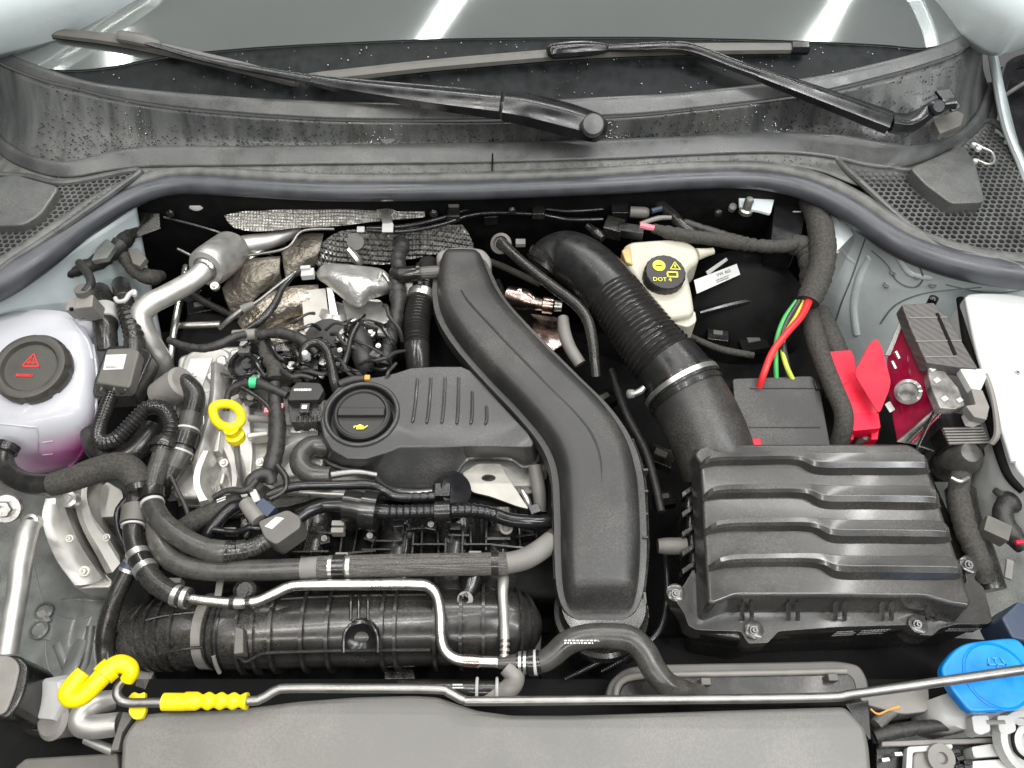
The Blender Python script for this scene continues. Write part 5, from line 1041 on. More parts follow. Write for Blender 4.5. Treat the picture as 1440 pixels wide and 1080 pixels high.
# angled sensor on the left
se = empty('map_sensor', P(390, 740, -0.06), 'angled dark sensor body with a pale end by the manifold', 'sensor')
hose('sensor_neck', [(345, 707, 0.002, 10), (356, 722, 0.004, 11), (364, 732, 0.004, 11)], 'mid_grey_plastic', parent=se)
prism('sensor_body', [(362, 733), (404, 716), (422, 726), (423, 741), (388, 766), (372, 757)], 0.012, 0.035, 'grey_plastic', se, bevel=0.004, r=0.005)
prism('sensor_face', [(371, 740), (388, 726), (400, 728), (382, 744)], 0.0135, 0.003, 'silver_label', se, bevel=0.001)
block('blue_insert', 372, 713, 0.008, 26, 18, 0.02, 'blue_connector', se, -35); block('white_lock', 358, 697, 0.004, 10, 20, 0.012, 'white_plastic', se, 30)
hose('sensor_cable', [(355, 695, 0.0, 6), (352, 680, -0.004, 9), (364, 668, -0.006, 9), (378, 668, -0.008, 9), (382, 680, -0.012, 8)], 'tape', parent=se)
hose('sensor_outlet', [(420, 730, -0.004, 8), (436, 718, -0.006, 9), (450, 712, -0.01, 9)], 'gloss_black', parent=se)
hose('cable_conduit', [(346, 708, -0.006, 8), (326, 714, -0.01, 9), (308, 732, -0.012, 9), (294, 750, -0.014, 9), (288, 762, -0.02, 8)], 'gloss_black', label='glossy black cable conduit running down to the hose joint', cat='cable', rough=0.05)
hose('wiring_harness', [(340, 705, -0.02, 16), (310, 716, -0.02, 16), (280, 730, -0.024, 15), (258, 744, -0.03, 14)], 'fleece_tape', label='thick taped bundle below the timing cover flange', cat='wiring harness', rough=0.05)
build('harness_print', lines_vf(P(312, 702, 0.0), V((0.9, 0.4, 0)), V((-0.3, 0.9, 0)), 0.012, 0.006, 2, 0.5, 6), 'print_white', bpy.data.objects['wiring_harness'], smooth=False)
XC = random.Random(5)
for k, (pts_, mt, lab) in enumerate((([(300, 700, -0.004), (320, 690, 0.0), (345, 690, 0.002), (360, 676, 0.0)], 'tape', 'thin taped branch crossing below the dipstick tube'), ([(390, 655, -0.004), (402, 672, -0.004), (400, 690, -0.006), (380, 702, -0.008)], 'rubber', 'thin black branch dropping from the cable trunk'), ([(300, 745, -0.006), (330, 748, -0.004), (352, 742, 0.0), (366, 744, 0.0)], 'gloss_black', 'thin black tube behind the angled sensor'), ([(345, 755, -0.01), (352, 738, -0.004), (346, 722, -0.004)], 'rubber', 'short black lead beside the angled sensor neck'),
                                 ([(236, 660, -0.01), (250, 690, -0.014), (262, 715, -0.02), (268, 745, -0.03)], 'tape', 'taped lead dropping between hose and timing cover'), ([(180, 700, -0.03), (165, 720, -0.035), (168, 750, -0.04), (180, 775, -0.045)], 'gloss_black', 'thin black line beside the engine mount arm'), ([(396, 520, 0.0), (410, 530, 0.004), (424, 528, 0.004), (440, 532, 0.0)], 'tape', 'thin taped lead behind the square ignition coil'), ([(330, 540, -0.008), (352, 552, -0.006), (372, 566, -0.008), (386, 586, -0.008)], 'rubber', 'thin black lead passing above the pink tags'))):
    hose('engine_lead', [(x, y, z, XC.uniform(3, 5)) for x, y, z in pts_], mt, label=lab, cat='cable', seg=10, rough=0.06)
# ---- intake manifold in black plastic
im = empty('intake_manifold', P(560, 770, -0.16), 'black ribbed plastic intake manifold under the braided hose', 'manifold')
build('plenum', box_vf(P(540, 770, -0.11), 0.52, 0.16, 0.10), 'dull_black', im, bevel=0.01)
for x0 in (440, 560, 640, 700):
    loft('runner', [(x0 - 30, 722), (x0 - 30, 760), (x0 - 34, 800), (x0 - 34, 850)], [(x0 + 34, 722), (x0 + 34, 760), (x0 + 30, 800), (x0 + 30, 850)], [(0, 0), (0.1, 0.012), (0.3, 0.02), (0.7, 0.02), (0.9, 0.012), (1, 0)], 'black_plastic', im, z=-0.065, under=0.02, n=12)
for x, y, w_, d_, z_ in ((432, 775, 60, 3, -0.03), (480, 760, 3, 50, -0.035), (602, 765, 46, 3, -0.03), (580, 770, 3, 46, -0.034), (626, 775, 3, 40, -0.034), (672, 765, 40, 3, -0.03), (650, 775, 3, 60, -0.034), (684, 745, 3, 60, -0.034), (700, 757, 36, 5, -0.034), (545, 760, 40, 3, -0.036), (528, 772, 40, 3, -0.04)):
    block('web_rib', x, y, z_, w_, d_, 0.02, 'black_plastic', im, bevel=0.0006)
for x, y in ((475, 735), (474, 745), (668, 778), (480, 780), (330, 768), (322, 745), (260, 775), (245, 816)): block('wire_clip', x, y, -0.012 if y > 760 else -0.02, 18, 8, 0.014, 'mid_grey_plastic' if x > 300 else 'grey_plastic', im)
lathe('screw_boss', P(712, 742, -0.03), [(0.008, -0.02), (0.008, 0.0), (0.005, 0.001), (0.004, -0.003), (0.001, -0.003)], 'mid_grey_plastic', (0, -0.3, 1), 18, im)
hose('support_post', [(664, 812, -0.03, 15), (660, 828, -0.03, 12), (653, 842, -0.028, 9)], 'black_plastic', parent=im); lathe('post_eye', P(654, 843, -0.024), [(0.009, -0.01), (0.009, 0.0), (0.004, 0.001), (0.003, -0.004)], 'mid_grey_plastic', (0, -0.4, 1), 18, im)
for k in range(15):
    x = 432 + k * 23
    if 470 < x < 490: continue
    y = 752 + (k % 3) * 6
    block('web_rib', x, y, -0.040 - (k % 2) * 0.006, 3, 52 - (k % 3) * 8, 0.024, 'black_plastic', im, deg=(k * 37 % 11) - 5, bevel=0.0006)
for k, (x, y, w2) in enumerate(((455, 748, 44), (590, 742, 38), (645, 752, 30), (716, 768, 50), (505, 776, 46), (620, 784, 40), (440, 784, 36), (740, 752, 30))): block('web_rib', x, y, -0.036, w2, 3.5, 0.016, 'black_plastic', im, deg=(k * 29 % 17) - 8, bevel=0.0006)
for k, (x, y) in enumerate(((520, 756), (560, 736), (606, 740), (690, 724), (742, 742), (456, 760), (640, 740))): block('manifold_lug', x, y, -0.030, 16, 10, 0.02, 'gloss_black', im, deg=k * 23 % 40 - 20); 
for x, y in ((520, 753), (606, 737), (742, 739), (456, 757)): bolt(x, y, -0.029, 3.5, 'dark_screw', im, name='screw')
# ---- ribbed charge pipe at the front
cgp = empty('charge_pipe', P(480, 900, -0.15), 'wide black ribbed plastic charge pipe lying along the engine front', 'pipe')
CP = [(190, 912, -0.10, 26), (200, 900, -0.085, 40), (225, 892, -0.075, 46), (260, 888, -0.07, 48), (300, 887, -0.068, 49), (330, 887, -0.066, 52), (420, 884, -0.066, 53), (560, 882, -0.066, 53), (690, 880, -0.066, 52), (730, 880, -0.07, 44), (742, 880, -0.075, 30)]
cpb = hose('pipe_shell', CP, 'charge_plastic', parent=cgp, seg=40, n=8)
for x in (205, 216, 228, 243, 259, 352, 372, 396, 443, 478, 535, 560, 612, 640, 684, 706, 722, 733):
    t = tfrac(cpb, x); band(cpb, t, t + 0.0075, 1.13 if x > 340 else 1.10, 'charge_plastic', 'ring_rib', seg=40, parent=cgp)
def along(px_pts, rpx, off, nm, mt='black_plastic'): hose(nm, [(x, y, off, rpx) for x, y in px_pts], mt, parent=cgp, seg=8)
along([(205, 872), (230, 866), (262, 862), (285, 860)], 2.2, -0.03, 'long_rib'); along([(206, 925), (230, 918), (262, 912), (285, 910)], 2.2, -0.03, 'long_rib')
along([(330, 918), (345, 930), (362, 922), (380, 918), (480, 915), (605, 914)], 2.5, -0.03, 'long_rib'); along([(395, 842), (480, 838), (600, 836)], 2.2, -0.026, 'long_rib')
for x in (493, 504, 517): along([(x, 836), (x, 872)], 1.8, -0.02, 'cross_rib')
arch_ = [(483, 918), (484, 892), (494, 878), (508, 874), (522, 880), (530, 894), (531, 918)]
along(arch_, 2.4, -0.016, 'arch_rib')
lathe('dimple', P(507, 898, -0.022), [(0.02, -0.014), (0.0195, -0.002), (0.016, -0.001), (0.010, -0.006), (0.002, -0.008)], 'gloss_black', (0, -0.5, 0.85), 32, cgp)
band(cpb, tfrac(cpb, 292), tfrac(cpb, 306), 1.05, 'mid_grey_plastic', 'grey_clamp', 0.02, 40, cgp)
for x in (312, 318, 324): t = tfrac(cpb, x); band(cpb, t, t + 0.004, 1.03, 'gloss_black', 'seal_ring', seg=40, parent=cgp)
plate('clamp_tail', [P(308, 790, -0.03), P(319, 790, -0.03), P(311, 838, -0.02), P(301, 838, -0.02)], 0.002, 'mid_grey_plastic', cgp)
hose('clamp_buckle', [(300, 922, -0.04, 3), (304, 936, -0.05, 3), (309, 946, -0.06, 3)], 'mid_grey_plastic', parent=cgp, seg=8)
prism('pipe_bracket', [(330, 880), (342, 884), (342, 918), (328, 920)], -0.018, 0.02, 'grey_plastic', cgp)
prism('lower_flange', [(540, 940), (580, 938), (585, 955), (540, 956)], -0.10, 0.03, 'black_plastic', cgp)
prism('grey_stay', [(195, 935), (218, 940), (205, 972), (188, 966)], -0.09, 0.004, 'mid_grey_plastic', label='flat grey metal stay below the ribbed pipe elbow', cat='bracket')
hose('right_stub', [(750, 900, -0.07, 10), (752, 880, -0.06, 10), (750, 925, -0.08, 10)], 'tan_rubber', label='short grey stub pipe beside the charge pipe end', cat='pipe')
build('lower_engine_panel', box_vf(P(560, 950, -0.16), 0.5, 0.10, 0.03), 'dull_black', label='black panel between charge pipe and prop rod', cat='panel', bevel=0.005)
# ================================================================ right side
# ---- intake hose with bellows
ih = empty('bellows_hose', P(900, 450, -0.06), 'wide glossy black intake hose with fine bellows and metal clamp', 'hose')
IH = [(764, 380, -0.02, 27), (776, 366, -0.012, 33), (796, 362, -0.006, 37), (820, 373, 0.0, 39), (845, 395, 0.002, 40), (866, 420, 0.002, 41), (893, 455, 0.0, 43), (918, 488, -0.004, 46), (938, 512, -0.008, 49), (952, 532, -0.012, 52), (972, 565, -0.018, 54), (990, 600, -0.026, 55), (1003, 632, -0.036, 55), (1012, 662, -0.05, 54)]
mat('hose_plastic', (0.013, 0.013, 0.013), 0.30, grain=(900, 0.4), var=0.2, vscale=60)
ih_p = path(IH, n=12)
PATHS[ih] = ih_p
def cut(t0, t1, nm, mt, corr=None, k=1.0, lip=0):
    d = resample(ih_p, t0, t1, step=0.0009)
    T_ = arclen(d)[-1]; out = []
    for i, (p, r) in enumerate(d):
        s = i / (len(d) - 1)
        if corr: r = r * (1 - 0.095 * (0.5 - 0.5 * math.cos(2 * math.pi * s * corr)) ** 0.8)
        out.append((p, r * k))
    return build(nm, sweep(out, 48), mt, ih)
cut(0.0, 0.335, 'elbow', 'hose_plastic'); cut(0.335, 0.62, 'bellows', 'corrugated', corr=17); cut(0.62, 0.735, 'hose_end', 'hose_plastic', k=0.99)
cut(0.70, 0.735, 'rubber_cuff', 'black_plastic', k=1.05); cut(0.71, 0.726, 'hose_clamp', 'zinc', k=1.075); cut(0.742, 0.755, 'rim', 'black_plastic', k=1.05); cut(0.735, 1.0, 'outlet_tube', 'duct_plastic', k=1.0)
cut(0.012, 0.035, 'elbow_rim', 'black_plastic', k=1.09)
hose('clamp_screw', [(886, 556, -0.01, 4), (900, 550, -0.004, 5), (906, 544, 0.0, 4)], 'zinc', parent=ih, seg=10); lathe('clamp_screw_head', P(886, 554, -0.008), [(0.006, -0.004), (0.006, 0.002), (0.003, 0.004)], 'machined_aluminium', (-0.9, -0.3, 0.4), 12, ih)
# black vacuum hose in front of it
vh = hose('vacuum_hose', [(706, 342, 0.0, 10), (716, 352, 0.004, 7.5), (745, 378, 0.006, 7.5), (780, 405, 0.006, 8), (810, 428, 0.004, 8), (826, 450, 0.002, 8), (833, 478, 0.0, 7.5), (836, 505, -0.004, 7), (838, 530, -0.015, 7)], 'rubber', label='slim black hose running from a ring joint down past the bellows', cat='hose', seg=14)
lathe('ring_joint', P(705, 343, 0.0), [(0.014, -0.01), (0.0155, -0.002), (0.0155, 0.004), (0.011, 0.006), (0.010, 0.0), (0.002, 0.0)], 'grey_plastic', (-0.2, -0.5, 0.8), 26, vh)
block('joint_tab', 732, 339, -0.004, 14, 10, 0.008, 'mid_grey_plastic', vh)
ch = hose('coolant_hose', [(792, 448, -0.02, 8), (794, 468, -0.018, 9), (802, 490, -0.018, 9), (816, 512, -0.025, 9)], 'tan_rubber', label='short pale grey hose below the bronze turbo fitting', cat='hose')
bz = empty('turbo_fitting', P(755, 425, -0.07), 'polished bronze metal pipe fitting behind the big duct', 'fitting')
hose('fitting_pipe', [(715, 418, -0.045, 16), (740, 422, -0.04, 15), (752, 426, -0.038, 10), (764, 428, -0.036, 9)], 'bronze_metal', parent=bz, seg=20)
hose('fitting_collar', [(764, 428, 12), (778, 430, 12)], 'bronze_metal', -0.034, bz, seg=20); hose('fitting_tip', [(780, 430, 8), (790, 431, 7)], 'zinc', -0.036, bz)
prism('cast_body', [(745, 440), (785, 445), (800, 480), (775, 495), (750, 470)], -0.07, 0.06, 'bronze_metal', bz, bevel=0.006, r=0.006)
bolt(731, 411, -0.028, 4, 'zinc', bz)
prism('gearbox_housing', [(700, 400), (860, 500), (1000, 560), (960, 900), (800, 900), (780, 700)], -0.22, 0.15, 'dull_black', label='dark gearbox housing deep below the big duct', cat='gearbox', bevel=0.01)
# ---- lines along the firewall
for k, (dy, lab) in enumerate(((0, 'upper thin black metal line clipped along the firewall'), (9, 'lower thin black metal line clipped along the firewall'))):
    hose('firewall_line', [(516, 321 + dy * 0.3, -0.01, 3), (570, 318 + dy * 0.8, -0.008, 3.2), (620, 307 + dy, -0.006, 3.2), (660, 294 + dy, -0.006, 3.2), (700, 290 + dy, -0.006, 3.2), (760, 293 + dy, -0.006, 3.2), (800, 297 + dy * 1.3, -0.006, 3.2), (848, 294 + dy * 1.6, -0.006, 3.2)], 'gloss_black', label=lab, cat='pipe', seg=10)
for x, y, lab in ((638, 296, 'black clip holding the firewall lines near the foil strip'), (757, 293, 'black clip holding the firewall lines near the elbow hose')):
    c_ = block('line_clip', x, y, 0.004, 18, 22, 0.012, 'black_plastic', label=lab, cat='clip', bevel=0.002)
    block('clip_head', x, y - 10, 0.01, 15, 6, 0.006, 'mid_grey_plastic', c_)
cj = empty('firewall_connector', P(880, 305, -0.02), 'cluster of black and grey plugs at the firewall above the elbow hose', 'connector')
block('plug', 872, 292, 0.006, 24, 20, 0.02, 'gloss_black', cj); block('plug', 864, 314, 0.004, 26, 26, 0.02, 'black_plastic', cj, -20); block('plug', 888, 320, 0.006, 36, 16, 0.016, 'gloss_black', cj, -12)
hose('grey_barrel', [(886, 298, 0.008, 8), (906, 299, 0.008, 8), (912, 299, 0.008, 6)], 'grey_plastic', parent=cj); hose('blue_tip', [(916, 297, 4), (930, 293, 4)], 'blue_connector', 0.008, cj, seg=8)
hose('pink_lead', [(900, 317, 0.006, 5), (920, 321, 0.005, 4)], 'pink_plastic', parent=cj, seg=8); hose('grey_tail', [(900, 315, 0.004, 3), (925, 307, 0.006, 3.5), (944, 306, 0.006, 3)], 'mid_grey_plastic', parent=cj, seg=8)
hose('fir_tree_clip', [(826, 318, 0.0, 5), (836, 326, 0.0, 7), (848, 336, 0.0, 6)], 'black_plastic', parent=cj, rough=0.15)
hose('firewall_hose', [(812, 286, -0.004, 7), (840, 279, 0.0, 8), (880, 276, 0.0, 8), (915, 280, 0.0, 8), (940, 298, 0.0, 8), (960, 318, 0.0, 8), (985, 338, -0.005, 8)], 'rubber', label='smooth black hose arching over the firewall plugs', cat='hose')
hose('wiring_harness', [(918, 321, 0.0, 7), (945, 328, 0.002, 9), (985, 334, 0.004, 10), (1030, 340, 0.006, 10), (1070, 346, 0.006, 9), (1105, 346, 0.004, 9), (1130, 338, 0.0, 8)], 'fleece_tape', label='fleece taped harness from the firewall plugs past the brake fluid tank', cat='wiring harness', rough=0.12)
hose('wiring_harness', [(962, 312, 0.004, 5), (990, 322, 0.004, 6), (1020, 332, 0.005, 7), (1050, 341, 0.006, 7)], 'tape', label='thin cable bundle joining the fleece harness from above', cat='wiring harness', rough=0.1)
# ---- brake fluid reservoir
br = empty('brake_fluid_tank', P(940, 400, -0.1), 'cream plastic brake fluid reservoir with a black screw cap', 'tank')
prism('reservoir', [(876, 345), (888, 338), (962, 333), (984, 350), (984, 366), (966, 378), (974, 412), (978, 440), (940, 448), (900, 400), (882, 372)], -0.005, 0.05, 'cream_plastic', br, bevel=0.008, r=0.012, segs=4)
prism('reservoir_step', [(940, 438), (978, 436), (980, 452), (968, 460), (948, 455)], -0.018, 0.05, 'cream_plastic', br, bevel=0.005, r=0.006)
prism('fluid_window', [(874, 352), (886, 344), (890, 372), (880, 368)], -0.002, 0.02, 'amber_fluid', br, bevel=0.002)
hose('overflow_nozzle', [(980, 358, 9), (994, 355, 6), (1003, 353, 5)], 'cream_plastic', -0.01, br)
bc = P(936, 382, 0.014); bk = mpp(bc); bax = V((0.05, -0.15, 1)).normalized()
cpx = lathe('screw_cap', bc, [(28 * bk, -0.022), (29 * bk, -0.02), (29 * bk, -0.003), (27 * bk, 0.0), (2 * bk, 0.001)], 'ignition_plastic', bax, 60, br, lobes=(20, 0.02, 0.3, 0.02))
bu = V((1, 0, -0.05)).normalized(); bv = bax.cross(bu)
q_ = lambda dx, dy: bc + bax * 0.0014 + bu * (dx * bk) + bv * (dy * bk)
build('cap_disc', ([q_(-9 + 9 * math.cos(a), 9 + 9 * math.sin(a)) for a in [2 * math.pi * k / 24 for k in range(24)]], [tuple(range(24))]), 'print_yellow', cpx, smooth=False)
build('cap_disc_mark', sym(q_(-9, 9) + bax * 0.0003, bu, bv, [[(-0.5, -0.15), (0.5, -0.15), (0.5, 0.15), (-0.5, 0.15)], [(-0.7, -0.5), (-0.55, -0.5), (-0.55, 0.5), (-0.7, 0.5)], [(0.7, -0.5), (0.55, -0.5), (0.55, 0.5), (0.7, 0.5)]], 7 * bk), 'print_black', cpx, smooth=False)
build('cap_triangle', sym(q_(14, 9), bu, bv, tri[:3] + [[(-0.12, -0.3), (0.12, -0.3), (0.12, 0.3), (-0.12, 0.3)]], 8 * bk), 'print_yellow', cpx, smooth=False)
build('cap_text', join(text_vf('DOT 4', q_(-6, -14), 9 * bk, bu, bv), sym(q_(9, -5), bu, bv, [[(-1, -0.6), (1, -0.6), (1, -0.35), (-1, -0.35)], [(-1, 0.6), (1, 0.6), (1, 0.35), (-1, 0.35)], [(-1, -0.6), (-0.75, -0.6), (-0.75, 0.6), (-1, 0.6)], [(1, -0.6), (0.75, -0.6), (0.75, 0.6), (1, 0.6)]], 8 * bk)), 'print_yellow', cpx, smooth=False)
# ---- brake servo and label
bs = empty('brake_servo', P(1050, 410, -0.2), 'glossy black brake booster dome behind the cream reservoir', 'brake booster')
A_ = P(1040, 450, -0.14)
lathe('booster_dome', A_, [(0.10, -0.05), (0.105, 0.0), (0.095, 0.03), (0.06, 0.05), (0.02, 0.056)], 'dull_black', (0, -0.8, 0.5), 48, bs)
pl_ = [P(976, 394, -0.035), P(1036, 371, -0.03), P(1041, 386, -0.042), P(980, 413, -0.047)]
lbp = plate('paper_label', pl_, 0.0008, 'paper_label', bs, bevel=0)
lu = (pl_[1] - pl_[0]).normalized(); ln_ = lu.cross(pl_[3] - pl_[0]).normalized(); ln_ = ln_ if ln_.dot(CAM) > 0 else -ln_; lv = ln_.cross(lu)
lc = sum(pl_, V((0, 0, 0))) / 4 + ln_ * 0.0008
build('label_text', text_vf('VW AG', lc + lu * 0.012 + lv * 0.0035, 0.007, lu, lv), 'print_black', lbp, smooth=False)
build('label_print', lines_vf(lc + lu * 0.010 - lv * 0.0042, lu, lv, 0.026, 0.006, 2, 0.45, 9), 'print_black', lbp, smooth=False)
plate('bracket', [P(993, 382, -0.03), P(1022, 362, -0.025), P(1024, 366, -0.03), P(996, 387, -0.034)], 0.002, 'white_plastic', bs)
hose('servo_edge', [(984, 440, -0.08, 3), (1030, 428, -0.075, 5), (1070, 420, -0.075, 4), (1110, 410, -0.08, 2)], 'gloss_black', parent=bs, seg=8)
prism('black_bulkhead', [(960, 400), (1140, 400), (1160, 560), (1000, 560)], -0.16, 0.05, 'dull_black', label='dark bulkhead shelf under the brake booster', cat='panel', bevel=0.01)
# ---- strut bolt, black box at the top right
sb = empty('strut_stud', P(1045, 290, -0.02), 'pale painted bracket with a threaded stud under the seal', 'stud')
prism('stud_plate', [(1038, 268), (1092, 270), (1088, 284), (1084, 300), (1070, 296), (1040, 290)], 0.015, 0.006, 'body_paint', sb, r=0.004)
lathe('stud', P(1048, 299, 0.006), [(0.010, 0.0), (0.010, 0.006), (0.007, 0.008), (0.007, 0.022), (0.005, 0.026)], 'zinc', (0.05, 0.1, 1), 18, sb); lathe('stud_cap', P(1030, 292, 0.0), [(0.006, -0.004), (0.006, 0.004), (0.003, 0.006)], 'tan_rubber', (0, -0.3, 1), 14, sb)
eb2 = empty('relay_carrier', P(1110, 310, -0.08), 'glossy black relay carrier box under the seal beside the main loom', 'box')
prism('carrier_body', [(1090, 280), (1130, 276), (1132, 300), (1126, 340), (1084, 340)], 0.005, 0.06, 'gloss_black', eb2, bevel=0.003, r=0.003)
plate('carrier_edge', [P(1092, 279, 0.008), P(1130, 276, 0.008), P(1130, 281, 0.006), P(1092, 284, 0.006)], 0.002, 'zinc', eb2); block('carrier_mark', 1121, 297, 0.0065, 12, 2, 0.002, 'white_plastic', eb2)
lm = hose('wiring_loom', [(1136, 282, 0.014, 14), (1148, 300, 0.018, 17), (1156, 335, 0.018, 18), (1156, 370, 0.014, 18), (1148, 398, 0.008, 18), (1136, 425, 0.0, 17)], 'fleece_tape', label='thick fleece taped main loom ending in coloured wires', cat='wiring harness', seg=18, rough=0.05)
hose('wiring_loom', [(1112, 344, -0.006, 14), (1135, 350, -0.004, 17), (1142, 375, -0.01, 17), (1138, 400, -0.03, 14)], 'fleece_tape', label='shorter taped loom tucked behind the thick main loom', cat='wiring harness', rough=0.08)
for nm, pts_, mt in (('red_wire', [(1137, 424, 0.004, 6), (1126, 446, 0.008, 5), (1105, 470, 0.008, 5), (1086, 496, 0.004, 5), (1074, 526, -0.006, 5), (1066, 550, -0.03, 5)], 'red_wire'), ('green_wire', [(1120, 424, 0.0, 3.5), (1102, 450, -0.002, 3.5), (1092, 480, -0.006, 3.5), (1091, 510, -0.012, 3.5), (1092, 540, -0.03, 3.5)], 'green_wire'),
                     ('green_wire', [(1130, 424, 0.0, 3.5), (1120, 445, 0.0, 3.5), (1104, 470, -0.002, 3.5), (1100, 490, -0.008, 3.5), (1106, 515, -0.012, 3.5), (1118, 540, -0.03, 3.5)], 'yellow_wire'), ('black_wire', [(1124, 424, 0.0, 5), (1108, 450, -0.002, 5), (1100, 475, -0.006, 5), (1104, 505, -0.012, 5), (1112, 540, -0.03, 5)], 'black_wire')):
    hose(nm if mt != 'yellow_wire' else 'yellow_wire', pts_, mt, parent=lm, seg=10)
# ---- battery cover and red terminal covers
bt = empty('battery', P(1090, 580, -0.25), 'battery under a matte black cover between intake tube and red terminal', 'battery')
prism('battery_cover', [(1030, 532), (1142, 528), (1152, 540), (1168, 625), (1172, 660), (1040, 660)], -0.022, 0.18, 'duct_plastic', bt, bevel=0.003, r=0.005)
block('cover_latch', 1152, 540, -0.018, 12, 16, 0.01, 'black_plastic', bt); prism('red_mark', [(1044, 616), (1070, 616), (1072, 626), (1048, 626)], -0.019, 0.004, 'red_plastic', bt)
cbl = hose('battery_cable', [(1136, 440, -0.03, 14), (1146, 475, -0.02, 14), (1158, 510, -0.012, 13), (1172, 545, -0.008, 13), (1186, 580, -0.012, 13), (1184, 610, -0.03, 13), (1172, 640, -0.06, 13)], 'fleece_tape', label='thick black cable curving between battery cover and red terminal cover', cat='cable', seg=16)
hose('battery_cable', [(1150, 440, -0.05, 16), (1164, 470, -0.045, 17), (1176, 495, -0.045, 16), (1186, 520, -0.05, 15)], 'fleece_tape', label='thick fuzzy cable running behind the red terminal cover', cat='cable', seg=16)
rt = empty('terminal_cover', P(1200, 560, -0.1), 'bright red plastic battery terminal cover with a raised flap', 'terminal cover')
prism('back_wall', [(1155, 495), (1196, 492), (1201, 500), (1206, 530), (1180, 545)], -0.012, 0.02, 'red_plastic', rt, r=0.003)
plate('hinge_panel', [P(1170, 530, -0.012), P(1214, 520, -0.008), P(1236, 585, -0.02), P(1196, 590, -0.02)], 0.004, 'red_plastic', rt, r=0.003)
plate('raised_flap', [P(1200, 525, 0.006), P(1223, 482, 0.036), P(1233, 475, 0.04), P(1240, 488, 0.036), P(1253, 536, 0.02), P(1250, 550, 0.014), P(1236, 584, -0.004)], 0.003, 'red_plastic', rt, r=0.008)
prism('front_lip', [(1194, 582), (1236, 580), (1239, 602), (1200, 606)], -0.018, 0.02, 'red_plastic', rt, r=0.003)
for x in (1197, 1231): prism('lip_leg', [(x - 6, 602), (x + 6, 602), (x + 4, 618), (x - 6, 618)], -0.03, 0.03, 'red_plastic', rt)
build('moulded_print', lines_vf(P(1208, 556, -0.0135), V((0.95, -0.2, 0)), V((0.2, 0.9, 0.1)), 0.02, 0.018, 4, 0.3, 2), 'print_red', rt, smooth=False)
lathe('terminal_bolt', P(1216, 614, -0.05), [(0.008, -0.03), (0.008, 0.008), (0.005, 0.011)], 'white_plastic', (0, -0.2, 1), 18, rt)
block('white_tag', 1252, 572, -0.012, 10, 14, 0.002, 'paper_label', rt, 30, 20)
# ---- fuse box with clear red side
fb = empty('fuse_box', P(1320, 560, -0.15), 'tilted fuse box with dark grey lid and clear red side', 'fuse box')
plate('clear_side', [P(1247, 505, 0.004), P(1272, 448, 0.03), P(1284, 470, 0.03), P(1322, 572, 0.012), P(1290, 622, -0.02), P(1262, 622, -0.035), P(1250, 560, -0.03)], 0.01, 'clear_red', fb, r=0.003)
plate('clear_edge', [P(1244, 500, 0.008), P(1270, 440, 0.032), P(1274, 446, 0.032), P(1252, 500, 0.008)], 0.004, 'clear_grey', fb)
plate('clear_edge', [P(1262, 622, -0.022), P(1316, 576, 0.016), P(1328, 570, 0.018), P(1290, 626, -0.02)], 0.004, 'clear_grey', fb)
for i_, (dx, mt) in enumerate(((6, 'black_plastic'), (12, 'clear_red'), (18, 'black_plastic'))): hose('side_bead', [(1270 + dx, 622, -0.016, 2.5), (1318 + dx, 574, 0.018, 2.5)], mt, parent=fb, seg=8)
for x, y in ((1254, 508), (1259, 494)): hose('fuse_blade', [(x, y, 0.02, 3), (x + 5, y + 10, 0.016, 3)], 'zinc', parent=fb, seg=8)
build('oval_emboss', lathe_vf(P(1277, 551, 0.016), [(0.016, -0.004), (0.016, 0.001), (0.012, 0.003), (0.011, 0.0), (0.001, 0.0)], (-0.5, -0.35, 0.8), 28), 'clear_grey', fb)
ov = fb.children[-1]
for v in ov.data.vertices:
    c_ = P(1277, 551, 0.016) - WL[fb]; d = v.co - c_; v.co = c_ + V((d.x * 0.5, d.y * 1.25, d.z * 1.1))
mat('fuse_lid_plastic', (0.085, 0.08, 0.078), 0.45, wave=(55, 0.25, 0.001), var=0.12, vscale=70)
prism('fuse_lid', [(1268, 428), (1313, 425), (1333, 446), (1376, 518), (1345, 516), (1303, 510), (1280, 460)], 0.045, 0.02, 'fuse_lid_plastic', fb, bevel=0.002)
plate('lid_channel', [P(1316, 440, 0.0465), P(1320, 440, 0.0465), P(1346, 498, 0.0465), P(1342, 500, 0.0465)], 0.001, 'dull_black', fb, bevel=0)
for a_, b_ in (((1278, 447), (1332, 446)), ((1288, 480), (1352, 479)), ((1300, 502), (1345, 501))): hose('lid_line', [(a_[0], a_[1], 1), (b_[0], b_[1], 1)], 'mid_grey_plastic', 0.0455, fb, seg=6)
prism('clear_panel', [(1302, 509), (1322, 513), (1348, 545), (1358, 570), (1342, 575), (1322, 574), (1310, 545)], 0.032, 0.015, 'clear_grey', fb, bevel=0.002)
for x, y in ((1312, 518), (1318, 534), (1329, 560), (1350, 562)): block('clear_fuse', x, y, 0.035, 9, 7, 0.006, 'white_plastic' if x > 1340 else 'silver_label', fb, 30)
prism('lid_arm', [(1350, 518), (1382, 518), (1388, 530), (1380, 548), (1366, 546)], 0.042, 0.012, 'silver_label', fb, bevel=0.0015)
prism('lid_arm', [(1366, 547), (1382, 548), (1392, 572), (1388, 590), (1370, 586), (1358, 570), (1372, 568)], 0.040, 0.012, 'mid_grey_plastic', fb, bevel=0.0015)
prism('latch_foot', [(1362, 574), (1386, 572), (1390, 585), (1380, 590), (1368, 588)], 0.036, 0.02, 'silver_label', fb, bevel=0.0015)
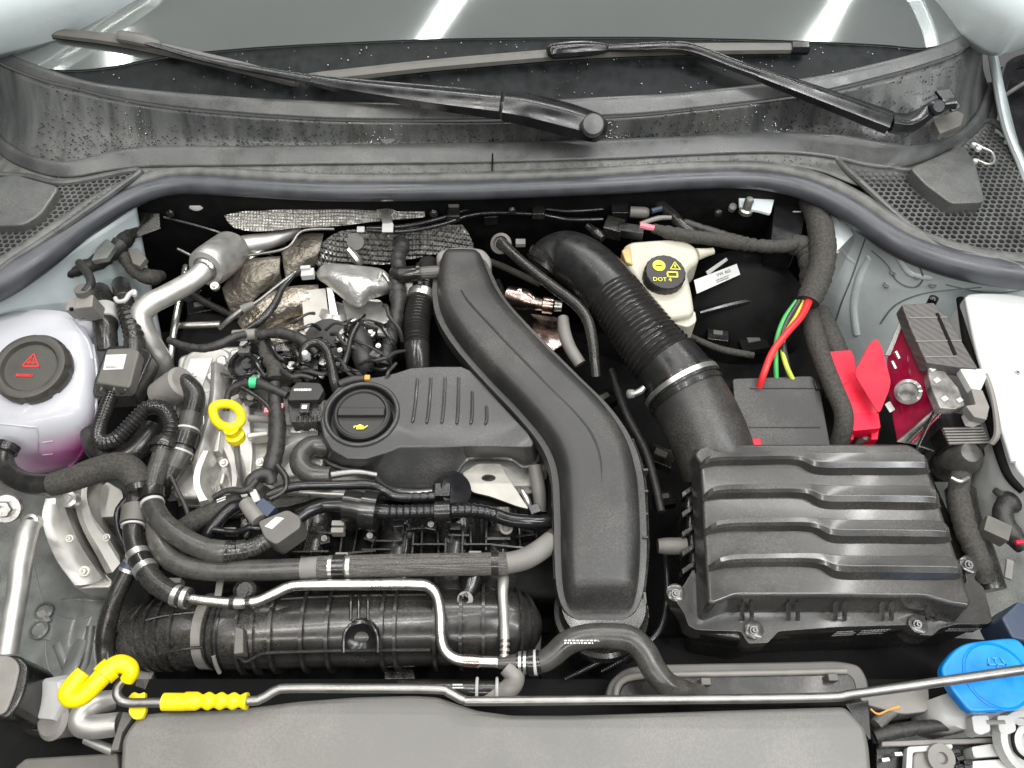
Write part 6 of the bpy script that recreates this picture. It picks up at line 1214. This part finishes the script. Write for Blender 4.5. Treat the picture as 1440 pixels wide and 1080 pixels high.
hose('lid_wire', [(1386, 526, 0.04, 3), (1394, 550, 0.036, 3.5), (1400, 580, 0.03, 4), (1402, 610, 0.02, 4.5), (1394, 624, 0.01, 4)], 'mid_grey_plastic', parent=fb, seg=8)
lathe('lid_pin', P(1312, 422, 0.04), [(0.006, -0.01), (0.006, 0.004), (0.003, 0.006)], 'gloss_black', (0, 0.2, 1), 14, fb)
prism('fuse_base', [(1282, 600), (1325, 575), (1392, 590), (1390, 640), (1330, 640), (1290, 628)], -0.03, 0.08, 'gloss_black', fb, bevel=0.003)
cn = empty('main_connector', P(1355, 640, -0.08), 'black finned cable connector with a rubber boot under the fuse box', 'connector')
prism('connector_shell', [(1322, 600), (1380, 598), (1392, 624), (1334, 626)], 0.0, 0.03, 'black_plastic', cn, r=0.003)
for k in range(6): hose('fin', [(1326 + k * 1.6, 603 + k * 4, 1.6), (1382 + k * 1.6, 602 + k * 4, 1.6)], 'mid_grey_plastic', 0.0015, cn, seg=6)
lathe('rubber_boot', P(1358, 640, -0.012), [(0.02, -0.05), (0.024, -0.02), (0.022, 0.0), (0.012, 0.012), (0.002, 0.014)], 'grey_rubber', (0, -0.2, 1), 28, cn)
hose('loom', [(1352, 660, -0.03, 14), (1348, 690, -0.025, 14), (1352, 720, -0.025, 15), (1360, 750, -0.03, 15), (1376, 785, -0.035, 15), (1384, 815, -0.05, 14)], 'fleece_tape', parent=cn, rough=0.06, seg=16)
hose('cable_tie', [(1338, 672, -0.01, 3), (1350, 677, -0.008, 3), (1362, 672, -0.01, 3)], 'zinc', parent=cn, seg=8)
# ---- white headlamp housing panel on the right
hl = empty('headlamp_housing', P(1420, 560, -0.1), 'large smooth white plastic housing at the right wing', 'headlamp')
top_ = [(1356, 413), (1380, 411), (1425, 412), (1500, 430), (1560, 740), (1470, 700), (1432, 660), (1424, 640), (1372, 470)]
build('housing_shell', prism_vf(rnd(px(top_, 0.02), 0.012), 0.12), 'white_panel', hl, bevel=0.012, segs=4)
hose('housing_edge', [(1360, 420, 0.022, 4), (1378, 500, 0.022, 5), (1404, 580, 0.022, 5), (1425, 650, 0.02, 4)], 'white_panel', parent=hl, seg=10)
hose('rubber_gap_seal', [(1350, 420, 0.0, 5), (1366, 500, 0.0, 8), (1392, 580, 0.0, 9), (1416, 660, 0.0, 8), (1440, 690, 0.0, 7)], 'dull_black', parent=hl, seg=12)
for x, y in ((1432, 524), (1430, 523)): lathe('rivet', P(x, y, 0.0215), [(0.0025, -0.001), (0.002, 0.001)], 'zinc', (0, 0, 1), 10, hl)
rh = empty('headlamp_wiring', P(1420, 740, -0.1), 'taped cables and plug below the white housing', 'wiring harness')
hose('cable', [(1450, 690, -0.02, 14), (1422, 705, -0.025, 15), (1410, 720, -0.03, 14), (1418, 745, -0.035, 14), (1440, 770, -0.04, 12)], 'tape', parent=rh, rough=0.1)
hose('cable', [(1400, 690, -0.03, 5), (1415, 698, -0.02, 5), (1445, 692, -0.015, 5)], 'grey_rubber', parent=rh)
block('plug', 1404, 742, -0.02, 34, 26, 0.02, 'grey_plastic', rh, -30); hose('red_pin', [(1428, 763, 3), (1440, 762, 3)], 'red_plastic', -0.02, rh, seg=8)
hose('grey_hose', [(1350, 690, -0.05, 20), (1358, 730, -0.05, 20), (1378, 780, -0.055, 20), (1396, 830, -0.06, 18)], 'rubber', parent=rh)
block('bracket', 1420, 800, -0.02, 10, 30, 0.004, 'tan_rubber', rh, -25)
prism('ribbed_plug', [(1408, 868), (1432, 845), (1470, 860), (1460, 905), (1424, 898)], -0.01, 0.05, 'blue_connector', label='dark slate plug block beside the blue washer cap', cat='connector', bevel=0.003)
# ---- air filter box
ab = empty('air_filter_box', P(1170, 800, -0.2), 'large ribbed dark grey air filter box with screwed lid', 'air filter')
lt = [(985, 650), (976, 640), (984, 628), (1000, 624), (1278, 624), (1296, 634), (1302, 648), (1366, 846), (1362, 853), (1340, 850), (1302, 839), (1160, 838), (1034, 838), (1004, 850), (996, 846)]
topv = rnd(px(lt, 0.006), 0.006, 3)
zc = -0.034
cen = sum(topv, V((0, 0, 0))) / len(topv)
botv = [V((p.x + (p.x - cen.x) * 0.03, p.y - (0.006 if p.y < cen.y else -0.004), zc)) for p in topv]
n_ = len(topv)
build('lid', (topv + botv, [tuple(range(n_)), tuple(range(2 * n_ - 1, n_ - 1, -1))] + [(i, (i + 1) % n_, n_ + (i + 1) % n_, n_ + i) for i in range(n_)]), 'airbox_plastic', ab, bevel=0.005, segs=4)
RU = [([(984, 652), (1004, 643), (1060, 641), (1122, 640), (1150, 641), (1210, 641), (1280, 641), (1304, 654)], [(985, 660), (1006, 655), (1060, 654), (1118, 654), (1148, 667), (1210, 668), (1290, 668), (1309, 664)]),
      ([(987, 697), (1010, 688), (1064, 686), (1128, 685), (1160, 687), (1220, 687), (1294, 688), (1320, 703)], [(988, 706), (1012, 701), (1066, 700), (1128, 701), (1158, 715), (1220, 716), (1304, 717), (1324, 713)]),
      ([(991, 744), (1018, 735), (1070, 733), (1134, 732), (1168, 734), (1230, 735), (1308, 736), (1335, 750)], [(992, 753), (1020, 748), (1072, 747), (1138, 748), (1170, 763), (1232, 764), (1318, 765), (1339, 760)]),
      ([(996, 795), (1024, 785), (1076, 783), (1142, 782), (1176, 784), (1240, 785), (1324, 786), (1351, 800)], [(997, 804), (1026, 799), (1078, 797), (1146, 799), (1178, 814), (1242, 815), (1334, 816), (1355, 810)])]
for up_, dn_ in RU:
    loft('lid_rib', dn_, up_, [(0, 0.0), (0.20, 0.0085), (0.22, 0.009), (0.24, 0.0092), (0.44, 0.0118), (0.46, 0.012), (0.48, 0.0121), (0.90, 0.0128), (0.92, 0.0125), (1, 0.0)], 'airbox_plastic', ab, n=48, z=0.0065, under=0.004, ang=12, endh=lambda t: min(1, t / 0.03, (1 - t) / 0.03))
fl = [(944, 836), (958, 828), (975, 800), (1000, 845), (1360, 820), (1354, 788), (1368, 784), (1376, 800), (1370, 814), (1384, 826), (1396, 872), (1390, 878), (1345, 878), (1322, 884), (1312, 894), (1292, 893), (1276, 879), (1180, 882), (1095, 888), (1080, 904), (1052, 905), (1042, 888), (980, 886), (968, 880), (962, 862)]
prism('flange', fl, -0.034, 0.034, 'airbox_plastic', ab, bevel=0.0015, r=0.003)
for x, y in ((1060, 886), (1290, 878), (950, 834), (1362, 794)): lathe('screw_tower', P(x, y, -0.032), [(0.011, -0.012), (0.0105, 0.002), (0.008, 0.003)], 'airbox_plastic', (0, 0, 1), 20, ab); bolt(x, y, -0.028, 5, 'dark_screw', ab, name='screw')
for x in (1045, 1058, 1110, 1123, 1176, 1189, 1242, 1255, 1306, 1320): build('stiffener', prism_vf([P(x, 846, -0.004) + V((0.0016, 0, 0)), P(x, 846, -0.004) - V((0.0016, 0, 0)), P(x, 872, -0.030) - V((0.0016, 0, 0)), P(x, 872, -0.030) + V((0.0016, 0, 0))], 0.006), 'airbox_plastic', ab)
prism('lower_shell', [(962, 700), (985, 640), (1300, 640), (1385, 826), (1392, 878), (1270, 886), (1180, 888), (1090, 892), (1050, 902), (978, 890)], -0.046, 0.16, 'black_plastic', ab, bevel=0.006, r=0.01, inset=0.06)
for y in (662, 690, 718, 745, 770, 795): prism('side_fin', [(958, y + 30), (976, y + 18), (978, y + 26), (960, y + 38)], -0.038, 0.02, 'black_plastic', ab)
hose('side_outlet', [(925, 768, -0.05, 10), (938, 768, -0.05, 12), (965, 768, -0.05, 12)], 'grey_plastic', parent=ab)
ftx = [P(1190, 884, -0.052), P(1240, 882, -0.052)]
fv = V((0, 0.35, 0.94)); yb = V((0, -0.012, 0.0))
for cx_, w_, rows_, sd in ((1198, 0.022, 3, 3), (1236, 0.034, 3, 4), (1362, 0.042, 2, 6), (1345, 0.018, 1, 7)):
    pass
def front_print(x0, y0, x1, y1, w_, h_, rows_, sd, dx=0.0):
    a, b = P(x0, y0, -0.034), P(x1, y1, -0.034); u = (b - a).normalized()
    build('label_print', lines_vf(a.lerp(b, 0.5 + dx) + V((0, -0.0014, -0.017)), u, V((0, 0, 1)), w_, h_, rows_, 0.6, sd), 'print_white', ab, smooth=False)
front_print(1095, 888, 1276, 879, 0.026, 0.022, 3, 3, 0.06); front_print(1095, 888, 1276, 879, 0.044, 0.022, 3, 4, 0.32)
front_print(1345, 878, 1390, 878, 0.042, 0.014, 2, 6)
# ---- oval grille part and small things in front of the box
og = empty('air_intake_scoop', P(1040, 950, -0.1), 'dark rounded air intake scoop behind the prop rod', 'scoop')
prism('scoop_shell', [(850, 985), (856, 958), (880, 938), (920, 934), (1180, 929), (1210, 935), (1222, 958), (1222, 985)], -0.06, 0.05, 'grey_plastic', og, bevel=0.008, r=0.02, segs=4)
prism('scoop_recess', [(868, 985), (874, 962), (900, 950), (1176, 942), (1200, 950), (1206, 968), (1204, 985)], -0.056, 0.004, 'charge_plastic', og, bevel=0.002, r=0.015)
hose('scoop_rim', [(866, 982, 4), (870, 964, 5), (890, 952, 5), (950, 949, 4), (1100, 946, 4), (1190, 944, 4)], 'mid_grey_plastic', -0.054, og, seg=10)
for x, y in ((993, 958), (1172, 952)): block('scoop_clip', x, y, -0.045, 14, 10, 0.012, 'grey_plastic', og)
for a_, b_ in (((795, 955), (880, 912)), ((846, 944), (900, 914))): hose('cooling_fan_cable', [(a_[0], a_[1], -0.07, 3), ((a_[0] + b_[0]) / 2, (a_[1] + b_[1]) / 2, -0.06, 4), (b_[0], b_[1], -0.05, 3)], 'gloss_black', label='thin glossy cable slanting under the arched grey hose, ' + ('longer one' if a_[0] == 795 else 'shorter one'), cat='cable', corr=(0.003, 0.15, 0, 1))
hose('thin_cable', [(935, 780, -0.08, 5), (938, 830, -0.08, 5), (930, 880, -0.08, 5), (905, 910, -0.08, 5), (880, 930, -0.09, 5)], 'gloss_black', label='dark thin cable curving between duct neck and filter box', cat='cable')
for x, y in ((905, 840), (908, 860)): block('cable_clip', x, y, -0.05, 8, 18, 0.006, 'mid_grey_plastic', label='small grey clip beside the duct neck, ' + ('upper' if y == 840 else 'lower'), cat='clip', bevel=0.001)
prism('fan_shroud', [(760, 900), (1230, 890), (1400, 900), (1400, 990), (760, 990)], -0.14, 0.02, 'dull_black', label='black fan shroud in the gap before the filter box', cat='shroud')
# ---- washer bottle
wb = empty('washer_bottle', P(1350, 1000, -0.12), 'milky washer fluid neck with a bright blue cap', 'washer bottle')
loft('filler_neck', [(1304, 985), (1308, 1005), (1316, 1022), (1340, 1030)], [(1440, 940), (1440, 980), (1440, 1000), (1430, 1010)], [(0, 0), (0.1, 0.01), (0.5, 0.015), (1, 0.01)], 'neck_plastic', wb, z=-0.045, under=0.05, n=14)
wc = P(1392, 952, -0.004); wk = mpp(wc); wax = V((-0.12, -0.28, 1)).normalized()
wo = [(1325, 942), (1336, 922), (1356, 906), (1390, 900), (1428, 898), (1446, 915), (1470, 950), (1450, 985), (1420, 998), (1390, 1001), (1366, 1000), (1350, 984), (1336, 965)]
tp = [V(a) for a in cr([tuple(P(x, y, 0.0)) for x, y in wo], 4, True)]
capb = build('blue_cap', prism_vf(tp, 0.014), 'blue_plastic', wb, bevel=0.003, segs=3)
build('cap_disc', lathe_vf(P(1402, 950, 0.001), [(46 * wk, -0.002), (46 * wk, 0.0), (44 * wk, 0.001), (42 * wk, -0.0005), (2 * wk, 0.0)], (0, 0, 1), 48), 'blue_plastic', capb)
wsym = [[(-0.9, -0.1), (0.9, -0.1), (0.9, 0.05), (-0.9, 0.05)], [(-0.9, -0.1), (-0.75, -0.1), (-0.5, 0.6), (-0.62, 0.6)], [(0.9, -0.1), (0.75, -0.1), (0.5, 0.6), (0.62, 0.6)], [(-0.06, -0.6), (0.06, -0.6), (0.06, 0.5), (-0.06, 0.5)], [(-0.3, 0.5), (0.3, 0.5), (0.2, 0.62), (-0.2, 0.62)]]
mat('blue_emboss', (0.06, 0.32, 0.78), 0.3)
build('washer_symbol', sym(P(1402, 934, 0.0022), X_, Y_, wsym, 15 * wk), 'blue_emboss', capb, smooth=False)
for x in (1380, 1416): prism('neck_lug', [(x - 14, 1006), (x + 10, 1005), (x + 14, 1028), (x, 1034), (x - 10, 1030)], -0.02, 0.02, 'white_plastic', wb, r=0.003)
hose('lug_pin', [(1386, 1016, 4), (1412, 1016, 4)], 'mid_grey_plastic', -0.022, wb, seg=8)
hose('washer_hose', [(1230, 1036, -0.05, 10), (1262, 1028, -0.045, 10), (1300, 1022, -0.045, 9), (1345, 1019, -0.045, 7)], 'tape', label='black hose running to the washer bottle neck', cat='hose')
wg = empty('washer_pump', P(1285, 990, -0.09), 'grey brown pump housing left of the washer neck', 'pump')
prism('pump_housing', [(1205, 975), (1270, 968), (1306, 960), (1308, 1000), (1270, 1005), (1215, 990)], -0.045, 0.05, 'mid_grey_plastic', wg, r=0.008, bevel=0.004)
hose('pump_lead', [(1224, 997, -0.03, 1.5), (1235, 1004, -0.03, 1.5), (1250, 998, -0.03, 1.5), (1264, 994, -0.03, 3)], 'orange_plastic', parent=wg, seg=8); hose('pump_arm', [(1232, 1020, -0.05, 10), (1245, 1008, -0.05, 8), (1262, 998, -0.05, 5)], 'grey_plastic', parent=wg)
# ---- headlight back in the lower right corner
hb = empty('corner_headlamp', P(1340, 1060, -0.12), 'grey headlamp back with white mounting pieces in the front corner', 'headlamp')
prism('back_plate', [(1232, 1044), (1300, 1040), (1420, 1034), (1460, 1040), (1460, 1130), (1232, 1130)], -0.06, 0.04, 'black_plastic', hb)
prism('frame_rail', [(1240, 1042), (1420, 1036), (1422, 1044), (1240, 1050)], -0.045, 0.01, 'mid_grey_plastic', hb)
prism('white_frame', [(1276, 1050), (1340, 1046), (1340, 1054), (1284, 1058), (1282, 1110), (1272, 1110)], -0.044, 0.01, 'white_plastic', hb, r=0.003)
prism('grey_dome', [(1284, 1056), (1330, 1052), (1336, 1110), (1284, 1110)], -0.048, 0.02, 'mid_grey_plastic', hb, r=0.008, bevel=0.004)
lathe('dome_boss', P(1323, 1066, -0.043), [(0.014, -0.006), (0.014, 0.002), (0.006, 0.003), (0.005, -0.001)], 'mid_grey_plastic', (0, -0.2, 1), 24, hb)
prism('white_block', [(1366, 1050), (1420, 1042), (1424, 1062), (1370, 1066)], -0.04, 0.02, 'white_plastic', hb, r=0.003); prism('grey_block', [(1368, 1070), (1424, 1066), (1428, 1110), (1368, 1110)], -0.044, 0.02, 'silver_label', hb)
for x, y in ((1345, 1056), (1352, 1066), (1362, 1072), (1246, 1068), (1264, 1060), (1350, 1078)): block('spring_clip', x, y, -0.04, 12, 6, 0.01, 'zinc' if x < 1300 else 'gloss_black', hb, x % 20)
lathe('ring_bracket', P(1442, 1044, -0.03), [(0.03, -0.01), (0.03, 0.002), (0.024, 0.004), (0.023, -0.004), (0.016, -0.004), (0.016, 0.004), (0.010, 0.006), (0.009, -0.006)], 'white_plastic', (0.2, -0.2, 1), 36, hb)
hose('ring_gap', [(1430, 1020, -0.022, 2.5), (1424, 1036, -0.022, 2.5), (1428, 1056, -0.022, 2.5), (1442, 1068, -0.022, 2.5)], 'dull_black', parent=hb, seg=8)

# ---- dim things that fill the gaps
GP = random.Random(21)
def gap_plug(x, y, z, s, deg, mt='gloss_black', lab='', grp='small plugs'):
    o = block('cable_plug', x, y, z, s, s * 0.7, 0.018, mt, deg=deg, bevel=0.0015, label=lab, cat='connector')
    k = mpp(P(x, y, z)); block('plug_lock', x, y - s * 0.1, z + 0.003, s * 0.45, s * 0.25, 0.004, 'grey_plastic', o, deg)
    return o
for x, y, z, s, dg_, mt, lab in ((720, 470, -0.09, 26, 20, 'gloss_black', 'dim black plug deep beside the turbo fitting'), (760, 512, -0.10, 30, -15, 'black_plastic', 'dim black plug under the pale short hose'), (850, 560, -0.12, 34, 30, 'gloss_black', 'glossy plug deep between duct and intake tube'),
                                 (935, 700, -0.12, 30, 10, 'black_plastic', 'black plug deep beside the filter box fins'), (930, 640, -0.13, 40, -25, 'black_plastic', 'black bracket plug below the intake tube'), (1060, 480, -0.12, 40, 12, 'dull_black', 'glossy box edge under the coloured wires'),
                                 (1010, 470, -0.11, 30, -8, 'black_plastic', 'small dark plug under the brake booster label'), (280, 430, -0.09, 34, 15, 'gloss_black', 'dark plug behind the thin aluminium pipe'), (268, 410, -0.10, 26, -20, 'black_plastic', 'small dark plug under the silencer drum'), (690, 300, -0.015, 20, 5, 'gloss_black', 'small black plug below the firewall lines')):
    gap_plug(x, y, z, s, dg_, mt, lab)
for k, (pts_, lab) in enumerate((([(700, 395, 4), (715, 430, 5), (740, 470, 5), (780, 520, 5)], 'dim cable sagging behind the big duct top'), ([(860, 520, 5), (880, 580, 6), (910, 640, 6), (930, 720, 6)], 'dim conduit between duct and filter box'), ([(965, 470, 4), (1010, 490, 5), (1060, 500, 5)], 'dim cable across the dark shelf below the booster'),
                            ([(255, 400, 4), (280, 420, 5), (320, 440, 5), (350, 450, 4)], 'dim cable behind the straight thin pipe'), ([(640, 350, 4), (700, 372, 5), (760, 400, 5)], 'dim cable behind the duct hood'), ([(790, 560, 5), (840, 640, 6), (900, 760, 6)], 'dim pipe under the big duct edge'))):
    hose('dim_cable', [(x, y, -0.08, r) for x, y, r in pts_], GP.choice(['rubber', 'tape', 'fleece_tape']), label=lab, cat='cable', seg=10)
hose('bulkhead_seam', [(230, 305, -0.008, 2), (330, 335, -0.05, 2), (460, 400, -0.15, 2)], 'black_plastic', parent=fw, seg=6)
for x, y in ((240, 300), (610, 300), (720, 296), (800, 285), (960, 285), (1010, 300)): lathe('panel_rivet', P(x, y, 0.0), [(0.006, -0.006), (0.006, 0.002), (0.002, 0.004)], 'black_plastic', (0, -0.9, 0.4), 14, fw)

# ---- one branching harness lying over the injectors
ih2 = empty('injector_harness', P(440, 500, -0.04), 'tangle of thin wires and small plugs between pump lid and turbo', 'wiring harness')
HR = random.Random(33)
for k in range(22):
    x, y = HR.uniform(335, 545), HR.uniform(448, 530)
    a = HR.uniform(-0.9, 0.9); l = HR.uniform(26, 62)
    pts_ = []
    for s in range(5):
        t = s / 4 - 0.5
        pts_.append((x + math.cos(a) * l * t + HR.uniform(-5, 5), y + math.sin(a) * l * t * 0.8 + HR.uniform(-5, 5), -0.012 + 0.014 * (1 - 4 * t * t) + HR.uniform(-0.004, 0.004), HR.uniform(1.6, 3.0)))
    hose('wire', pts_, HR.choice(['rubber', 'gloss_black', 'tape', 'black_wire', 'grey_rubber']), parent=ih2, seg=8)
for k in range(16):
    x, y = HR.uniform(350, 550), HR.uniform(450, 535)
    block('wire_plug', x, y, HR.uniform(-0.022, -0.006), HR.uniform(9, 16), HR.uniform(7, 12), 0.014, HR.choice(['gloss_black', 'black_plastic', 'grey_plastic', 'dull_zinc', 'mid_grey_plastic']), ih2, HR.uniform(-40, 40))
for x, y, z in ((400, 470, -0.012), (478, 492, -0.012), (532, 486, -0.01), (548, 448, -0.015), (366, 505, -0.014), (452, 528, -0.014)): bolt(x, y, z, 3, 'zinc', ih2, name='stud')
# ---- battery cover details
for x, y, w2 in ((1100, 545, 90), (1104, 600, 100)): block('cover_rib', x, y, -0.0205, w2, 2.5, 0.003, 'duct_plastic', bt)
